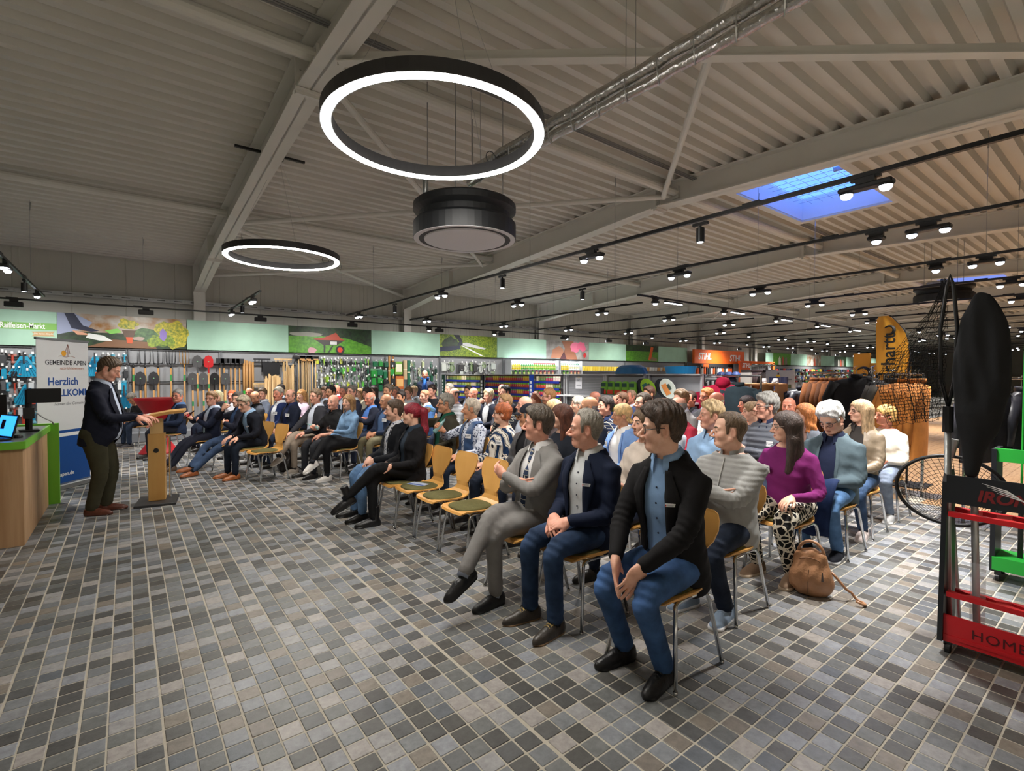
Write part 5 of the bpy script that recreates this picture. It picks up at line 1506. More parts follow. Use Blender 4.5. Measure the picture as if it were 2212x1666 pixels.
# ---- fifth and sixth rows
aud('woman in the khaki jacket', 'woman with long fair hair and glasses in khaki bomber jacket', 1858, 889, 4, sex='w', var='woman', hair=('long', (186, 154, 118), {}), top=('coat', (142, 126, 106), 'shiny'), shirt=(60, 56, 54), bottom=((52, 78, 120), 'denim'), shoes=('sneaker', (204, 190, 186), (226, 220, 216)), glasses=(40, 34, 32), hyaw=-44, legs='tuck')
aud('auburn woman in the denim jacket', 'woman with wavy auburn hair in grey denim jacket', 1737, 895, 4, sex='w', var='woman', hair=('wavy', (176, 106, 54), {}), top=('coat', (92, 98, 110), 'denim'), shirt=(150, 120, 110), hyaw=-40)
aud('woman in orange', 'woman with dark short hair in bright orange top', 1612, 874, 5, dx=-.2, sex='w', var='woman', hair=('shortw', (44, 30, 30), dict(fringe=1)), top=('blouse', (236, 104, 54), 'plain'), skin='red', hyaw=-36)
aud('woman beside the puffer jacket', 'fair woman in profile between the orange top and the puffer jacket', 1623, 890, 4, sex='w', var='woman', hair=('bun', (150, 120, 88), {}), top=('blouse', (60, 70, 96), 'plain'), hyaw=-44, dx=-.15)
aud('pink balding person in white', 'pink balding person in white shirt before the red coats', 1546, 868, 4, hair=H((222, 206, 188), crown=.03, t=.004, top=0, nof=0), top=('blouse', (232, 226, 222), 'plain'), skin='red', var='heavy')
aud('ginger person with sunglasses', 'ginger person with dark glasses before the red coats', 1527, 858, 5, dx=-.35, hair=H((196, 122, 62), t=.009), glasses=(26, 26, 28), skin='red', top=('coat', (70, 70, 74), 'wool'))
aud('person with curly brown hair', 'person with curly brown hair in grey jacket behind the crimson sweater', 1470, 864, 4, hair=H((112, 84, 54), t=.015, rough=.5), top=('coat', (128, 126, 126), 'wool'), skin='pink')
aud('tanned person in the dark vest', 'tanned person with glasses and dark waistcoat in the last row', 1491, 863, 5, dx=.15, hair=H((62, 44, 36), t=.008, recede=.06), glasses=(60, 44, 40), top=('coat', (58, 56, 66), 'wool'), shirt=(24, 24, 28), skin='red', hyaw=-10)
aud('person raising a phone', 'brown-haired person with one hand raised to the face', 1342, 866, 4, hair=H((100, 68, 46), t=.011), top=('blouse', (46, 70, 128), 'plain'), arms=('lap', ((.16, .03, 1.16), (.2, .9, -.6), (-.2, -.3, .9), (-.9, 0, -.2), 'relax')), skin='pink')
aud('grey person in the blue jacket', 'balding person in blue jacket in the last rows', 1362, 858, 5, hair=H((150, 120, 96), t=.004, recede=.06), top=('coat', (74, 88, 128), 'wool'), skin='red')
aud('dark-haired person in the dark suit', 'brown-haired person in dark suit before the green packs', 1401, 852, 5, hair=H((84, 54, 40), t=.014), top=('jacket', (36, 36, 40), 'wool'), skin='tan')
aud('sunburnt bald person', 'bald sunburnt person behind the auburn woman', 1704, 879, 5, hair=H(BROWN, crown=-.02, t=.001, top=0, nof=-.06), skin='red', top=('coat', (50, 46, 44), 'wool'), hyaw=10)
aud('woman in the white sweater', 'woman with short golden hair and glasses in cream sweater, outermost seat', 1912, 905, 5, sex='w', var='woman', hair=('shortw', (206, 160, 92), dict(fringe=1)), top=('blouse', (228, 218, 204), 'plain'), bottom=((128, 142, 168), 'denim'), shoes=('sneaker', (190, 190, 190), (220, 220, 220)), glasses=(120, 80, 60), skin='red', hyaw=-44, legs='tuck', belly=.03)
aud('reddish balding person', 'reddish balding head behind the tanned bald person', 1284, 862, 4, hair=H(GREY, crown=.04, t=.003, top=0), skin='red', top=('coat', (44, 44, 50), 'wool'))
# ---- block by the lectern, front row
aud('person leaning forward', 'grey-haired person with glasses leaning forward in dark suit and tan brogues', 527, 872, 0, 'L', lod=0, var='lean', hair=H((156, 142, 122), t=.012, sweep=.4), top=('jacket', (21, 24, 34), 'wool'), shirt=(150, 182, 214), bottom=((23, 31, 48), 'denim'), shoes=('dress', (158, 92, 48), (80, 50, 30)), arms=('knee', 'knee'), lean=20, glasses=(36, 30, 30), hyaw=20, hpitch=12, badge=(1, .05, .018), dy=-.3)
aud('person with hand at the mouth', 'dark-haired person in navy jacket and jeans resting chin on hand, legs stretched', 514, 864, 0, 'L', hair=H((86, 78, 70), t=.012), top=('jacket', (36, 38, 52), 'wool'), shirt=(60, 84, 124), bottom=((52, 74, 108), 'denim'), shoes=('dress', (150, 84, 44), (60, 40, 30)), legs='ankles', arms=('crossB', ((.20, .06, 1.03), (.2, .7, -.6), (-.3, -.3, .9), (-.9, .2, 0), 'fist')), dy=.25)
aud('person with the cola bottle', 'young person with round glasses in navy suit holding a small bottle', 457, 862, 0, 'L', lod=0, hair=H((134, 100, 68), t=.012, sweep=.3), top=('jacket', (28, 34, 54), 'wool'), shirt=(196, 210, 232), bottom=((38, 40, 54), 'wool'), shoes=('dress', (96, 76, 62), (60, 48, 40)), arms=('crossB', ((.32, .02, .86), (-.1, .9, -.6), (.5, .5, .6), (-.2, -1, 0), 'grip')), legs='stretch', glasses=(44, 40, 40), hyaw=30, skin='pink')
aud('stout person with glasses', 'stout grey-haired smiling person in dark blue jacket behind the lectern', 384, 866, 0, 'L', lod=0, var='heavy', hair=H((150, 148, 144), t=.010), top=('coat', (28, 38, 60), 'wool'), shirt=(88, 120, 166), bottom=((40, 42, 54), 'wool'), arms=('thigh', 'thigh'), glasses=(60, 40, 44), belly=.07, hyaw=34, size=1.04, badge=1, skin='red')
aud('person bending down', 'grey-haired person in black T-shirt and dark jeans bending over beside the red table', 286, 886, 0, 'L', lod=0, hair=H((120, 114, 106), t=.008, recede=.03), top=('tshirt', (30, 30, 32), 'plain'), bottom=((34, 48, 70), 'denim'), shoes=('sneaker', (54, 52, 54), (150, 140, 124)), arms=('knee', 'knee'), lean=30, hpitch=34, hyaw=20, skin='tan', eyes_down=True, yaw=205, dy=-.6)
# ---- second row of that block
aud('woman in the denim shirt', 'woman with long fair hair in denim shirt and black trousers, legs crossed, white sneakers', 752, 869, 1, 'L', lod=0, sex='w', var='woman', hair=('long', (150, 112, 70), {}), top=('blouse', (108, 148, 190), 'denim'), collar=(116, 154, 194), bottom=((20, 20, 23), 'plain'), shoes=('sneaker', (226, 222, 216), (232, 230, 226)), arms=('phone', 'lap'), legs='crossR', hyaw=16, extra='cropped')
aud('person in the black polo', 'bald person in black polo shirt with chest logo', 720, 869, 1, 'L', lod=0, hair=H(GREY, crown=.03, t=.001, top=0, nof=-.01), top=('polo', (22, 22, 24), 'plain'), bottom=(CHAR, 'wool'), hyaw=14, skin='pink', arms=('lap', 'phone'))
aud('person with crossed beige trousers', 'person with grey-brown hair and glasses in dark jacket and beige trousers, legs crossed', 682, 857, 1, 'L', lod=0, hair=H((120, 100, 80), t=.011), top=('coat', (48, 48, 54), 'wool'), shirt=(214, 222, 238), bottom=((150, 136, 122), 'plain'), shoes=('sneaker', (150, 140, 130), (190, 184, 176)), legs='crossR', arms=('thigh', 'knee'), glasses=(120, 100, 90), skin='pink')
aud('person in the dark navy jacket', 'half-bald person with glasses in dark navy jacket with white badge', 627, 856, 1, 'L', hair=H((110, 92, 78), crown=.07, t=.005, top=0, nof=.03), top=('coat', (24, 30, 48), 'wool'), shirt=(30, 40, 74), glasses=(120, 110, 100), badge=1, skin='pink')
aud('person in the royal blue blazer', 'grey-haired person in royal blue blazer, white shirt and badge', 601, 852, 1, 'L', hair=H((168, 160, 146), t=.011), top=('jacket', (36, 52, 98), 'wool'), shirt=(226, 230, 236), badge=1, skin='red', opened='wide')
aud('bearded person looking down', 'bald bearded person in grey jacket looking down', 551, 863, 1, 'L', hair=H(BROWN, crown=.05, t=.003, top=0, nof=.03), beard=((90, 60, 44), .7), top=('coat', (58, 62, 70), 'wool'), shirt=(18, 18, 20), hpitch=26, skin='tan', eyes_down=True)
aud('ginger person in white', 'ginger person with violet glasses in pale shirt', 501, 857, 1, 'L', hair=H((190, 84, 40), t=.006), beard=((150, 80, 50), .5), glasses=(74, 70, 140), top=('polo', (206, 206, 212), 'plain'), skin='red')
aud('light blonde woman', 'light blonde woman in dark coat behind the cola drinker', 471, 859, 1, 'L', sex='w', var='woman', hair=('long', (218, 204, 160), {}), top=('coat', (30, 30, 34), 'wool'), shirt=(60, 60, 66))
# ---- third to fifth rows of that block
aud('curly person in grey-blue', 'person with curly brown hair in grey-blue shirt', 567, 856, 2, 'L', hair=H((96, 74, 52), t=.014, rough=.45), top=('polo', (128, 138, 158), 'plain'), skin='pink', collar=(190, 196, 206))
aud('shiny bald person', 'pale bald person before the green-tipped handles', 538, 849, 2, 'L', hair=H(GREY, crown=-.02, t=.001, top=0, nof=-.06), top=('coat', (60, 64, 74), 'wool'), skin='red')
aud('dark-crowned person', 'dark-haired person whose crown shows above the royal blue blazer', 606, 844, 2, 'L', hair=H((40, 32, 28), t=.012), top=('coat', (40, 40, 46), 'wool'))
aud('strawberry blonde woman', 'strawberry-blonde woman in pale pink top', 651, 854, 2, 'L', sex='w', var='woman', hair=('bob', (186, 134, 82), {}), top=('blouse', (206, 186, 204), 'plain'))
aud('black-haired person', 'black-haired bearded person in black patterned shirt', 714, 848, 2, 'L', hair=H((26, 22, 22), t=.012), beard=((50, 36, 30), .6), top=('polo', (30, 30, 32), 'dots'), collar=(24, 24, 26), skin='tan')
aud('brown-haired person behind', 'brown-haired person half hidden behind the black-haired person', 700, 849, 3, 'L', hair=H((110, 82, 58), t=.014), top=('coat', (60, 54, 52), 'wool'), skin='pink')
aud('pink bald person', 'pink bald person in red-trimmed jacket', 727, 842, 4, 'L', hair=H(GREY, crown=-.01, t=.001, top=0, nof=-.05), top=('coat', (160, 40, 44), 'plain'), skin='red')
aud('grey-haired person in the rear', 'grey-haired person between the pink bald head and the navy suit', 742, 846, 3, 'L', hair=H(GREY, t=.010), top=('coat', (50, 54, 66), 'wool'), skin='red')
aud('person in the navy suit with glasses', 'grey-haired person with dark glasses in navy suit behind the denim shirt', 760, 847, 2, 'L', hair=H((112, 104, 96), t=.012), glasses=(30, 28, 28), top=('jacket', (34, 38, 54), 'wool'), shirt=(200, 206, 214), skin='pink', dy=.4)
aud('woman with light brown hair', 'woman with light brown hair behind the navy suit', 776, 850, 4, 'L', sex='w', var='woman', hair=('long', (150, 116, 74), {}), top=('blouse', (204, 196, 170), 'plain'))
aud('arms-crossed person in navy', 'white-fringed bald person with glasses in navy jacket, blue shirt, arms crossed', 799, 862, 2, 'L', hair=H((206, 200, 190), crown=.045, t=.004, top=0, nof=.0), glasses=(150, 120, 110), top=('coat', (27, 32, 48), 'wool'), shirt=(86, 130, 206), arms=('crossA', 'crossB'), skin='red', opened='wide')
aud('old person with the lanyard', 'elderly bald person with glasses in dark blue jacket with lanyard badge', 833, 868, 2, 'L', hair=H((150, 140, 130), crown=.02, t=.002, top=0, nof=-.02), glasses=(96, 76, 66), top=('coat', (36, 46, 68), 'wool'), shirt=(74, 100, 140), badge=1, skin='tan', bottom=((128, 122, 96), 'plain'), dy=-.3)
aud('dark woman with fringe', 'woman with dark fringe and glasses in the rear rows', 792, 849, 3, 'L', sex='w', var='woman', hair=('bob', (44, 34, 32), dict(fringe=1)), glasses=(40, 34, 34), top=('blouse', (180, 176, 160), 'plain'), skin='pink')
aud('woman with long dark hair', 'woman with long dark hair and glasses in dark blue', 807, 845, 4, 'L', sex='w', var='woman', hair=('long', (50, 36, 32), {}), glasses=(50, 40, 40), top=('blouse', (36, 44, 70), 'plain'))
aud('broad person with wavy hair', 'broad person with wavy grey-brown hair in blue jacket', 838, 845, 3, 'L', var='square', hair=H((104, 92, 80), t=.014, rough=.35), top=('coat', (44, 58, 96), 'wool'), shirt=(200, 206, 216), skin='tan')
aud('small grey person', 'greying person beside the wavy-haired person', 855, 848, 4, 'L', hair=H((130, 110, 96), t=.008), top=('coat', (56, 60, 76), 'wool'), skin='red')
aud('person with slicked dark hair', 'person with slicked-back dark hair and cream collar', 866, 862, 3, 'L', hair=H((40, 32, 30), t=.011, rough=.05), top=('polo', (206, 196, 160), 'plain'), collar=(214, 204, 170), skin='tan')
aud('young person in the grey T-shirt', 'young brown-haired person in light grey T-shirt', 882, 850, 4, 'L', hair=H((116, 88, 60), t=.015), top=('tshirt', (190, 194, 200), 'plain'), skin='pink')
aud('blond person behind the T-shirt', 'blond person half hidden behind the grey T-shirt', 894, 846, 5, 'L', hair=H((190, 160, 118), t=.013), top=('coat', (120, 120, 120), 'wool'))
aud('smiling person in the blue cardigan', 'smiling person with cropped reddish hair in blue cardigan', 917, 857, 3, 'L', hair=H((180, 130, 96), t=.005), top=('coat', (72, 112, 168), 'plain'), shirt=(214, 212, 204), skin='pink')
aud('person in the black T-shirt', 'dark-haired person in black T-shirt turned sideways near the seed rack', 933, 845, 4, 'L', hair=H((46, 34, 28), t=.013), top=('tshirt', (32, 33, 37), 'plain'), skin='pink')
aud('grey person by the rack post', 'grey-haired person before the grey rack post', 970, 842, 4, 'L', hair=H((180, 172, 160), t=.009), top=('coat', (80, 84, 92), 'wool'))
aud('person in the striped shirt', 'balding person in white striped shirt behind the olive jacket', 981, 853, 3, 'L', hair=H((70, 66, 64), crown=.07, t=.006, top=0, nof=.03), top=('blouse', (226, 228, 232), 'stripe'), skin='pink')
aud('pink bald person with glasses', 'pink bald person with rimless glasses before the seed packets', 1022, 851, 4, 'L', hair=H(GREY, crown=-.02, t=.001, top=0, nof=-.06), glasses=(170, 150, 140), top=('coat', (64, 70, 84), 'wool'), skin='red')
aud('dark-haired person by the packets', 'dark-haired person behind the pink bald person', 1011, 846, 5, 'L', hair=H((40, 32, 30), t=.010), top=('coat', (40, 40, 44), 'wool'), skin='tan')
aud('person with bleached hair', 'person with swept white-blond hair in dark suit, hand raised', 1055, 856, 4, 'L', hair=H((206, 190, 150), t=.017, rough=.4), top=('jacket', (30, 34, 48), 'wool'), shirt=(214, 218, 222), arms=('lap', ((.24, .02, 1.06), (.1, .9, -.6), (-.2, -.5, .8), (-.9, 0, 0), 'fist')), skin='pink')
aud('black-haired person by the packets', 'black-haired person before the seed packets', 1091, 848, 4, 'L', hair=H((26, 24, 26), t=.011), top=('coat', (50, 50, 56), 'wool'), skin='pink')
aud('bald person by the packets', 'bald head just above the black-haired person', 1084, 843, 5, 'L', hair=H(GREY, crown=-.02, t=.001, top=0, nof=-.06), top=('coat', (84, 84, 92), 'wool'), skin='pink')
for p in PEOPLE:
    if p['chair']:
        c = p['base'] + p['Rz'] @ np.array([.09, 0, 0])
        chair(c[0], c[1], p['yaw'], p['clabel'])
# ---- standing
spk = person('speaker', 235, 790, Y=7.40, yaw=-18, lod=0, var='heavy', hair=H((80, 62, 46), t=.010, front=.072), top=('jacket', (24, 27, 42), 'wool'), shirt=(186, 198, 218), bottom=((62, 60, 44), 'plain'), shoes=('dress', (92, 48, 34), (50, 30, 24)),
             arms=(((.40, .13, 1.10), (-1, .5, -.3), (.94, -.30, -.1), (0, 0, -1), 'relax'), ((.41, .10, 1.11), (-1, .5, -.3), (.9, .1, -.3), (0, -.3, -1), 'relax')), lean=7, hyaw=4, hpitch=24, eyes_down=True, belly=.085, size=1.09, stand=.93, skin='pink',
             label='speaker in dark navy blazer and olive trousers standing at the lectern, reading')
person('standing listener', 918, 811, Y=12.3, yaw=232, var='heavy', hair=H((150, 140, 130), crown=.04, t=.003, top=0, nof=0), top=('coat', (40, 46, 66), 'shiny'), shirt=(40, 60, 110), collar=(52, 104, 190), bottom=(CHAR, 'wool'), arms=('stand', 'stand'), lean=0, stand=.92, skin='red', hyaw=10, label='standing person in navy jacket with bright blue scarf before the shelf wall')
sc = PEOPLE[-1]
def scarf(p, z, rgb):
    m = MB(); pts = [(.075 * math.cos(q) + .005, .082 * math.sin(q), z + .01 * math.sin(2 * q)) for q in np.linspace(0, 2 * math.pi, 16, endpoint=False)]; m.tube(pts, .028, 8, closed=True); m.tube([(.10, .01, z), (.155, .01, z - .14), (.165, .0, z - .32)], [.03, .036, .03], 8); m.ob('scarf', cloth(rgb, 'plain'), p['root'], smooth=True)
scarf(sc, 1.50, (52, 108, 196))
# ================================================================ shelf wall and goods
YS = 15.02                                     # face of the pegboard
M_PEG = mat('peg_grey', (150, 152, 156), .5, var=.03)
M_SHELFD = mat('shelf_grey', (120, 123, 128), .5)
M_WOODH = mat('ash_handle', (214, 170, 112), .5, rgb2=(190, 140, 84), vscale=6, stretch=(1, 1, .15))
M_WOODL = mat('pale_handle', (230, 200, 152), .55, rgb2=(212, 176, 124), vscale=6, stretch=(1, 1, .15))
M_IRON = mat('dark_iron', (44, 45, 48), .45, .4)
M_TAG = flat((240, 240, 240))
def wx(u, v=800): return float(aty(u, v, YS)[0])
def shelf_bays():
    L = [(-5.4, -1.6, 'grey pegboard shelf bay behind the checkout counter'), (-1.6, .02, 'grey pegboard shelf bay behind the roll-up banner'), (.02, 1.95, 'grey pegboard bay hung with forks and spades'), (1.95, 3.82, 'grey pegboard bay with rakes, brooms and bundled handles'), (3.82, 6.02, 'grey pegboard bay with long sticks and small hand tools'), (6.02, 8.5, 'grey pegboard bay with green nets and bags'), (8.5, 11.2, 'grey pegboard bay with clear hanging packs'), (11.2, 14.7, 'grey lit shelf bay of spray bottles'), (14.7, 18.2, 'grey shelf bay of yellow tubs'), (18.2, 23.0, 'grey shelf bay with gloves and boots before the orange display'), (31.2, 41, 'far grey shelf bay beyond the orange display'), (41, 58, 'far end grey shelf bay of the hall')]
    for (a, b, lb) in L:
        t = thing('shelf_bay', lb, 'shelf', (a, YS, 0)); w = b - a
        m = MB(); m.box((w / 2, .06, 1.15), (w - .01, .03, 2.1)); m.ob('back_panel', M_PEG, t)
        for x in (0.02, w - .02):
            m = MB(); m.box((x, .03, 1.12), (.035, .05, 2.24)); m.ob('upright', M_SHELFD, t)
        m = MB(); m.box((w / 2, -.2, .12), (w - .02, .5, .24), bev=.02); m.ob('base_shelf', M_SHELFD, t)
        m = MB(); m.box((w / 2, .03, 2.2), (w, .06, .03)); m.ob('top_rail', mat('dark_rail', (58, 60, 64), .5), t)
        for z in ((1.86, 1.42) if b < 4 and b > 0 else (1.95,)):
            if b < 8: m = MB(); m.box((w / 2, -.02, z), (w - .03, .02, .025)); m.ob('hook_bar', M_IRON, t)
shelf_bays()
# ---- long-handled tools
def hang(name, label, cat, x, z, y=YS - .08, grp=None): return thing(name, label, cat, (x, y, z), 0, grp)
def hm(key, f):
    if key not in _hm: _hm[key] = f()
    return _hm[key]
_hm = {}
def handle_mesh(L, r, mt, key):
    def f(): m = MB(); m.tube([(0, 0, 0), (0, 0, -L * .5), (0, 0, -L)], [r, r * 1.08, r], 8); return m.me('handle', mt, True)
    return hm(('h', L, r, key), f)
def fork(x, z, n, col, label):
    t = hang('garden_fork', label, 'garden fork', x, z, grp='garden forks on the tool wall')
    m = MB()
    w = .19
    for k in range(n):
        px = -w / 2 + w * k / (n - 1)
        m.tube([(0, 0, 0), (px * .9, -.01, .02), (px, -.02, .07), (px * 1.03, -.045, .20), (px * 1.05, -.03, .34)], [.010, .010, .009, .008, .004], 6)
    m.tube([(0, 0, -.14), (0, 0, .02)], [.02, .013], 8)
    m.ob('tines', col, t, smooth=True)
    link('handle', handle_mesh(1.15, .021, M_WOODH, 'a'), t, (0, 0, -.1))
    m = MB(); m.cyl((0, 0, -.42), .0225, .16, 8); m.ob('label_band', flat((240, 200, 40) if n % 2 else (70, 150, 80)), t)
def spade(x, z, col, label, green=True):
    t = hang('spade', label, 'spade', x, z, y=YS - .12, grp='spades on the tool wall')
    m = MB()
    pl = [(-.09, -.06), (-.105, .0), (-.105, .12), (-.07, .20), (0, .235), (.07, .20), (.105, .12), (.105, 0), (.09, -.06), (.02, -.08), (-.02, -.08)]
    m.prism(pl, -.008, .004, 'y'); m.tube([(0, 0, -.28), (0, 0, -.06), (0, -.006, .06)], [.02, .018, .006], 8); m.ob('blade', col, t)
    link('handle', handle_mesh(.85, .020, M_WOODH, 'b'), t, (0, 0, -.22))
    m = MB(); m.cyl((0, 0, -.62), .0215, .12, 8); m.ob('label_band', flat((60, 140, 84) if green else (236, 236, 236)), t)
    m = MB(); m.tube([(0, -.009, .07), (0, -.0105, .07)], .016, 10); m.ob('sticker', flat((120, 170, 130)), t)
px = 300 / 1264 * 1.0
def uu(x): return 260 + x * 300 / 1264
for k, (x, n, gold) in enumerate(((118, 2, 0), (225, 3, 0), (342, 3, 0), (458, 4, 0), (580, 4, 1))):
    fork(wx(uu(x)), 1.86, n, mat('gold_steel', (176, 132, 66), .4, .7) if gold else M_IRON, ['two-tined black manure fork with yellow band on the tool wall', 'splayed three-tined black fork on the tool wall', 'wide three-tined black fork on the tool wall', 'four-tined black digging fork on the tool wall', 'golden four-tined digging fork on the tool wall'][k])
for k, (x, z, c) in enumerate(((180, 1.44, (60, 60, 64)), (300, 1.44, (52, 52, 56)), (652, 1.42, (84, 84, 86)), (697, 1.86, (84, 84, 88)), (750, 1.42, (90, 90, 92)), (798, 1.86, (196, 30, 36)), (850, 1.42, (26, 26, 28)), (948, 1.42, (78, 78, 80)))):
    spade(wx(uu(x)), z, mat('blade_%d' % c[0], c, .45, .3), ['round dark spade beside the two-tined fork', 'pointed dark spade beside the wide fork', 'grey spade with green badge under the gold fork', 'grey spade with bent shaft beside the red scoop', 'grey spade with green badge under the red scoop', 'red scoop shovel hung high on the tool wall', 'black spade with black shaft', 'grey spade beside the black spade'][k])
for k, x in enumerate((900, 940, 1000, 1040, 1080)):
    t = hang('garden_hoe', 'garden %s with wooden handle beside the bundled green-tipped handles, %s' % (('hoe', 'rake', 'hoe', 'cultivator', 'rake')[k], ORD[k]), 'garden tool', wx(uu(x)), 1.88)
    m = MB(); m.tube([(0, 0, -.12), (0, 0, .05), (0, -.08, .10)], [.018, .012, .01], 6); m.box((0, -.1, .08), (.18, .02, .12)); m.ob('tool_head', M_IRON, t); link('handle', handle_mesh(1.35, .0175, M_WOODH, 'c'), t, (0, 0, -.1))
for k, x in enumerate((1120, 1145, 1172, 1200)):
    t = hang('broom_handle', 'thick wooden handle with green-dipped end, %s of four' % ORD[k], 'handle', wx(uu(x)), 2.0 - .02 * k, grp=None)
    link('shaft', handle_mesh(.86, .03, M_WOODH, 'd'), t); m = MB(); m.cyl((0, 0, -1.03), .031, .2, 10); m.ob('dipped_end', flat((44, 160, 54)), t)
def uw(x): return 550 + x * 300 / 1264
rh = random.Random(3)
for k in range(26):
    x = 78 + k * 7.0 if k < 18 else 255 + (k - 18) * 9
    top = 1.50 + rh.uniform(-.05, .12) if k < 18 else 1.75 + rh.uniform(-.1, .25)
    t = hang('wooden_shaft', 'pale loose wooden shaft standing in the bundle below the brooms' if k < 18 else 'tall pale wooden shaft standing beside the brooms', 'handle', wx(uw(x)), top, YS - .15 - rh.uniform(0, .25), 'pale shafts below the brooms' if k < 18 else 'tall pale shafts beside the brooms')
    link('shaft', handle_mesh(1.25, .024, M_WOODL, 'e'), t)
for k, x in enumerate((395, 425, 440, 460, 478, 495, 520, 548)):
    t = hang('push_broom', 'broom hung bristles-up with long pale shaft, %s in the row' % ORD[k], 'broom', wx(uw(x)), 2.04 - .03 * (k % 3))
    m = MB(); m.box((0, -.03, .03), (.36 if k % 3 == 0 else .14, .05, .05), bev=.01); m.ob('head_block', M_WOODH if k % 3 else M_IRON, t); m = MB(); m.box((0, -.03, .075), (.34 if k % 3 == 0 else .13, .045, .05)); m.ob('bristles', flat((40, 36, 34)), t)
    link('shaft', handle_mesh(1.4, .018, M_WOODL, 'f'), t)
for k, (x, z, w) in enumerate(((60, 2.02, .42), (140, 1.92, .46), (250, 2.03, .46), (215, 1.95, .36), (30, 1.35, .3))):
    t = hang('leaf_rake', ['black comb rake hung sideways by the brooms', 'broad black leaf shovel head', 'wooden hay rake with pale teeth', 'dark broom head above the shafts', 'small wooden T-shaped rake'][k], 'rake', wx(uw(x)), z)
    mt = M_WOODL if k in (2, 4) else M_IRON
    m = MB(); m.box((0, -.04, 0), (w, .03, .035)); m.tube([(0, -.02, 0), (0, 0, -.35)], .014, 6)
    if k == 1: m.prism([(-w / 2, 0), (w / 2, 0), (w * .42, -.32), (-w * .42, -.32)], -.09, -.05, 'y')
    m.ob('rake_head', mt, t)
    if k != 1:
        m = MB()
        for q in range(13): m.tube([(-w / 2 + .02 + (w - .04) * q / 12, -.04, 0), (-w / 2 + .02 + (w - .04) * q / 12, -.075, -.09)], .005, 5)
        m.ob('teeth', mt, t)
# turquoise tools behind the counter and the banner
M_TURQ = mat('turquoise_plastic', (22, 150, 190), .4)
for k, (u, v, w) in enumerate(((52, 790, .5), (60, 850, .42), (205, 790, .34), (250, 970, .3), (268, 860, .25))):
    p = aty(u, v, YS - .1)
    t = thing('fan_rake', ['large turquoise fan rake behind the checkout', 'smaller turquoise fan rake below the large one', 'turquoise rake head beside the banner', 'turquoise tool on the low shelf behind the lectern', 'turquoise cutter hanging behind the speaker'][k], 'rake', tuple(p))
    m = MB(); m.prism([(-w * .12, .2), (w * .12, .2), (w / 2, -.18), (w * .42, -.24), (-w * .42, -.24), (-w / 2, -.18)], -.02, .02, 'y'); m.ob('rake_fan', M_TURQ, t)
    m = MB()
    for q in range(9): m.tube([(-.05 + .0125 * q, -.03, .12), (-w * .44 + w * .11 * q, -.03, -.22)], .006, 5)
    m.ob('rib_row', flat((16, 110, 150)), t, kind='stuff')
    m = MB(); m.tube([(0, -.03, .05), (0, -.03, .3)], .016, 8); m.ob('socket_tube', flat((60, 60, 64)), t)
# ---- small hanging goods: packs on hooks with white price tags
def pack_mesh(key, w, h, d, body, head, shape):
    def f():
        m = MB(); m.box((0, 0, -.02), (w, .006, .05), mi=1)
        if shape == 'box': m.box((0, -d / 2, -.045 - h / 2), (w, d, h), bev=.012, mi=0)
        elif shape == 'tool':
            m.tube([(0, -d / 2, -.03), (0, -d / 2, -.06 - h * .45)], [w * .16, w * .2], 8, mi=0); m.tube([(0, -d / 2, -.06 - h * .45), (w * .1, -d * .7, -.05 - h * .75), (0, -d / 2, -.04 - h)], [w * .12, w * .3, w * .06], 8, mi=1)
        elif shape == 'coil':
            for q in range(2): m.tube([(w * .42 * math.cos(a), -d * (.3 + .3 * q), -.05 - h / 2 + h * .42 * math.sin(a)) for a in np.linspace(0, 2 * math.pi, 14, endpoint=False)], d * .18, 6, mi=0, closed=True)
            m.box((0, -d * .2, -.05 - h / 2), (w * .4, .004, h * .5), mi=1)
        m.box((0, -d - .02, .03), (.035, .003, .05), mi=2); m.tube([(0, .05, .02), (0, -d - .02, .02)], .004, 5, mi=3)
        return m.me('hanging_pack', [body, head, M_TAG, M_GALV])
    return hm(key, f)
GR = [(40, 150, 60), (96, 190, 70), (26, 90, 66), (34, 36, 38), (150, 196, 60), (30, 60, 50), (210, 214, 206), (60, 110, 70), (24, 24, 26), (196, 206, 60)]
rg = random.Random(8)
NAMES = {'tool': ('hand_tool', 'hand tool'), 'box': ('hanging_pack', 'packet'), 'coil': ('wire_coil', 'coil')}
def fill(u0, u1, z0, z1, du, dz, cols, shapes, what, size=(.085, .17, .05), y=YS - .06):
    u = u0
    col = 0
    while u < u1:
        z = z1
        while z > z0:
            c = cols[(col * 3 + int(z * 9) + rg.randrange(2)) % len(cols)]; sh = shapes[rg.randrange(len(shapes))]
            w, h, d = size[0] * rg.uniform(.8, 1.15), size[1], size[2]
            key = ('p', sh, c, size)
            me = pack_mesh(key, size[0], size[1], size[2], mat('goods_%d_%d_%d' % c, c, .5), mat('goodsb_%d_%d_%d' % c, tuple(min(255, 90 + x // 2) for x in c), .5), sh)
            if rg.random() < .1: z -= dz; continue
            o_ = link(NAMES[sh][0], me, None, (wx(u) + rg.uniform(-.03, .03), y, z + rg.uniform(-.03, .03)), 0, what + {'tool': ', tool', 'box': ', boxed', 'coil': ', coiled'}[sh], NAMES[sh][1], what); o_.scale = (rg.uniform(.7, 1.25), 1, rg.uniform(.75, 1.3))
            z -= dz * rg.uniform(.9, 1.3)
        u += du * rg.uniform(.9, 1.1); col += 1
fill(-210, 72, .75, 2.05, 13, .27, [(24, 24, 26), (22, 150, 190), (200, 206, 210), (60, 62, 66), (180, 60, 40), (90, 92, 96)], ['tool', 'box'], 'small garden hand goods behind the checkout', (.11, .19, .07))
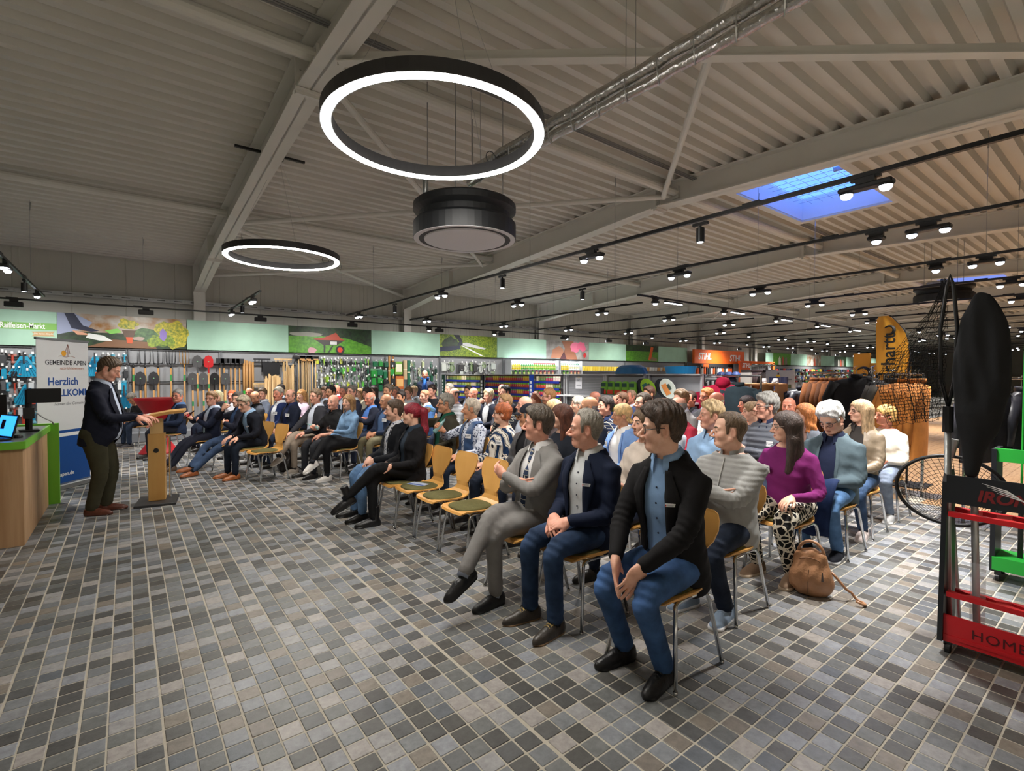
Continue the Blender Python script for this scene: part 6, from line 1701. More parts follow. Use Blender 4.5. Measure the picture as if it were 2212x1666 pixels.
fill(197, 275, .7, 2.05, 12, .3, [(24, 24, 26), (22, 150, 190), (220, 224, 226), (232, 92, 40), (50, 52, 56)], ['tool', 'box'], 'small cutters behind the speaker', (.10, .2, .07))
fill(684, 796, 1.0, 2.06, 7.4, .21, GR, ['tool', 'tool', 'box', 'coil'], 'small green and black hand tools', (.075, .15, .05))
fill(806, 846, 1.2, 2.04, 13, .24, [(26, 90, 66), (40, 150, 60), (20, 110, 70), (34, 36, 38)], ['box'], 'green nets in boxes', (.16, .18, .08))
fill(884, 945, 1.0, 2.04, 9, .22, [(30, 60, 50), (60, 110, 70), (24, 24, 26), (196, 206, 160), (26, 90, 66)], ['box', 'coil', 'tool'], 'green garden ties and hooks', (.10, .17, .06))
fill(955, 1066, 1.72, 2.02, 9.5, .3, [(196, 204, 200), (120, 150, 90), (210, 216, 210), (60, 60, 62)], ['coil', 'box'], 'clear packs with dark wire', (.17, .24, .06))
fill(1022, 1066, 1.25, 1.55, 10, .26, [(210, 216, 210), (150, 170, 120)], ['box'], 'clear blister packs', (.17, .2, .06))
for k, (u, c, w, z, h) in enumerate(((838, (190, 140, 84), .07, 2.2, 1.0), (846, (176, 120, 66), .07, 2.18, 1.1), (858, (120, 170, 60), .26, 2.02, .42), (860, (206, 110, 50), .28, 1.55, .42), (872, (200, 176, 140), .13, 2.06, .62), (880, (40, 110, 84), .1, 2.06, .8))):
    t = link('hanging_roll', None, None, (wx(u), YS - .1, z), 0, ['bamboo cane bundle beside the green nets', 'brown cane bundle beside the green nets', 'green printed net pack', 'orange printed bark box', 'beige jute roll hung beside the net packs', 'dark green net roll'][k], 'garden goods')
    m = MB()
    if k in (0, 1, 4, 5): m.tube([(0, 0, 0), (0, 0, -h)], w / 2, 10); m.cyl((0, 0, -h * .5), w / 2 + .003, .03, 10, mi=1)
    else: m.box((0, 0, -h / 2), (w, .06, h), bev=.01); m.box((0, -.032, -h * .5), (w * .8, .004, h * .6), mi=1)
    m.ob('wrap', [flat(c), flat((240, 190, 120) if k == 3 else (230, 226, 200))], t)
# ---- spray-bottle shelves
bt = MB(); bt.lathe([(.04, 0), (.042, .02), (.042, .15), (.02, .185), (.015, .2)], n=10); 
def bottle_mesh(c, cap_):
    def f(): m = MB(); m.lathe([(.0, 0), (.040, 0), (.042, .02), (.042, .15), (.02, .19), (.014, .2)], n=10, mi=0); m.cyl((0, 0, .2), .017, .035, 8, mi=1); m.box((-.03, 0, .238), (.08, .025, .025), mi=1); m.cyl((0, 0, .05), .0425, .075, 10, mi=2); return m.me('spray_bottle', [flat(c), flat(cap_), flat((236, 226, 150))])
    return hm(('b', c, cap_), f)
for si, (u0, u1) in enumerate(((1092, 1194), (1198, 1244))):
    x0, x1 = wx(u0), wx(u1)
    t = thing('lit_shelf', ['long lit white display shelf of spray bottles', 'short lit white display shelf beside the long one'][si], 'shelf', (x0, YS - .28, 0)); w = x1 - x0
    for z in (1.58, 1.80): m = MB(); m.box((w / 2, .1, z - .012), (w, .36, .02)); m.ob('shelf_board', flat((222, 224, 226)), t)
    m = MB(); m.box((w / 2, .27, 1.85), (w, .02, .62)); m.ob('back_panel', flat((214, 218, 222)), t)
    for xx in (0, w): m = MB(); m.box((xx, .1, 1.85), (.03, .36, .62)); m.ob('side_panel', flat((200, 204, 210)), t)
    m = MB(); m.box((w / 2, .02, 2.1), (w, .05, .03)); m.ob('lamp_strip', lamp_mat('shelf_tube', (240, 246, 255), 6.0), t)
    n = int(w / .105)
    for zi, z in enumerate((1.80, 1.57)):
        for k in range(n):
            f = k / n
            c, q = (((226, 206, 40), (250, 250, 250)) if f < .2 else ((70, 160, 70), (240, 240, 240)) if f < .48 else ((110, 176, 40), (200, 40, 40))) if si == 0 else (((226, 206, 40), (40, 160, 60)) if f < .4 else ((220, 224, 226), (60, 140, 80)))
            if zi: c, q = ((60, 170, 60), (200, 60, 40)) if f < .5 else ((224, 110, 130), (250, 250, 250))
            if zi and k % 2: continue
            link('spray_bottle', bottle_mesh(c, q), None, (x0 + .07 + k * .105, YS - .25, z), 0, '%s spray bottle with %s cap on the lit shelf' % ({226: 'yellow', 70: 'green', 110: 'lime', 220: 'white', 60: 'emerald', 224: 'pink'}[c[0]], {250: 'white', 240: 'pale', 200: 'red', 40: 'green', 60: 'dark'}[q[0]]), 'bottle', 'spray bottles on the lit shelves')
tub = MB(); tub.lathe([(.0, 0), (.07, 0), (.085, .16), (.09, .17), (.088, .19), (.0, .19)], n=12)
tm = [tub.me('tub', flat(c), False) for c in ((226, 196, 60), (236, 214, 96), (60, 110, 170), (214, 216, 214), (200, 150, 90))]
for k in range(34):
    u = 1248 + k * 5.6
    x = wx(u)
    link('feed_tub', tm[(0 if k < 14 else 2 if k < 20 else 3 + k % 2) if k % 3 else (1 if k < 14 else 3)], None, (x, YS - .3, 1.76 + .0 * k), 0, ('yellow tub' if k < 14 else 'coloured tub') + ' on the shelf of yellow tubs', 'tub', 'tubs on the shelf wall')
t = thing('wall_shelf', 'grey wall shelf carrying the row of tubs', 'shelf', (wx(1246), YS - .3, 0)); m = MB(); m.box(((wx(1445) - wx(1246)) / 2, .1, 1.745), (wx(1445) - wx(1246), .42, .025)); m.ob('shelf_board', M_SHELFD, t); m = MB(); m.box(((wx(1445) - wx(1246)) / 2, .1, 1.3), (wx(1445) - wx(1246), .42, .025)); m.ob('shelf_board', M_SHELFD, t)
# ---- fascia boards and photographs above the shelves
M_MINT = mat('mint_board', (166, 206, 184), .6, var=.05, vscale=2.5)
YF = 14.98
ZB, ZT = 2.235, 2.985
def fascia(x0, x1, label, mt=M_MINT):
    t = thing('fascia_board', label, 'sign board', (x0, YF, ZB)); m = MB(); m.box(((x1 - x0) / 2, 0, (ZT - ZB) / 2), (x1 - x0 - .01, .03, ZT - ZB)); m.ob('board', mt, t); return t
def pic(x0, x1, label, base):
    """a printed photograph; returns (thing, add) where add lays flat print shapes in 0..1 coordinates"""
    t = thing('photo_panel', label, 'picture', (x0, YF, ZB)); w, h = x1 - x0 - .01, ZT - ZB
    m = MB(); m.box((w / 2, 0, h / 2), (w, .03, h)); m.ob('board', base, t)
    state = [0]
    def add(name, poly, mt):
        state[0] += 1
        y = -.016 - .0006 * state[0]
        m = MB(); m.add([(a * w, y, b * h) for a, b in poly], [list(range(len(poly)))]); m.ob(name, mt, t)
    def blob(name, cx, cy, rx, ry, mt, n=16, jag=.18, seed=1):
        r = random.Random(seed + int(cx * 1000)); ar = 1
        add(name, [(cx + rx * math.cos(2 * math.pi * k / n) * r.uniform(1 - jag, 1 + jag), cy + ry * math.sin(2 * math.pi * k / n) * r.uniform(1 - jag, 1 + jag)) for k in range(n)], mt)
    return t, add, blob
M_LAWN = mat('print_lawn', (96, 160, 44), .5, rgb2=(66, 124, 34), vscale=14)
M_BUSH = mat('print_bush', (40, 70, 34), .5, rgb2=(20, 36, 22), vscale=10)
M_LEAF = mat('print_leaf', (150, 170, 50), .5, rgb2=(72, 104, 36), vscale=22)
M_YELL = mat('print_yellow', (214, 196, 60), .5, rgb2=(110, 130, 46), vscale=20)
fascia(-5.4, wx(-60), 'mint board beyond the market lettering above the checkout shelves')
sign = fascia(wx(-60), wx(126), 'pale mint board with green market lettering band above the checkout')
m = MB(); m.box(((wx(126) - wx(-60)) / 2, -.017, .42), (wx(126) - wx(-60) - .02, .004, .15)); m.ob('green_band', flat((122, 184, 78)), sign)
wall_text('lettering', 'Raiffeisen-Markt', .17, flat((250, 250, 250)), sign, (wx(52) - wx(-60), -.021, .42), bold=.003, fit=.70)
m = MB(); m.prism([(.0, .0), (.05, .05), (.0, .1), (.38, .12), (.34, .06), (.38, .01)], -.023, -.02, 'y'); m.ob('ribbon', flat((196, 160, 110)), sign, (wx(70) - wx(-60), 0, .20))
wall_text('lettering', 'Die hellen Köpfe', .05, flat((245, 240, 230)), sign, (wx(96) - wx(-60), -.026, .26), shear=.15, fit=.3)
t, add, blob = pic(wx(126), wx(404), 'garden photograph of gloved hands planting a potted shrub', M_BUSH)
add('backdrop', [(0, .45), (1, .45), (1, 1), (0, 1)], mat('print_autumn', (150, 104, 48), .5, rgb2=(196, 196, 190), vscale=3)); add('soil', [(.2, 0), (.75, 0), (.7, .2), (.4, .25)], flat((120, 84, 56)))
blob('hedge', .68, .42, .12, .22, mat('print_shrub', (86, 124, 70), .5, rgb2=(50, 84, 48), vscale=14), seed=2); blob('flowers', .88, .5, .14, .42, M_YELL, 20, .25, 3); blob('flowers', .78, .25, .12, .2, M_LEAF, 18, .3, 5); blob('lavender', .8, .45, .03, .2, flat((140, 120, 190)), seed=4)
add('shirt_sleeve', [(0, .35), (0, 1), (.12, 1), (.25, .75), (.22, .6), (.1, .45)], flat((150, 160, 190))); add('apron', [(.05, 1), (.12, 1), (.18, .65), (.3, .5), (.24, .46), (.1, .55)], flat((34, 40, 66))); add('forearm', [(.14, .36), (.10, .5), (.2, .42), (.24, .36)], flat((216, 160, 130))); add('glove', [(.2, .28), (.22, .42), (.33, .36), (.4, .2), (.3, .2)], flat((226, 230, 226))); add('glove', [(.34, .52), (.44, .6), (.47, .48), (.38, .42)], flat((130, 200, 90)))
blob('potted_shrub', .52, .74, .07, .18, M_YELL, 18, .3, 7); add('root_ball', [(.47, .56), (.58, .56), (.56, .34), (.49, .34)], flat((96, 74, 60))); add('flower_pot', [(.5, .34), (.56, .34), (.55, .14), (.51, .14)], flat((206, 84, 40))); blob('stone', .6, .3, .05, .06, flat((170, 150, 140)), seed=8)
fascia(wx(404), wx(623), 'long mint board between the planting photo and the wheelbarrow photo')
t, add, blob = pic(wx(623), wx(801), 'garden photograph of a wheelbarrow on a lawn', M_LAWN)
add('hedge', [(0, .62), (.35, .66), (.7, .6), (1, .3), (1, 1), (0, 1)], M_BUSH); blob('rockery', .2, .7, .2, .08, flat((150, 150, 140)), seed=3); add('barrow_tray', [(.3, .5), (.66, .52), (.56, .32), (.4, .3)], flat((60, 56, 54))); add('tool_load', [(.28, .55), (.4, .6), (.55, .82), (.6, .62), (.66, .52), (.3, .5)], flat((170, 70, 50))); add('barrow_leg', [(.4, .3), (.42, .3), (.42, .02), (.4, .02)], flat((40, 40, 42))); add('barrow_leg', [(.5, .3), (.52, .3), (.47, .02), (.45, .02)], flat((40, 40, 42))); blob('wheel', .6, .14, .055, .17, flat((34, 34, 36)), 18, .0); blob('wheel_hub', .6, .14, .032, .1, flat((200, 60, 40)), 14, .0); blob('heather', .26, .1, .05, .12, flat((200, 150, 160)), seed=6); add('fork_print', [(.48, .46), (.56, .46), (.56, .34), (.48, .34)], flat((206, 206, 206)))
fascia(wx(801), wx(949), 'mint board between the wheelbarrow photo and the shears photo')
t, add, blob = pic(wx(949), wx(1072), 'garden photograph of hedge shears cutting foliage', M_LEAF)
blob('shade', .18, .55, .14, .34, M_BUSH, seed=5); add('blade', [(.32, .62), (.42, .5), (.76, .36), (.8, .42), (.45, .66)], flat((206, 208, 212))); add('blade', [(.32, .55), (.4, .5), (.78, .02), (.7, .05)], flat((226, 228, 230))); add('grip', [(0, .2), (0, .42), (.34, .5), (.34, .36)], flat((34, 44, 70))); add('grip', [(.22, 1), (.33, .66), (.38, .7), (.32, 1)], flat((30, 34, 50))); blob('pivot', .34, .6, .04, .1, flat((44, 50, 66)), 12, .02)
fascia(wx(1072), wx(1178), 'mint board between the shears photo and the flower photo')
t, add, blob = pic(wx(1178), wx(1270), 'garden photograph of a hand and pink flowers before a face', mat('print_haze', (170, 166, 162), .5, rgb2=(120, 116, 112), vscale=4))
add('neck', [(.35, 0), (.42, .6), (.34, 1), (.62, 1), (.66, .4), (.72, 0)], flat((150, 96, 70))); add('hand', [(.1, .05), (.14, .5), (.28, .72), (.38, .55), (.4, .05)], flat((186, 126, 96))); blob('pink_flower', .66, .68, .12, .26, flat((226, 120, 150)), 14, .3, 2); blob('pink_flower', .82, .74, .1, .26, flat((222, 106, 140)), 14, .3, 3); blob('red_bud', .9, .25, .04, .14, flat((190, 40, 40)), seed=4); add('plaid_shirt', [(.3, 0), (.4, .45), (.46, 0)], flat((84, 40, 46)))
fascia(wx(1270), wx(1350), 'mint board between the flower photo and the trimmer photo')
t, add, blob = pic(wx(1350), wx(1420), 'garden photograph of an orange trimmer on grass', M_LAWN)
add('house', [(0, .62), (1, .62), (1, 1), (0, 1)], M_BUSH); add('trimmer', [(.68, .1), (.76, .95), (.84, .9), (.76, .05)], flat((230, 100, 40))); add('boot', [(.72, .05), (.95, .05), (.95, .2), (.8, .3)], flat((150, 130, 100)))
fascia(wx(1420), wx(1482), 'mint board just before the orange display')
far = [(1652, 1668, 0), (1668, 1706, 1), (1706, 1741, 0), (1741, 1771, 1), (1771, 1800, 0), (1800, 1826, 1), (1826, 1851, 0), (1851, 1875, 1), (1875, 1896, 0), (1896, 1912, 1)]
for k, (a, b, ph) in enumerate(far):
    if not ph: fascia(wx(a), wx(b), 'far mint board beyond the orange display, %s in the row' % ORD[k])
    else:
        t, add, blob = pic(wx(a), wx(b), 'far photograph of people outdoors beyond the orange display, %s in the row' % ORD[k], [M_LAWN, mat('print_autumn', (150, 104, 48), .5), M_BUSH, M_BUSH, M_LEAF][k // 2])
        for q, c in enumerate(((226, 220, 210), (176, 80, 60), (120, 110, 100))): add('figure', [(.3 + q * .18, 0), (.3 + q * .18, .55), (.36 + q * .18, .75), (.42 + q * .18, .55), (.44 + q * .18, 0)], flat(c))
# ---- orange brand display
M_OR = mat('brand_orange', (240, 104, 30), .45)
xa, xb = wx(1482), wx(1590)
st = thing('brand_display', 'orange tool brand display with illuminated header', 'display', (xa, 14.6, 0))
m = MB(); m.box(((xb - xa) / 2, 0, 2.55), (xb - xa, .12, .72)); m.ob('header', M_OR, st)
m = MB(); m.box(((xb - xa) / 2 + 1, .35, 1.5), (xb - xa + 2, .05, 1.5)); m.ob('back_panel', flat((120, 122, 128)), st)
m = MB(); m.box((1.9, -.08, 2.05), (2.6, .04, .26)); m.ob('screen_bar', flat((36, 36, 40)), st)
m = MB(); m.box((1.0, -.105, 2.05), (.5, .01, .2)); m.ob('orange_field', M_OR, st)
wall_text('lettering', 'STIHL', .48, flat((250, 250, 250)), st, (.95, -.065, 2.55), bold=.012, shear=.2)
wall_text('lettering', 'STIHL', .48, flat((250, 250, 250)), st, (xb - xa - 1.0, -.065, 2.5), bold=.012, shear=.2)
xg0, xg1 = wx(1566), wx(1645)
ga = thing('display_gate', 'orange square gate frame with small sign beside the brand display', 'display', (xg0, 14.2, 0)); w = (xg1 - xg0) * .95
m = MB(); m.box((w / 2, 0, 2.3), (w, .14, .14)); m.box((w - .1, 0, 1.15), (.2, .14, 2.3)); m.box((.1, 0, 1.15), (.1, .1, 2.3)); m.ob('gate_frame', M_OR, ga)
m = MB(); m.box((.55, -.1, 2.1), (1.3, .04, .42)); m.ob('sign_plate', mat('deep_orange', (212, 84, 24), .5), ga); wall_text('lettering', 'STIHL', .34, flat((250, 250, 250)), ga, (.55, -.125, 2.1), bold=.01, shear=.2)
m = MB(); m.box((w / 2, .3, 1.6), (w, .04, 1.2)); m.ob('back_panel', flat((110, 112, 118)), ga)
cs = MB(); cs.box((0, 0, 0), (.13, .12, .34), bev=.03, mi=0); cs.box((.03, -.02, -.3), (.05, .03, .34), mi=1); cs.box((-.02, 0, .2), (.1, .1, .08), mi=2)
cm = [cs.me('chainsaw', [flat(c), flat((200, 202, 204)), flat((40, 40, 44))]) for c in ((236, 96, 34), (224, 224, 222), (60, 60, 64))]
for k in range(16):
    link('chainsaw', cm[(k * 2 + k // 5) % 3], None, (xa + .2 + k * .22, 14.5, 1.78), R(8 * (k % 3)), ['orange', 'white', 'dark'][(k * 2 + k // 5) % 3] + ' power tool standing on the brand display', 'power tool', 'power tools on the brand display')
t = thing('display_shelf', 'grey shelf of the brand display carrying power tools', 'shelf', (xa, 14.5, 0)); m = MB(); m.box((1.8, 0, 1.28), (3.6, .5, .03)); m.ob('shelf_board', M_SHELFD, t); m = MB(); m.box((1.8, .1, .64), (3.5, .3, 1.24)); m.ob('base_cabinet', M_SHELFD, t)
# distant small goods past the display
V, F, C = [], [], 0
mf = MB()
pal = [flat(c) for c in ((200, 206, 214), (60, 90, 150), (196, 60, 60), (70, 150, 80), (230, 200, 90), (40, 42, 50))]
for k in range(620):
    x = 31.5 + rg.random() * 24; z = rg.choice((1.15, 1.4, 1.65, 1.9)); mf.box((x, YS - .15 - rg.random() * .2, z), (rg.uniform(.1, .3), .1, rg.uniform(.08, .2)), mi=rg.randrange(6))
link('distant_goods', mf.me('distant_goods', pal), None, label='dense small goods on the far shelves beyond the orange display', cat='goods', kind='stuff')
# ================================================================ seed gondola behind the audience
GXF = 7.3
def gy(u, v=815): return float(atx(u, v, GXF)[1])
def gondola(u0, u1, label, z=1.6, back=M_PEG):
    y0, y1 = gy(u1), gy(u0)
    t = thing('gondola_shelf', label, 'shelf', (GXF, y0, 0)); L = y1 - y0
    m = MB(); m.box((.30, L / 2, z / 2), (.03, L, z)); m.ob('back_panel', back, t)
    for y in (.02, L - .02): m = MB(); m.box((.27, y, z / 2), (.08, .04, z)); m.ob('upright', mat('upright_grey', (176, 178, 182), .45), t)
    m = MB(); m.box((.05, L / 2, .1), (.5, L - .02, .2), bev=.02); m.ob('base_shelf', M_SHELFD, t)
    m = MB(); m.box((.25, L / 2, z), (.16, L, .02)); m.ob('top_cap', mat('upright_grey', (176, 178, 182), .45), t)
    return t, L, y0
BLUEP = mat('blue_label', (28, 46, 150), .5)
SEED = [(196, 60, 40), (206, 96, 40), (190, 40, 60), (150, 160, 60), (214, 150, 40), (120, 150, 70), (226, 200, 190), (176, 60, 90), (90, 120, 60), (230, 214, 170)]
sm = []
for c in SEED:
    m = MB(); m.box((0, 0, .055), (.008, .072, .11), mi=0); m.box((-.005, 0, .088), (.002, .06, .03), mi=1); m.box((-.0052, .004, .045), (.002, .044, .04), mi=2); sm.append(m.me('seed_packet', [flat(c), flat(tuple(min(255, x + 40) for x in (c[1], c[0], c[2]))), flat(tuple(min(255, 60 + int(x * .8)) for x in c))]))
for gi, (u0, u1, lb) in enumerate(((948, 1030, 'seed packet gondola bay with green sign post'), (1031, 1135, 'seed packet gondola bay of red and orange packets'), (1136, 1203, 'seed packet gondola bay beside the blue sign post'))):
    t, L, y0 = gondola(u0, u1, lb)
    for r in range(6):
        z = 1.45 - r * .155
        m = MB(); m.box((.17, L / 2, z - .022), (.012, L - .22, .05)); m.ob('price_strip', BLUEP, t)
        n = int((L - .2) / .082)
        if r < 4:
            for k in range(n):
                j = (k // 3 + r * 2 + gi * 3) % len(SEED); j = [3, 5, 8, 9][j % 4] if gi == 0 else ([0, 1, 2, 4, 7][j % 5] if gi == 1 else j)
                link('seed_packet', sm[j], None, (GXF + .19, y0 + .12 + k * .082, z + .003), rg.uniform(-.1, .1), '%s seed packet standing on the seed gondola behind the audience' % ['scarlet', 'orange', 'crimson', 'olive', 'amber', 'leaf-green', 'pale', 'magenta', 'moss', 'cream'][j], 'packet', 'seed packets on the gondola')
    yy, c = {0: (L - .09, (26, 70, 56)), 1: (L - .08, (34, 36, 40)), 2: (L - .08, (24, 66, 170))}[gi]
    m = MB(); m.box((.10, yy, .9), (.04, .12, 1.4)); m.ob('sign_post', flat(c), t)
    m = MB()
    for q in range(7): m.box((.078, yy, 1.42 - q * .09), (.004, .07, .06))
    m.ob('post_icon', flat((226, 228, 230)), t, kind='stuff')
t, L, y0 = gondola(1205, 1289, 'empty grey gondola bay with a taped paper notice')
m = MB()
for q in range(24): m.box((.282, L / 2, 1.54 - q * .034), (.004, L - .06, .006))
m.ob('slot_row', flat((110, 112, 118)), t, kind='stuff')
m = MB(); m.box((.12, L / 2, 1.16), (.34, L - .04, .02)); m.ob('shelf_board', flat((214, 216, 218)), t)
pp = atx(1250, 828, GXF + .27)
t = thing('paper_notice', 'white handwritten paper notice taped to the empty gondola bay', 'notice', (GXF + .274, pp[1], pp[2]))
m = MB(); m.box((0, 0, 0), (.002, .19, .24)); m.ob('sheet', flat((232, 234, 240)), t); m = MB(); m.box((-.002, 0, .125), (.002, .07, .03)); m.ob('tape', flat((206, 190, 160)), t)
wall_text('handwriting', 'WC', .05, flat((90, 94, 120)), t, (-.003, 0, .06), '-x'); wall_text('handwriting', 'Rückseite', .035, flat((90, 94, 120)), t, (-.003, 0, -.05), '-x')
t, L, y0 = gondola(1290, 1376, 'gondola bay of green fertiliser bags')
for z in (1.2, .88): m = MB(); m.box((.08, L / 2, z), (.4, L - .04, .025)); m.ob('shelf_board', M_SHELFD, t); m = MB(); m.box((-.125, L / 2, z), (.01, L - .04, .045)); m.ob('price_strip', flat((190, 192, 196)), t)
bgm = MB(); bgm.box((0, 0, .13), (.09, .16, .26), bev=.03, mi=0); bgm.box((-.047, 0, .19), (.004, .11, .07), mi=1); bgm.box((-.047, 0, .06), (.004, .13, .08), mi=2)
bags = [bgm.me('fertiliser_bag', [flat((120, 180, 60)), flat((30, 70, 60)), flat(c)]) for c in ((206, 60, 34), (214, 190, 60))]
for k in range(5): link('fertiliser_bag', bags[0], None, (GXF + .02, y0 + .1 + k * .17, 1.213), 0, 'green fertiliser bag with red fruit print, upper gondola shelf', 'bag', 'red-print fertiliser bags')
for k in range(5): link('fertiliser_bag', bags[1], None, (GXF + .02, y0 + .1 + k * .18, .893), 0, 'green fertiliser bag with yellow print, lower gondola shelf', 'bag', 'yellow-print fertiliser bags')
m = MB(); m.lathe([(0, 0), (.05, 0), (.055, .11), (.06, .12), (0, .125)], n=12); m.ob('fertiliser_tub', flat((60, 66, 70)), None, (GXF, y0 + L - .16, 1.213), label='dark round tub beside the green bags', cat='tub')
t, L, y0 = gondola(1382, 1500, 'gondola bay with round packaged covers')
m = MB(); m.box((.05, L / 2, 1.12), (.46, L - .04, .025)); m.ob('shelf_board', flat((206, 210, 216)), t)
for k, (fy, c1, c2) in enumerate(((.82, (150, 196, 50), (44, 104, 100)), (.45, (226, 236, 226), (230, 150, 80)))):
    for q in range(5):
        o = thing('cover_pack', ('front ' if q == 0 else 'stacked ') + ['lime and teal oval cover pack', 'white and orange oval cover pack'][k] + (' leaning on the gondola' if q == 0 else ', %s behind the front one' % ORD[q]), 'pack', (GXF - .02 + q * .03, y0 + L * fy + q * .045, 1.36))
        m = MB(); n = 24; P = [(0, .13 * math.cos(a), .18 * math.sin(a)) for a in np.linspace(0, 2 * math.pi, n, endpoint=False)]; m.add(P + [(.02, b, c) for (a, b, c) in P], [list(range(n - 1, -1, -1)), list(range(n, 2 * n))] + [[i, (i + 1) % n, n + (i + 1) % n, n + i] for i in range(n)]); ob = m.ob('disc', flat(c1) if q == 0 else flat((40, 44, 50)), o)
        if q == 0:
            m = MB(); m.box((-.004, .03, .0), (.004, .09, .2)); m.ob('print_field', flat(c2), o); m = MB(); m.box((-.007, -.04, .02), (.003, .05, .1)); m.ob('print_field', flat((60, 80, 70)), o)
        o.rotation_euler = (R(-24), R(-14), R(14))
for k, (u, v, w, d, h, c, lb) in enumerate(((1360, 806, .36, .45, .17, (20, 92, 140), 'dark blue moulded pond shell on top of the gondola'), (1466, 806, .36, .4, .13, (30, 140, 206), 'light blue plastic tray on top of the gondola'))):
    p = atx(u, v, GXF + .25); t = thing('plastic_shell', lb, 'pond shell', (GXF + .3, p[1], 1.615))
    m = MB(); m.lathe([(0, h), (w * .6, h * .96), (w * .85, h * .7), (w, .02), (w * 1.04, 0)] if k == 0 else [(0, .01), (w * .7, .01), (w * .8, h), (w * .84, h), (w * .74, 0)], n=28); o = m.ob('shell', mat('shell_%d' % k, c, .35), t, smooth=False); o.scale = (.6, 1, 1)
# ================================================================ hooks, clothing and shoes behind the last row
def garment(x, y, z, L, w, c, label, kind='plain', rz=0.0, grp=None, hood=False):
    t = thing('hanging_jacket', label, 'jacket', (x, y, z), rz, grp)
    mt = cloth(c, kind)
    m = MB()
    prof = [(0.0, .06, .05), (-.05, w * .5, .07), (-.12, w * .58, .085), (-.3, w * .54, .09), (-L * .7, w * .55, .09), (-L, w * .58, .08)]
    n = 16
    P = []
    for (zz, a, b) in prof:
        for j in range(n):
            q = 2 * math.pi * j / n; P.append((b * math.cos(q) * (1 + .06 * math.sin(5 * q + zz * 9)), a * math.sin(q), zz))
    m.add(P, [[i * n + (j + 1) % n, i * n + j, (i + 1) * n + j, (i + 1) * n + (j + 1) % n] for i in range(len(prof) - 1) for j in range(n)] + [list(range(n))]); m.ob('torso', mt, t, smooth=True)
    for s in (1, -1):
        m = MB(); m.tube([(0, s * w * .48, -.07), (.02, s * w * .66, -.3), (.035, s * w * .70, -L * .78)], [.075, .065, .05], 10); m.ob('sleeve', mt, t, smooth=True)
    m = MB(); m.lathe([(.055, 0), (.075, .03), (.07, .07)] if not hood else [(.08, -.05), (.12, .02), (.09, .10), (.0, .13)], (-.01, 0, -.02), 14); m.ob('hood' if hood else 'collar', mt, t, smooth=True)
    m = MB(); m.tube([(0, 0, 0), (0, 0, .10), (0, .03, .13), (0, .02, .16), (0, -.01, .165)], .004, 5); m.ob('hanger_hook', M_CHROME, t)
    return t
def rack(a, b, z, label):
    a, b = np.array(a, float), np.array(b, float); t = thing('clothes_rack', label, 'clothes rack', (a[0], a[1], 0)); d = b - a
    m = MB(); m.tube([(0, 0, z), (d[0], d[1], z)], .015, 8); m.ob('hang_bar', M_CHROME, t)
    for q in (0, 1):
        m = MB(); m.tube([(d[0] * q, d[1] * q, 0), (d[0] * q, d[1] * q, z)], .018, 8); m.box((d[0] * q, d[1] * q, .015), (.4, .4, .03)); m.ob('stand', M_CHROME, t)
p = atx(1562, 848, 7.6); garment(p[0], p[1], 1.46, .8, .5, (168, 24, 60), 'crimson hooded jacket hanging behind the last row', hood=True, rz=R(15))
garment(p[0] + .06, p[1] + .32, 1.36, .75, .5, (150, 20, 54), 'second crimson jacket hanging lower', rz=R(8))
p2 = atx(1598, 850, 7.6); garment(p2[0], p2[1], 1.43, .8, .52, (44, 58, 66), 'dark teal fleece jacket with black collar hanging behind the last row', rz=R(5))
rack((7.66, p2[1] - .3), (7.66, p[1] + .7), 1.58, 'chrome rail with the crimson and teal jackets')
y0, y1 = float(atx(1835, 850, 9.2)[1]), float(atx(1752, 850, 9.2)[1])
rack((9.2, y0), (9.2, y1), 1.62, 'chrome rail of brown canvas jackets')
for k in range(8): garment(9.2, y0 + .06 + (y1 - y0 - .1) * k / 7, 1.50, .85, .5, (124, 74, 38) if k % 2 else (92, 56, 34), 'brown canvas jacket in a tight row of brown canvas jackets on the chrome rail', rz=R(90), grp='brown canvas jackets')
for k, (u, v) in enumerate(((1730, 858), (1765, 852))): q = atx(u, v, 9.0); garment(q[0], q[1] + .1 * k, 1.36, .7, .46, (28, 30, 44), ['dark navy jacket beside the brown canvas jackets', 'second dark navy jacket partly behind the first'][k], 'shiny', rz=R(20))
for k, u in enumerate((1850, 1868, 1882, 1898)): q = atx(u, 840, 8.3 + .15 * k); garment(q[0], q[1], 1.56 - .03 * k, .95, .54, (26, 25, 27) if k != 2 else (40, 34, 32), 'black work jacket on the chrome spiral hanger, %s of four' % ORD[k], 'plain', rz=R(30 + 10 * k))
q = atx(1884, 835, 8.0); t = thing('spiral_stand', 'chrome spiral garment stand in front of the black work jackets', 'clothes rack', (8.35, float(atx(1884, 835, 8.35)[1]), 0)); m = MB(); m.tube([(0, 0, 0), (0, 0, 1.72)], .014, 8); m.tube([(.03 * math.cos(a * 1.7), .03 * math.sin(a * 1.7), 1.45 + a * .02) for a in np.linspace(0, 14, 60)], .005, 5); m.box((0, 0, .015), (.4, .4, .03)); m.ob('pole', M_CHROME, t)
m = MB(); m.box((-.16, 0, 1.28), (.003, .09, .13)); m.ob('price_card', flat((232, 110, 40)), t)
ya, yb = float(atx(1995, 850, 8.2)[1]), float(atx(1912, 850, 8.2)[1])
rack((8.2, ya), (8.2, yb), 1.60, 'chrome rail of caramel canvas coats')
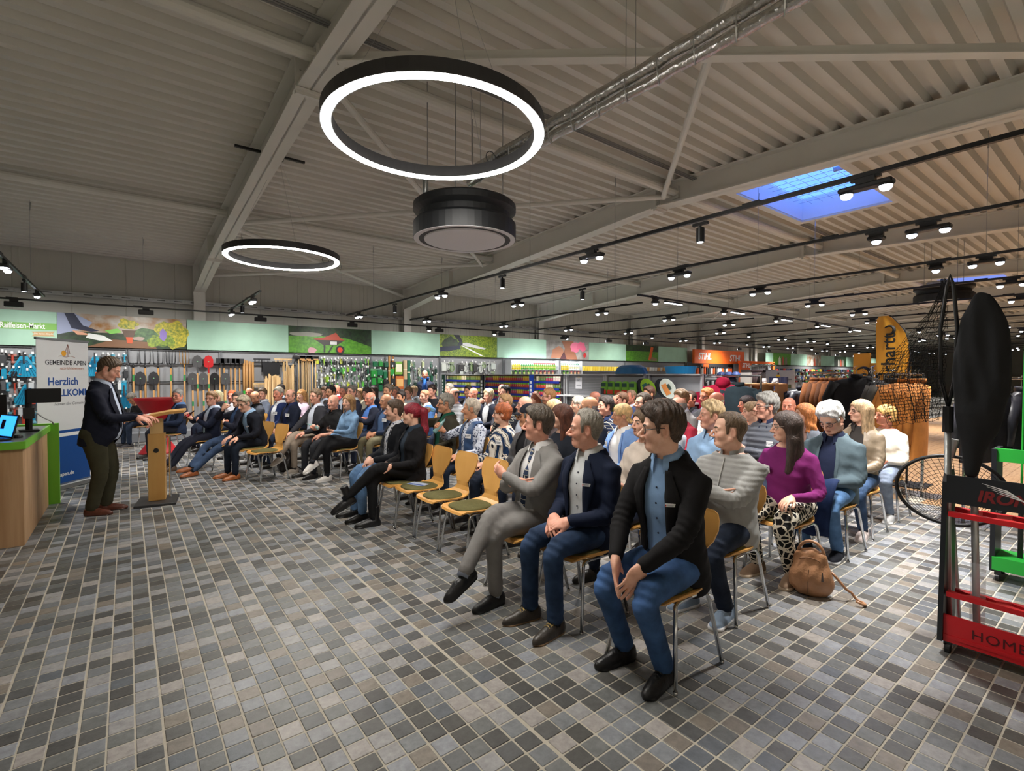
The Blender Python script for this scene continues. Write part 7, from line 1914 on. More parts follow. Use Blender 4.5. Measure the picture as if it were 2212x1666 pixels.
for k in range(8): garment(8.2 + .03 * (k % 2), ya + .05 + (yb - ya - .1) * k / 7, 1.50, 1.0, .5, (176, 112, 52) if k < 6 else (70, 66, 60), 'caramel canvas coat in the dense row on the chrome rail' if k < 6 else 'olive canvas coat at the end of the caramel coats', rz=R(90 - 6 * k), grp='caramel coats' if k < 6 else 'olive coats at the rail end')
for k in range(5): garment(7.2 + .3 * k, 1.15 - .12 * k, 1.42, .75, .5, (44, 44, 52), 'black quilted jacket behind the folded landing nets, %s from the seats' % ORD[k], 'shiny', rz=R(70 + 8 * k))
rack((7.1, 1.25), (8.5, .6), 1.56, 'chrome rail of black quilted jackets behind the nets')
# gloves on hooks
pg = thing('glove_rack', 'pegboard stand hung with work gloves', 'rack', (9.3, float(atx(1560, 815, 9.3)[1]), 0)); yl = float(atx(1484, 815, 9.3)[1] - atx(1560, 815, 9.3)[1])
m = MB(); m.box((.05, yl / 2, .8), (.03, yl, 1.6)); m.ob('back_panel', M_PEG, pg)
gl = MB(); gl.box((0, 0, -.03), (.012, .05, .04), mi=1); gl.box((0, 0, -.12), (.03, .075, .10), bev=.012, mi=0)
for q in range(4): gl.tube([(0, -.028 + q * .019, -.16), (0, -.03 + q * .02, -.225)], [.011, .008], 6, mi=0)
gmz = [gl.me('work_glove', [flat(c), flat((220, 222, 224))]) for c in ((140, 130, 104), (40, 42, 46), (216, 218, 220))]
for r in range(3):
    for k in range(12): link('work_glove', gmz[0 if k > 7 else 1 + (k + r) % 2], None, (9.24, pg.location[1] + .1 + (yl - .2) * k / 11, 1.55 - r * .24), 0, ('khaki' if k > 7 else ['black', 'white'][(k + r) % 2]) + ' work glove on the glove stand', 'glove', 'work gloves on the stand')
cpm = MB(); cpm.lathe([(0, .1), (.05, .09), (.08, .05), (.085, 0)], n=14); cpm.box((-.1, 0, .005), (.1, .12, .008))
cpx = [cpm.me('cap', flat(c), False) for c in ((58, 78, 130), (40, 52, 84), (120, 108, 104), (60, 48, 44))]
for k in range(5): link('peaked_cap', cpx[k % 2], None, (9.3, float(atx(1590 - k * 8, 812, 9.3)[1]), 1.56 - .1 * (k % 2)), R(20 * k), 'blue peaked cap on the hat pegs, %s' % ORD[k], 'cap')
hp_ = thing('hat_stand', 'tall grey perforated post holding blue caps', 'rack', (9.32, float(atx(1612, 812, 9.32)[1]), 0)); m = MB(); m.box((0, 0, .82), (.06, .2, 1.64)); m.ob('post', flat((170, 166, 160)), hp_); m = MB(); m.tube([(0, 0, 1.55), (0, .9, 1.55)], .008, 6); m.ob('peg_bar', M_CHROME, hp_); m = MB(); m.tube([(0, 0, 1.45), (0, .9, 1.45)], .008, 6); m.ob('peg_bar', M_CHROME, hp_)
for k in range(9): garment(11.0, float(atx(1628 + 5 * k, 808, 11.0)[1]), 1.66, .35, .3, (128, 108, 104) if k < 5 else (52, 44, 42), ('mauve' if k < 5 else 'dark brown') + ' knit top in the row behind the hat post', rz=R(80), grp='mauve knit tops' if k < 5 else 'dark brown knit tops')
rack((11.0, float(atx(1675, 808, 11.0)[1])), (11.0, float(atx(1622, 808, 11.0)[1])), 1.8, 'chrome rail of mauve and brown knit tops')
# poster of a walker in a yellow raincoat, shoes, boxes
p = atx(1655, 838, 10.4); qq = atx(1717, 800, 10.4)
t = thing('advert_board', 'landscape advert board with a walker in a yellow raincoat', 'poster', (10.4, qq[1], p[2])); w, h = p[1] - qq[1], qq[2] - p[2]
m = MB(); m.box((0, w / 2, h / 2), (.03, w, h)); m.ob('board', flat((176, 178, 178)), t)
for nm, y0_, z0_, dy, dz, c in (('meadow', .5, .12, .8, .2, (96, 100, 60)), ('raincoat', .55, .55, .14, .4, (226, 186, 40)), ('legs', .55, .2, .1, .3, (40, 40, 46)), ('head', .55, .82, .06, .1, (90, 70, 60)), ('dog', .75, .3, .08, .16, (60, 54, 50)), ('print_lines', .2, .5, .25, .06, (120, 124, 130))):
    m = MB(); m.box((-.017 - .001 * len(nm), w * y0_, h * z0_), (.002, w * dy, h * dz)); m.ob(nm, flat(c), t)
tb = thing('shoe_table', 'pale wooden display table carrying shoes below the advert', 'table', (10.1, qq[1] - .1, 0)); m = MB(); m.box((0, w / 2, 1.26), (.6, w + .5, .05)); m.ob('table_top', mat('oak_box', (196, 154, 104), .5, rgb2=(176, 130, 82), vscale=3, stretch=(1, 8, 1)), tb)
for s in (0, 1): m = MB(); m.box((0, s * (w + .3) - .12, .62), (.5, .05, 1.24)); m.ob('side_panel', mat('oak_box', (196, 154, 104), .5), tb)
for k in range(8):
    o = link('clog', _shmesh('sneaker', 1, None, None), None, (10.0, qq[1] + .02 + k * (w + .1) / 8, 1.287), R(180), 'dark rubber %s on the shoe table, %s in the row' % ('boot' if k < 4 else 'clog', ORD[k]), 'shoe'); recolour(o, flat((52, 54, 84) if k < 4 else (90, 92, 110))); o2 = link('sole', _shmesh('sneaker', 1, None, None, True), o); recolour(o2, flat((120, 122, 130)))
    if k < 4: m = MB(); m.cyl((-.03, 0, .07), .055, .2, 12); m.ob('boot_leg', flat((48, 50, 78)), o)
for k, u in enumerate((1632, 1662)):
    p = atx(u, 838, 8.6 + .2 * k); t = thing('wooden_cube', ['pale wooden display cube behind the bald head', 'second pale wooden display cube with arched cut-out'][k], 'display cube', (p[0], p[1], 0)); M_OAK = _mats['oak_box']
    for s in (-1, 1): m = MB(); m.box((0, s * .2, .72), (.4, .03, 1.44)); m.ob('side_panel', M_OAK, t)
    for z in (.35, .8, 1.43): m = MB(); m.box((0, 0, z), (.4, .4, .03)); m.ob('shelf_board', M_OAK, t)
    m = MB(); m.box((-.19, .1, 1.22), (.02, .2, .42)); m.ob('front_panel', M_OAK, t)
for k in range(2):
    o = link('ankle_boot', _shmesh('sneaker', 1, None, None), None, (8.8, float(atx(1662, 838, 8.8)[1]) + .1 - .2 * k, 1.447), R(200), ['pale grey ankle boot on the display cube', 'second pale grey ankle boot beside it'][k], 'shoe'); recolour(o, flat((150, 142, 140))); o2 = link('sole', _shmesh('sneaker', 1, None, None, True), o); recolour(o2, flat((200, 196, 190)))
# yellow brand wall and feather flag
M_CY = mat('brand_yellow', (226, 160, 40), .5)
p, q = atx(1840, 832, 10.6), atx(1968, 800, 10.6)
t = thing('brand_sign', 'yellow brand board with black curl emblem and lettering', 'sign', (10.6, q[1], p[2] - .05)); w = p[1] - q[1]
m = MB(); m.box((0, w * .82, .32), (.05, w * .3, .62)); m.ob('emblem_board', M_CY, t); m = MB(); m.box((.03, w * .8, -.6), (.04, .05, 2.0)); m.box((.03, w * .1, -.6), (.04, .05, 2.0)); m.ob('board_legs', M_BLACK, t); m = MB(); m.box((0, w * .34, .24), (.05, w * .68, .42)); m.ob('name_board', mat('brand_ochre', (206, 146, 40), .5), t)
m = MB(); m.tube([(-.03, w * .78 + .12 * math.cos(a) * (1 - .05 * a), .26 + .12 * math.sin(a) * (1 - .05 * a)) for a in np.linspace(.6, 5.2, 16)], [.012 + .02 * math.sin(k / 15 * 3.1) for k in range(16)], 6); m.ob('emblem', M_BLACKP, t)
wall_text('lettering', 'carhartt', .28, M_BLACKP, t, (-.03, w * .34, .22), '-x', bold=.004)
fx = 8.9
fy = float(atx(1932, 760, fx)[1])
t = thing('feather_flag', 'yellow feather flag with black curl emblem and vertical lettering', 'flag', (fx, fy, 0)); m = MB(); m.tube([(0, -.17, 0), (0, -.17, 1.55), (0, -.19, 1.9), (0, -.12, 2.25), (0, .05, 2.47), (0, .14, 2.5)], [.014, .012, .010, .008, .006, .005], 8); m.box((0, -.17, .012), (.5, .5, .024)); m.ob('pole', M_BLACK, t)
P, F = [], []
ed = [(1.62, -.17, .20), (1.75, -.175, .215), (1.9, -.18, .225), (2.05, -.17, .23), (2.2, -.13, .235), (2.32, -.06, .235), (2.42, .02, .225), (2.47, .08, .2)]
for (z, a, b) in ed:
    for k in range(7): f = k / 6; P.append((.012 * math.sin(f * 9 + z * 5), a + (b - a) * f, z))
for i in range(len(ed) - 1):
    for k in range(6): F.append([i * 7 + k, i * 7 + k + 1, (i + 1) * 7 + k + 1, (i + 1) * 7 + k])
m = MB(); m.add(P, F); m.ob('cloth', M_CY, t, smooth=True)
m = MB(); m.tube([(-.02, .06 + .07 * math.cos(a) * (1 - .05 * a), 2.25 + .07 * math.sin(a) * (1 - .05 * a)) for a in np.linspace(.6, 5.2, 16)], [.008 + .014 * math.sin(k / 15 * 3.1) for k in range(16)], 6); m.ob('emblem', M_BLACKP, t)
o = link('lettering', text_mesh('carhartt', .24, M_BLACKP, bold=.004), t); basis(o, (0, 0, 1), (0, 1, 0), (-1, 0, 0), (-.022, .06, 1.82))
# ================================================================ props
# ---- lectern
M_BEECH = mat('beech', (216, 170, 100), .4, rgb2=(200, 148, 78), vscale=4, stretch=(1, 1, .15))
le = thing('lectern', 'beech lectern with slanted top and black foot plate before the speaker', 'lectern', (.28, 7.62, 0), R(-8))
m = MB(); m.box((0, 0, .018), (.42, .52, .034), bev=.006); m.ob('foot_plate', mat('lectern_black', (44, 44, 46), .5), le)
m = MB(); m.box((0, .02, .45), (.175, .15, .83), bev=.004); m.ob('column', M_BEECH, le)
m = MB(); m.box((0, .02, .95), (.13, .12, .20)); m.ob('inner_column', mat('beech_light', (224, 186, 124), .4), le)
m = MB(); m.tube([(0, -.058, .66), (0, -.064, .66)], .028, 16); m.ob('round_plug', M_BLACKP, le)
m = MB(); m.tube([(.13, .06, .03), (.13, .06, .82)], .012, 10); m.ob('rod', M_CHROME, le)
m = MB(); m.prism([(-.32, 1.03), (.14, 1.115), (.30, 1.13), (.30, 1.16), (.13, 1.147), (-.32, 1.06)], -.24, .24, 'y'); m.ob('top_board', M_BEECH, le)
m = MB(); m.box((-.325, 0, 1.06), (.018, .48, .04)); m.ob('lip', M_BEECH, le)
t = thing('speech_notes', 'white speech notes lying on the slanted lectern top', 'paper', (.28 - .17, 7.62, 1.094)); m = MB(); m.box((0, 0, 0), (.21, .3, .002)); o = m.ob('sheet', flat((236, 236, 236)), t); o.rotation_euler = (0, R(-10.5), R(-8))
# ---- roll-up banner
b0, b1 = np.array([-.95, 9.05]), np.array([-.46, 9.76])
bd = (b1 - b0); bw = np.linalg.norm(bd); ba = math.atan2(bd[1], bd[0])
t = thing('rollup_banner', 'white and blue roll-up welcome banner behind the speaker', 'banner', (b0[0], b0[1], 0), ba)
m = MB(); m.box((bw / 2, 0, .04), (bw + .04, .2, .08), bev=.015); m.ob('base_case', M_GALV, t)
m = MB(); m.box((bw / 2, 0, 2.085), (bw + .02, .03, .03)); m.ob('top_bar', flat((120, 122, 126)), t)
m = MB(); m.box((bw / 2, 0, 1.44), (bw, .003, 1.27)); m.ob('upper_print', mat('banner_white', (226, 228, 230), .5), t)
m = MB(); m.box((bw / 2, 0, .40), (bw, .003, .66)); m.ob('lower_print', mat('banner_blue', (12, 74, 148), .5), t)
m = MB(); m.box((bw / 2, 0, .765), (bw, .003, .07)); m.ob('white_stripe', flat((236, 238, 240)), t)
m = MB(); m.box((bw / 2, -.001, .80), (bw, .003, .04)); m.ob('blue_stripe', mat('banner_blue', (12, 74, 148), .5), t)
m = MB(); m.tube([(bw / 2, .05, .06), (bw / 2, .05, 2.08)], .012, 6); m.ob('rear_pole', M_GALV, t)
DK = flat((44, 46, 54)); BL = flat((40, 84, 160))
wall_text('lettering', 'GEMEINDE APEN', .092, DK, t, (bw * .55, -.004, 1.765), bold=.001)
wall_text('tagline', 'natürlich lebenswert', .05, flat((206, 140, 120)), t, (bw * .66, -.004, 1.69), shear=.2)
wall_text('lettering', 'Herzlich', .15, BL, t, (bw * .19, -.004, 1.50), align='LEFT', bold=.003); wall_text('lettering', 'WILLKOMMEN', .135, BL, t, (bw * .19, -.004, 1.34), align='LEFT', bold=.003)
wall_text('tagline', 'Namen der Gemeinde', .06, flat((130, 134, 142)), t, (bw * .30, -.004, 1.19), align='LEFT', shear=.3); wall_text('lettering', 'www.apen.de', .075, flat((230, 232, 236)), t, (bw * .42, -.004, .2), bold=.002)
m = MB(); m.tube([(bw * .5, -.003, 1.9), (bw * .5, -.005, 1.9)], .04, 20); m.ob('sun_emblem', flat((236, 170, 50)), t)
m = MB(); m.tube([(bw * .58, -.004, 1.86), (bw * .58, -.004, 2.03)], .003, 5); m.tube([(bw * .58, -.004, 2.03), (bw * .53, -.004, 1.92), (bw * .62, -.004, 1.90), (bw * .58, -.004, 2.03)], .003, 5); m.tube([(bw * .4 + .025 * k, -.004, 1.855 + .008 * math.sin(k)) for k in range(12)], .003, 5); m.ob('sail_emblem', flat((150, 96, 80)), t)
# ---- checkout counter
ct = thing('checkout_counter', 'oak-fronted checkout counter with lime green edge', 'counter', (-.78, 6.46, 0))
M_OAKC = mat('counter_oak', (200, 164, 124), .5, rgb2=(176, 138, 98), vscale=3, stretch=(6, 6, .3))
M_LIME = mat('lime_edge', (116, 190, 50), .4)
m = MB(); m.box((-.36, .0, .46), (.72, .03, .92)); m.ob('end_panel', M_OAKC, ct)
for k in range(4): m = MB(); m.box((-.015, .24 + k * .44, .46 + (.0)), (.03, .435, .92)); m.ob('front_panel', M_OAKC, ct)
m = MB(); m.box((-.36, .9, .96), (.76, 1.9, .035)); m.ob('worktop', mat('counter_top', (98, 102, 104), .35), ct)
m = MB(); m.box((-.36, -.045, .945), (.76, .02, .07)); m.box((.015, .9, .945), (.02, 1.9, .07)); m.ob('lime_trim', M_LIME, ct)
m = MB(); m.box((-.3, 1.86, .5), (.8, .06, 1.0)); m.ob('lime_end', M_LIME, ct)
ct2 = thing('checkout_counter', 'second oak counter piece with lime edge in front of the checkout', 'counter', (-.95, 5.9, 0)); m = MB(); m.box((-.4, -.2, .44), (.8, .6, .88)); m.ob('body', M_OAKC, ct2); m = MB(); m.box((-.4, -.2, .9), (.84, .64, .04)); m.ob('lime_edge', M_LIME, ct2)
# laptop
t = thing('laptop', 'open laptop with glowing blue screen on the counter', 'laptop', (-1.06, 6.72, .978), R(-62))
m = MB(); m.box((0, 0, .01), (.34, .24, .018), bev=.004); m.ob('base', M_BLACKP, t); m = MB(); m.box((0, .02, .021), (.30, .11, .003)); m.ob('keyboard', flat((50, 50, 54)), t)
m = MB(); m.box((0, 0, .115), (.34, .014, .23), bev=.004); o = m.ob('display_lid', M_BLACKP, t, (0, .125, .012)); o.rotation_euler = (R(-14), 0, 0); m = MB(); m.box((0, -.009, .118), (.31, .003, .195)); m.ob('screen', lamp_mat('laptop_screen', (40, 130, 235), 1.1), o); m = MB(); m.box((-.06, -.011, .13), (.07, .002, .09)); m.ob('window_print', flat((20, 40, 90)), o)
t = thing('card_terminal', 'black card printer box on the counter', 'terminal', (-1.0, 7.15, .978)); m = MB(); m.box((0, 0, .05), (.16, .2, .1), bev=.015); m.ob('body', M_BLACKP, t); m = MB(); m.box((0, 0, .102), (.1, .12, .006)); m.ob('paper_slot', flat((60, 60, 64)), t)
t = thing('computer_mouse', 'small black mouse beside the laptop', 'mouse', (-.86, 6.85, .978)); m = MB(); m.lathe([(0, .03), (.025, .027), (.036, .015), (.036, 0)], n=14); o = m.ob('shell', M_BLACKP, t); o.scale = (1, 1.5, 1)
t = thing('till_monitor', 'black till screen on a jointed column at the counter', 'monitor', (-.86, 7.55, .978), R(10)); m = MB(); m.box((0, 0, .012), (.16, .16, .02), bev=.005); m.tube([(0, 0, .02), (0, 0, .46)], .03, 10); m.box((0, 0, .2), (.09, .08, .12)); m.ob('column', M_BLACK, t)
m = MB(); m.box((.12, .0, .40), (.28, .02, .16), bev=.006); o = m.ob('screen', M_BLACKP, t); o.rotation_euler = (R(12), 0, 0); m = MB(); m.tube([(.04, -.03, .22), (.12, -.05, .14), (.18, -.05, .10), (.20, -.03, .06)], .007, 6); m.ob('arm', M_GALV, t)
t = thing('cork_board', 'brown board back leaning on the counter display', 'board', (-1.30, 7.05, .978)); m = MB(); m.box((0, 0, .22), (.4, .03, .42), bev=.008); o = m.ob('board', mat('brown_board', (130, 84, 56), .6), t, rz=R(12)); m = MB(); m.box((0, .04, .0), (.3, .16, .02)); m.ob('foot', M_BLACK, t)
t = thing('impulse_display', 'black counter display with small red goods behind the laptop', 'display', (-1.22, 7.75, .978)); m = MB(); m.box((0, 0, .10), (.3, .2, .02)); m.box((0, .1, .2), (.3, .02, .4)); m.ob('stand', M_BLACK, t); m = MB(); m.box((0, 0, .13), (.28, .16, .04)); m.ob('red_goods', flat((190, 50, 50)), t)
# ---- red bistro table
t = thing('bistro_table', 'tall bistro table in a red stretch cover beyond the lectern', 'table', (.50, 12.5, 0)); M_RED = mat('red_stretch', (190, 18, 34), .5, var=.1, vscale=4)
m = MB(); m.lathe([(.02, 1.125), (.40, 1.12), (.415, 1.10), (.40, 1.07), (.27, .85), (.15, .6), (.13, .45), (.18, .25), (.33, .03), (.35, .0)], n=36); m.ob('stretch_cover', M_RED, t, smooth=True)
m = MB(); m.cyl((0, 0, 1.105), .41, .02, 36); m.ob('table_top', M_RED, t)
# ---- flyer on the empty chair
t = thing('flyer', 'folded blue and white flyer on the empty chair', 'flyer', (2.36, 4.64, .472), R(20)); m = MB(); m.box((0, 0, 0), (.12, .21, .003)); m.ob('sheet', flat((196, 206, 228)), t); m = MB(); m.box((-.03, 0, .002), (.03, .2, .001)); m.ob('blue_print', flat((60, 90, 170)), t)
# ---- bottles in hands
def bottle(p, s, glass, label, lab=None, tilt=(0, 0)):
    E, wr, fd, pn, hs = p['arm'][s]
    c = wr + fd * .07 + pn * .035
    ax = nrm(np.cross(fd, pn)); ax = ax if ax[2] > 0 else -ax
    P = p['Rz'] @ c + p['base']
    t = thing('drink_bottle', label, 'bottle', tuple(P)); w = p['Rz'] @ ax
    q = Vector(w).to_track_quat('Z', 'Y'); t.rotation_mode = 'QUATERNION'; t.rotation_quaternion = q
    t.scale = (.86, .86, .86)
    m = MB(); m.lathe([(0, -.11), (.028, -.11), (.030, -.10), (.030, .02), (.013, .09), (.012, .13), (0, .13)], n=14); m.ob('glass', glass, t, smooth=True)
    m = MB(); m.cyl((0, 0, .125), .0145, .018, 12); m.ob('cap', flat((60, 60, 60)), t)
    if lab: m = MB(); m.cyl((0, 0, -.05), .0308, .06, 14); m.ob('label_band', flat(lab), t)
def who(k): return [p for p in PEOPLE if p['who'] == k][0]
G_COLA = mat('cola_glass', (52, 22, 16), .1, alpha=.92); G_CLR = mat('clear_glass', (150, 200, 200), .06, alpha=.55)
bottle(who('person with the cola bottle'), -1, G_COLA, 'small cola bottle with red label held by the person in navy suit', (196, 40, 44))
bottle(who('person in the blue vest'), -1, G_CLR, 'clear blue-green glass bottle held by the person in blue vest')
p = who('person in the olive jacket'); bottle(p, -1, G_CLR, 'clear glass bottle tipped to the mouth of the person in olive jacket')
bottle(who('person in the black polo'), -1, G_CLR, 'clear water bottle held by the person in black polo', (70, 140, 170))
p = who('woman in the denim shirt'); bottle(p, 1, G_COLA, 'dark drink bottle held by the woman in denim shirt')
p = who('woman in beige'); E, wr, fd, pn, hs = p['arm'][1]; P = p['Rz'] @ (wr + fd * .09 + pn * .03) + p['base']; t = thing('smartphone', 'smartphone held by the woman in beige', 'phone', tuple(P), R(30)); m = MB(); m.box((0, 0, 0), (.07, .01, .145), bev=.004); m.ob('case', flat((150, 140, 130)), t); m = MB(); m.box((0, -.006, 0), (.062, .002, .13)); m.ob('glass', M_BLACKP, t)
# ---- blue cloth over the knees of the white-haired person
p = who('white-haired person'); t = thing('blue_cloth', 'navy fleece blanket hanging from the lap of the white-haired person', 'blanket', tuple(p['base']), p['yaw'])
V, T = [], []
nx, nz = 9, 10
for i in range(nx):
    for j in range(nz):
        f, g_ = i / (nx - 1), j / (nz - 1)
        y = -.10 + .26 * f
        V.append((.34 + .16 * min(1, g_ * 2.2) + .014 * math.sin(f * 14 + g_ * 3) * g_, y + .02 * math.sin(g_ * 5), .68 - max(0, g_ - .28) * .62 + .012 * math.sin(f * 9)))
F = [[i * nz + j, (i + 1) * nz + j, (i + 1) * nz + j + 1, i * nz + j + 1] for i in range(nx - 1) for j in range(nz - 1)]
o = link('cloth', mesh('cloth', V, F, cloth((22, 40, 78), 'wool'), smooth=True), t); md = o.modifiers.new('thick', 'SOLIDIFY'); md.thickness = .02
# ---- handbags
def handbag(loc, rz, c, label, s=1.0):
    t = thing('handbag', label, 'handbag', loc, rz); mt = cloth(c, 'leather')
    V, T = grid_mesh(lambda P: smax(smin(ell(P, (0, 0, .13), (.125, .175, .16)), ell(P, (0, 0, .30), (.055, .13, .10)), .07) + .004 * np.sin(P[:, 1] * 60 + P[:, 2] * 30), -P[:, 2], .02), (-.2, -.25, -.02), (.2, .25, .46), .011)
    link('pouch', mesh('pouch', V * s, T, mt, smooth=True), t)
    m = MB(); m.tube([np.array(q) * s for q in [(.0, .10 * math.sin(a) , .33 + .13 * math.cos(a)) for a in np.linspace(-1.75, 1.75, 14)]], .013 * s, 8); m.ob('carry_handle', mt, t, smooth=True)
    m = MB(); m.tube([np.array(q) * s for q in [(.02 + .06 * math.sin(a * 1.1) * (a > 1), -.15 - .24 * math.sin(a / 2), max(.012, .22 * (1 - a / 1.7)) if a < 3 else .012 + .02 * (a - 3)) for a in np.linspace(0, 4.6, 16)]], .011 * s, 6); m.ob('shoulder_strap', mt, t, smooth=True)
    m = MB(); m.tube([np.array(q) * s for q in ((-.115, 0, .04), (-.128, 0, .14), (-.10, 0, .24))], .003, 5); m.ob('seam', cloth(tuple(int(x * .7) for x in c), 'leather'), t)
    m = MB(); m.tube([np.array((-.055 + .0 * k, .08 * math.cos(k), .30 + .03 * math.sin(k))) * s for k in np.linspace(0, 3.1, 8)], .005, 5); m.ob('drawstring', cloth(tuple(int(x * .8) for x in c), 'leather'), t)
    m = MB(); m.tube([np.array((-.10, -.10, .24)) * s, np.array((-.125, -.105, .17)) * s], [.004 * s, .010 * s], 6); m.ob('tassel', flat((60, 50, 46)), t)
handbag((3.93, 1.52, .0), R(12), (178, 130, 94), 'caramel leather drawstring handbag beside the woman in purple', .84)
handbag((2.30, 8.02, .0), R(60), (120, 118, 112), 'small grey bag at the feet of the woman in denim shirt', .6)
handbag((2.05, 8.75, .0), R(30), (34, 28, 26), 'dark bag under the empty aisle chair', .9)
# ---- fishing-rod stand
M_RAKR = mat('stand_red', (206, 24, 34), .4)
fs = thing('rod_stand', 'black and red rolling fishing-rod stand with printed front', 'stand', (3.68, .74, 0))
for y in (0, -1.5):
    m = MB(); m.prism([(0, .07), (.30, .07), (.24, .98), (.20, 1.04), (.10, 1.04), (.06, .98)], y - .012, y + .012, 'y'); m.ob('side_panel', mat('stand_black', (26, 30, 36), .4), fs)
m = MB(); m.box((.03, -.75, .145), (.012, 1.48, .155)); m.ob('front_board', M_RAKR, fs); m = MB(); m.box((.15, -.75, .10), (.26, 1.48, .02)); m.ob('tray', M_RAKR, fs)
m = MB(); m.box((.05, -.75, .945), (.014, 1.48, .16)); m.ob('name_board', mat('stand_black', (26, 30, 36), .4), fs)
for z, x in ((.34, .03), (.30, .26), (.80, .04), (.80, .22)):
    n = 24
    top = [(-.02 - 1.46 * k / n, x + (.035 if x < .15 else -.035) + .012 * math.cos(k * math.pi)) for k in range(n + 1)]
    m = MB(); m.prism([(b, a) for a, b in top] + [(x, -1.48), (x, -.02)], z - .014, z + .014, 'z'); m.ob('rod_comb', M_RAKR, fs)
wall_text('lettering', 'HOME OF PREDATOR', .075, mat('print_dark', (84, 14, 20), .5), fs, (.022, -.13, .15), '-x', spacing=1.1, align='LEFT')
wall_text('lettering', 'IRON CLAW', .085, mat('print_darkred', (120, 24, 28), .5), fs, (.041, -.14, .925), '-x', shear=.2, bold=.003, align='LEFT')
m = MB()
for k in range(4): m.tube([(.04, -.16 - .02 * k, 1.0 - .014 * k), (.04, -.26 - .02 * k, .975 - .014 * k), (.04, -.34 - .02 * k, .92 - .014 * k)], [.001, .004, .001], 5)
m.ob('claw_print', flat((226, 226, 226)), fs)
for (x, y) in ((.04, -.03), (.26, -.03), (.04, -1.47), (.26, -1.47)):
    m = MB(); m.tube([(x, y - .012, .03), (x, y + .012, .03)], .03, 14); m.box((x, y, .062), (.03, .035, .03)); m.ob('caster', M_BLACKP, fs)
def rod(x, y, h, label, tip=(0, 0)):
    t = thing('fishing_rod', label, 'fishing rod', (x, y, .115)); m = MB(); m.tube([(0, 0, 0), (0, 0, .32)], .017, 8); m.ob('grip', M_BLACKP, t); m = MB(); m.tube([(0, 0, .3), (tip[0], tip[1], h)], [.009, .003], 6); m.ob('blank', M_BLACK, t); m = MB(); m.tube([(-.02, 0, .36), (-.05, 0, .36)], .028, 12); m.ob('reel', flat((60, 62, 66)), t)
for k in range(5): rod(3.80, .22 - .14 * k, 2.2 + .1 * (k % 3), 'black fishing rod standing in the red stand, %s from the landing nets' % ORD[k])
# landing nets
M_NET = mat('net_black', (16, 15, 16), .8)
def net_mesh(P, step, r=.0013):
    """a knotted mesh laid on a (rows x cols) sheet of points"""
    m = MB(); nr, nc = len(P), len(P[0])
    for i in range(0, nr, 1):
        m.tube([P[i][j] for j in range(nc)], r, 3, caps=False)
    for j in range(nc): m.tube([P[i][j] for i in range(nr)], r, 3, caps=False)
    return m
t = thing('landing_net', 'tall folded landing net with black mesh on a steel pole in the stand', 'landing net', (3.80, .725, .115))
m = MB(); m.tube([(0, 0, 0), (-.015, .01, .7), (-.02, .015, 1.22)], [.019, .017, .017], 10); m.ob('pole', M_GALV, t, smooth=True); m = MB(); m.tube([(-.02, .015, 1.15), (-.02, .015, 1.30)], .026, 10); m.ob('fork_joint', M_BLACKP, t)
m = MB(); m.tube([(-.02, .015, 1.30), (-.02, .05, 1.45), (-.03, .055, 1.75), (-.03, .03, 2.0), (-.03, .015, 2.06), (-.03, .0, 2.0), (-.03, -.02, 1.75), (-.02, -.01, 1.45), (-.02, .015, 1.30)], .010, 6); m.ob('hoop_frame', M_BLACK, t, smooth=True)
P = []
rn = random.Random(2)
for i in range(44):
    f = i / 43
    row = []
    for j in range(24):
        g_ = j / 23
        wdt = (.02 + .24 * math.sin(min(1, f * 1.25) * math.pi * .55) ** 2) * (1 - .2 * max(0, f - .75) * 4)
        row.append((-.03 + .05 * math.sin(g_ * 7 + f * 4) * f, .03 + wdt * g_ * 1.25 + .006 * rn.uniform(-1, 1), 2.04 - f * .80 - .05 * g_ * f + .006 * rn.uniform(-1, 1)))
    P.append(row)
m = net_mesh(P, 1); m.ob('netting', M_NET, t)
P2 = [[(a + .05 * math.sin(j), b * .9 + .02, c - .02) for j, (a, b, c) in enumerate(r)] for r in P[20:]]
m = net_mesh(P2, 1); m.ob('netting', M_NET, t)
t = thing('landing_net', 'landing net packed in a black cloth cover on a steel pole', 'landing net', (3.80, .60, .115))
m = MB(); m.tube([(0, 0, 0), (-.02, .03, 1.15)], .017, 10); m.ob('pole', M_GALV, t, smooth=True)
V, T = grid_mesh(lambda P: smin(smax(ell(P, (0, 0, .46), (.085, .155, .42)) + .008 * np.sin(P[:, 2] * 5 + P[:, 1] * 38) + .005 * np.sin(P[:, 1] * 70 - P[:, 2] * 12 + P[:, 0] * 20), -1 * (P[:, 2] + .2), .02), cap(P, (0, .04, -.12), (0, .02, .2), .04, .10), .05), (-.16, -.24, -.2), (.16, .24, .95), .012)
o = link('cloth_cover', mesh('cloth_cover', V, T, cloth((30, 31, 33), 'wool'), smooth=True), t, (-.03, .0, 1.06)); o.scale = (1, .8, 1); 
m = MB(); m.tube([(0, 0, 0), (0, 0, .42)], .034, 10); o = m.ob('plastic_sleeve', mat('clear_film', (220, 222, 224), .2, alpha=.28), t)
t = thing('landing_net', 'round landing net with open black hoop hanging behind the stand', 'landing net', (4.05, .78, 0))
hc = np.array([.0, .0, .88])
hoop = [(hc[0] + .02 * math.sin(a), hc[1] + .27 * math.cos(a), hc[2] + .21 * math.sin(a)) for a in np.linspace(0, 2 * math.pi, 36, endpoint=False)]
m = MB(); m.tube(hoop, .011, 8, closed=True); m.ob('hoop_frame', M_BLACK, t, smooth=True)
rowsN = []
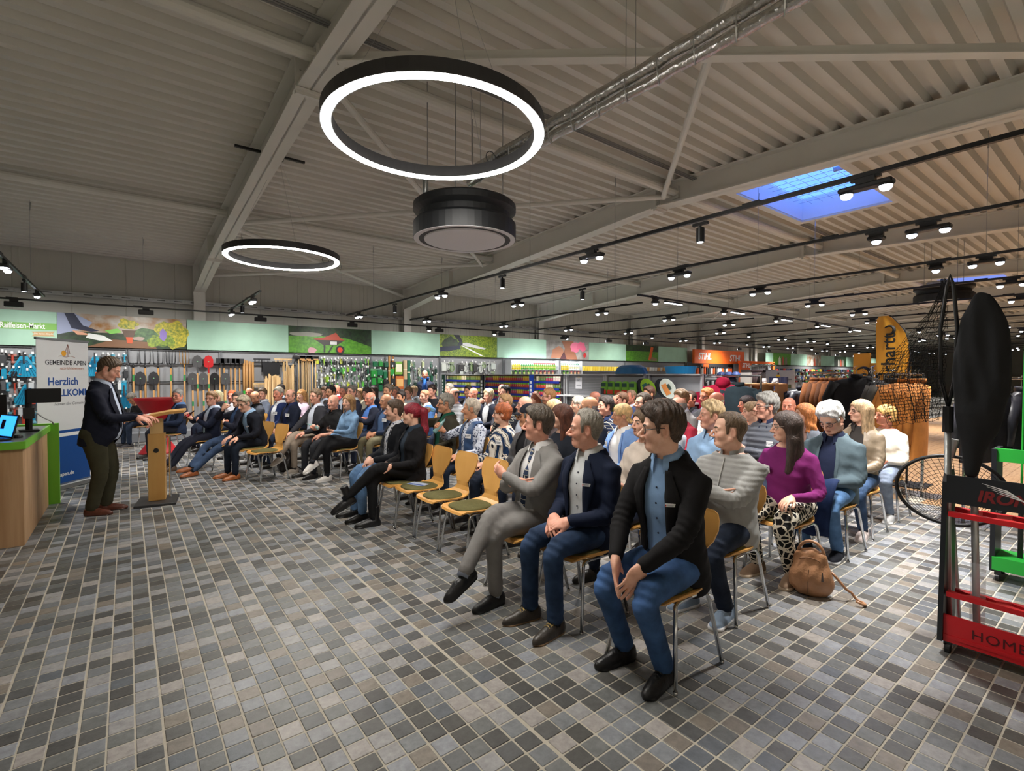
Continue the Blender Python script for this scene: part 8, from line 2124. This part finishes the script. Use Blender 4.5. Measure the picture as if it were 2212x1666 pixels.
for i in range(13):
    f = i / 12
    rowsN.append([(hc[0] + .16 * math.sin(f * 1.5), hc[1] + .27 * (1 - .8 * f) * math.cos(a), hc[2] - .12 * f + .21 * (1 - .75 * f) * math.sin(a)) for a in np.linspace(0, 2 * math.pi, 48)])
m = net_mesh(rowsN, 1, .0016); m.ob('netting', M_NET, t)
m = MB(); m.tube([(0, -.02, .66), (0, -.06, .0)], .014, 8); m.ob('pole', M_GALV, t); m = MB(); m.tube([(0, 0, 1.09), (0, -.02, 1.2)], .022, 10); m.ob('fork_joint', M_GALV, t)
# ---- green stand and boxes further back
gs = thing('rod_stand', 'green rolling rod stand behind the red one', 'stand', (5.28, .76, 0)); MG = mat('stand_green', (40, 170, 60), .45)
m = MB(); m.box((.15, 0, .55), (.26, .03, .95)); m.ob('side_panel', mat('stand_black', (26, 30, 36), .4), gs); m = MB(); m.box((.15, -1.5, .55), (.26, .03, .95)); m.ob('side_panel', mat('stand_black', (26, 30, 36), .4), gs)
m = MB(); m.box((.15, -.75, .14), (.28, 1.5, .1)); m.ob('tray', MG, gs); m = MB(); m.box((.05, -.75, .5), (.03, 1.5, .025)); m.ob('rod_comb', MG, gs); m = MB(); m.box((.05, -.75, .98), (.03, 1.5, .1)); m.ob('name_board', MG, gs)
for (x, y) in ((.04, -.03), (.26, -.03), (.04, -1.47), (.26, -1.47)): m = MB(); m.tube([(x, y - .012, .03), (x, y + .012, .03)], .03, 12); m.box((x, y, .075), (.03, .035, .05)); m.ob('caster', M_BLACKP, gs)
for k in range(5):
    t = thing('fishing_rod', 'green-ringed fishing rod in the green stand, %s along it' % ORD[k], 'fishing rod', (5.42, .62 - .16 * k, .19)); m = MB(); m.tube([(0, 0, 0), (0, 0, .4)], .016, 8); m.ob('grip', M_BLACKP, t); m = MB(); m.tube([(0, 0, .4), (0, 0, 2.1)], [.008, .003], 6); m.ob('blank', MG if k % 2 == 0 else M_BLACK, t); m = MB(); m.lathe([(.0, .0), (.035, .0), (.035, .05), (0, .05)], (-.03, 0, .45), 12); m.ob('reel', flat((70, 72, 76)), t)
sh = thing('tackle_shelf', 'white tackle shelf with green boxes beyond the rod stands', 'shelf', (6.5, .70, 0))
for y in (0, -1.2): m = MB(); m.box((.2, y, 1.0), (.4, .03, 2.0)); m.ob('side_panel', flat((60, 64, 68)), sh)
for k in range(5): m = MB(); m.box((.2, -.6, .3 + k * .34), (.4, 1.2, .025)); m.ob('shelf_board', flat((200, 204, 206)), sh)
bx = MB(); bx.box((0, 0, .13), (.3, .26, .26), mi=0); bx.box((-.151, 0, .15), (.003, .16, .1), mi=1); bm_ = bx.me('tackle_box', [mat('tackle_green', (58, 120, 56), .5), flat((226, 226, 226))])
for k in range(5):
    for q in range(4): link('tackle_box', bm_, None, (6.7, .54 - q * .28, .314 + k * .34), 0, 'green reel box with white badge on the tackle shelf', 'box', 'green reel boxes')
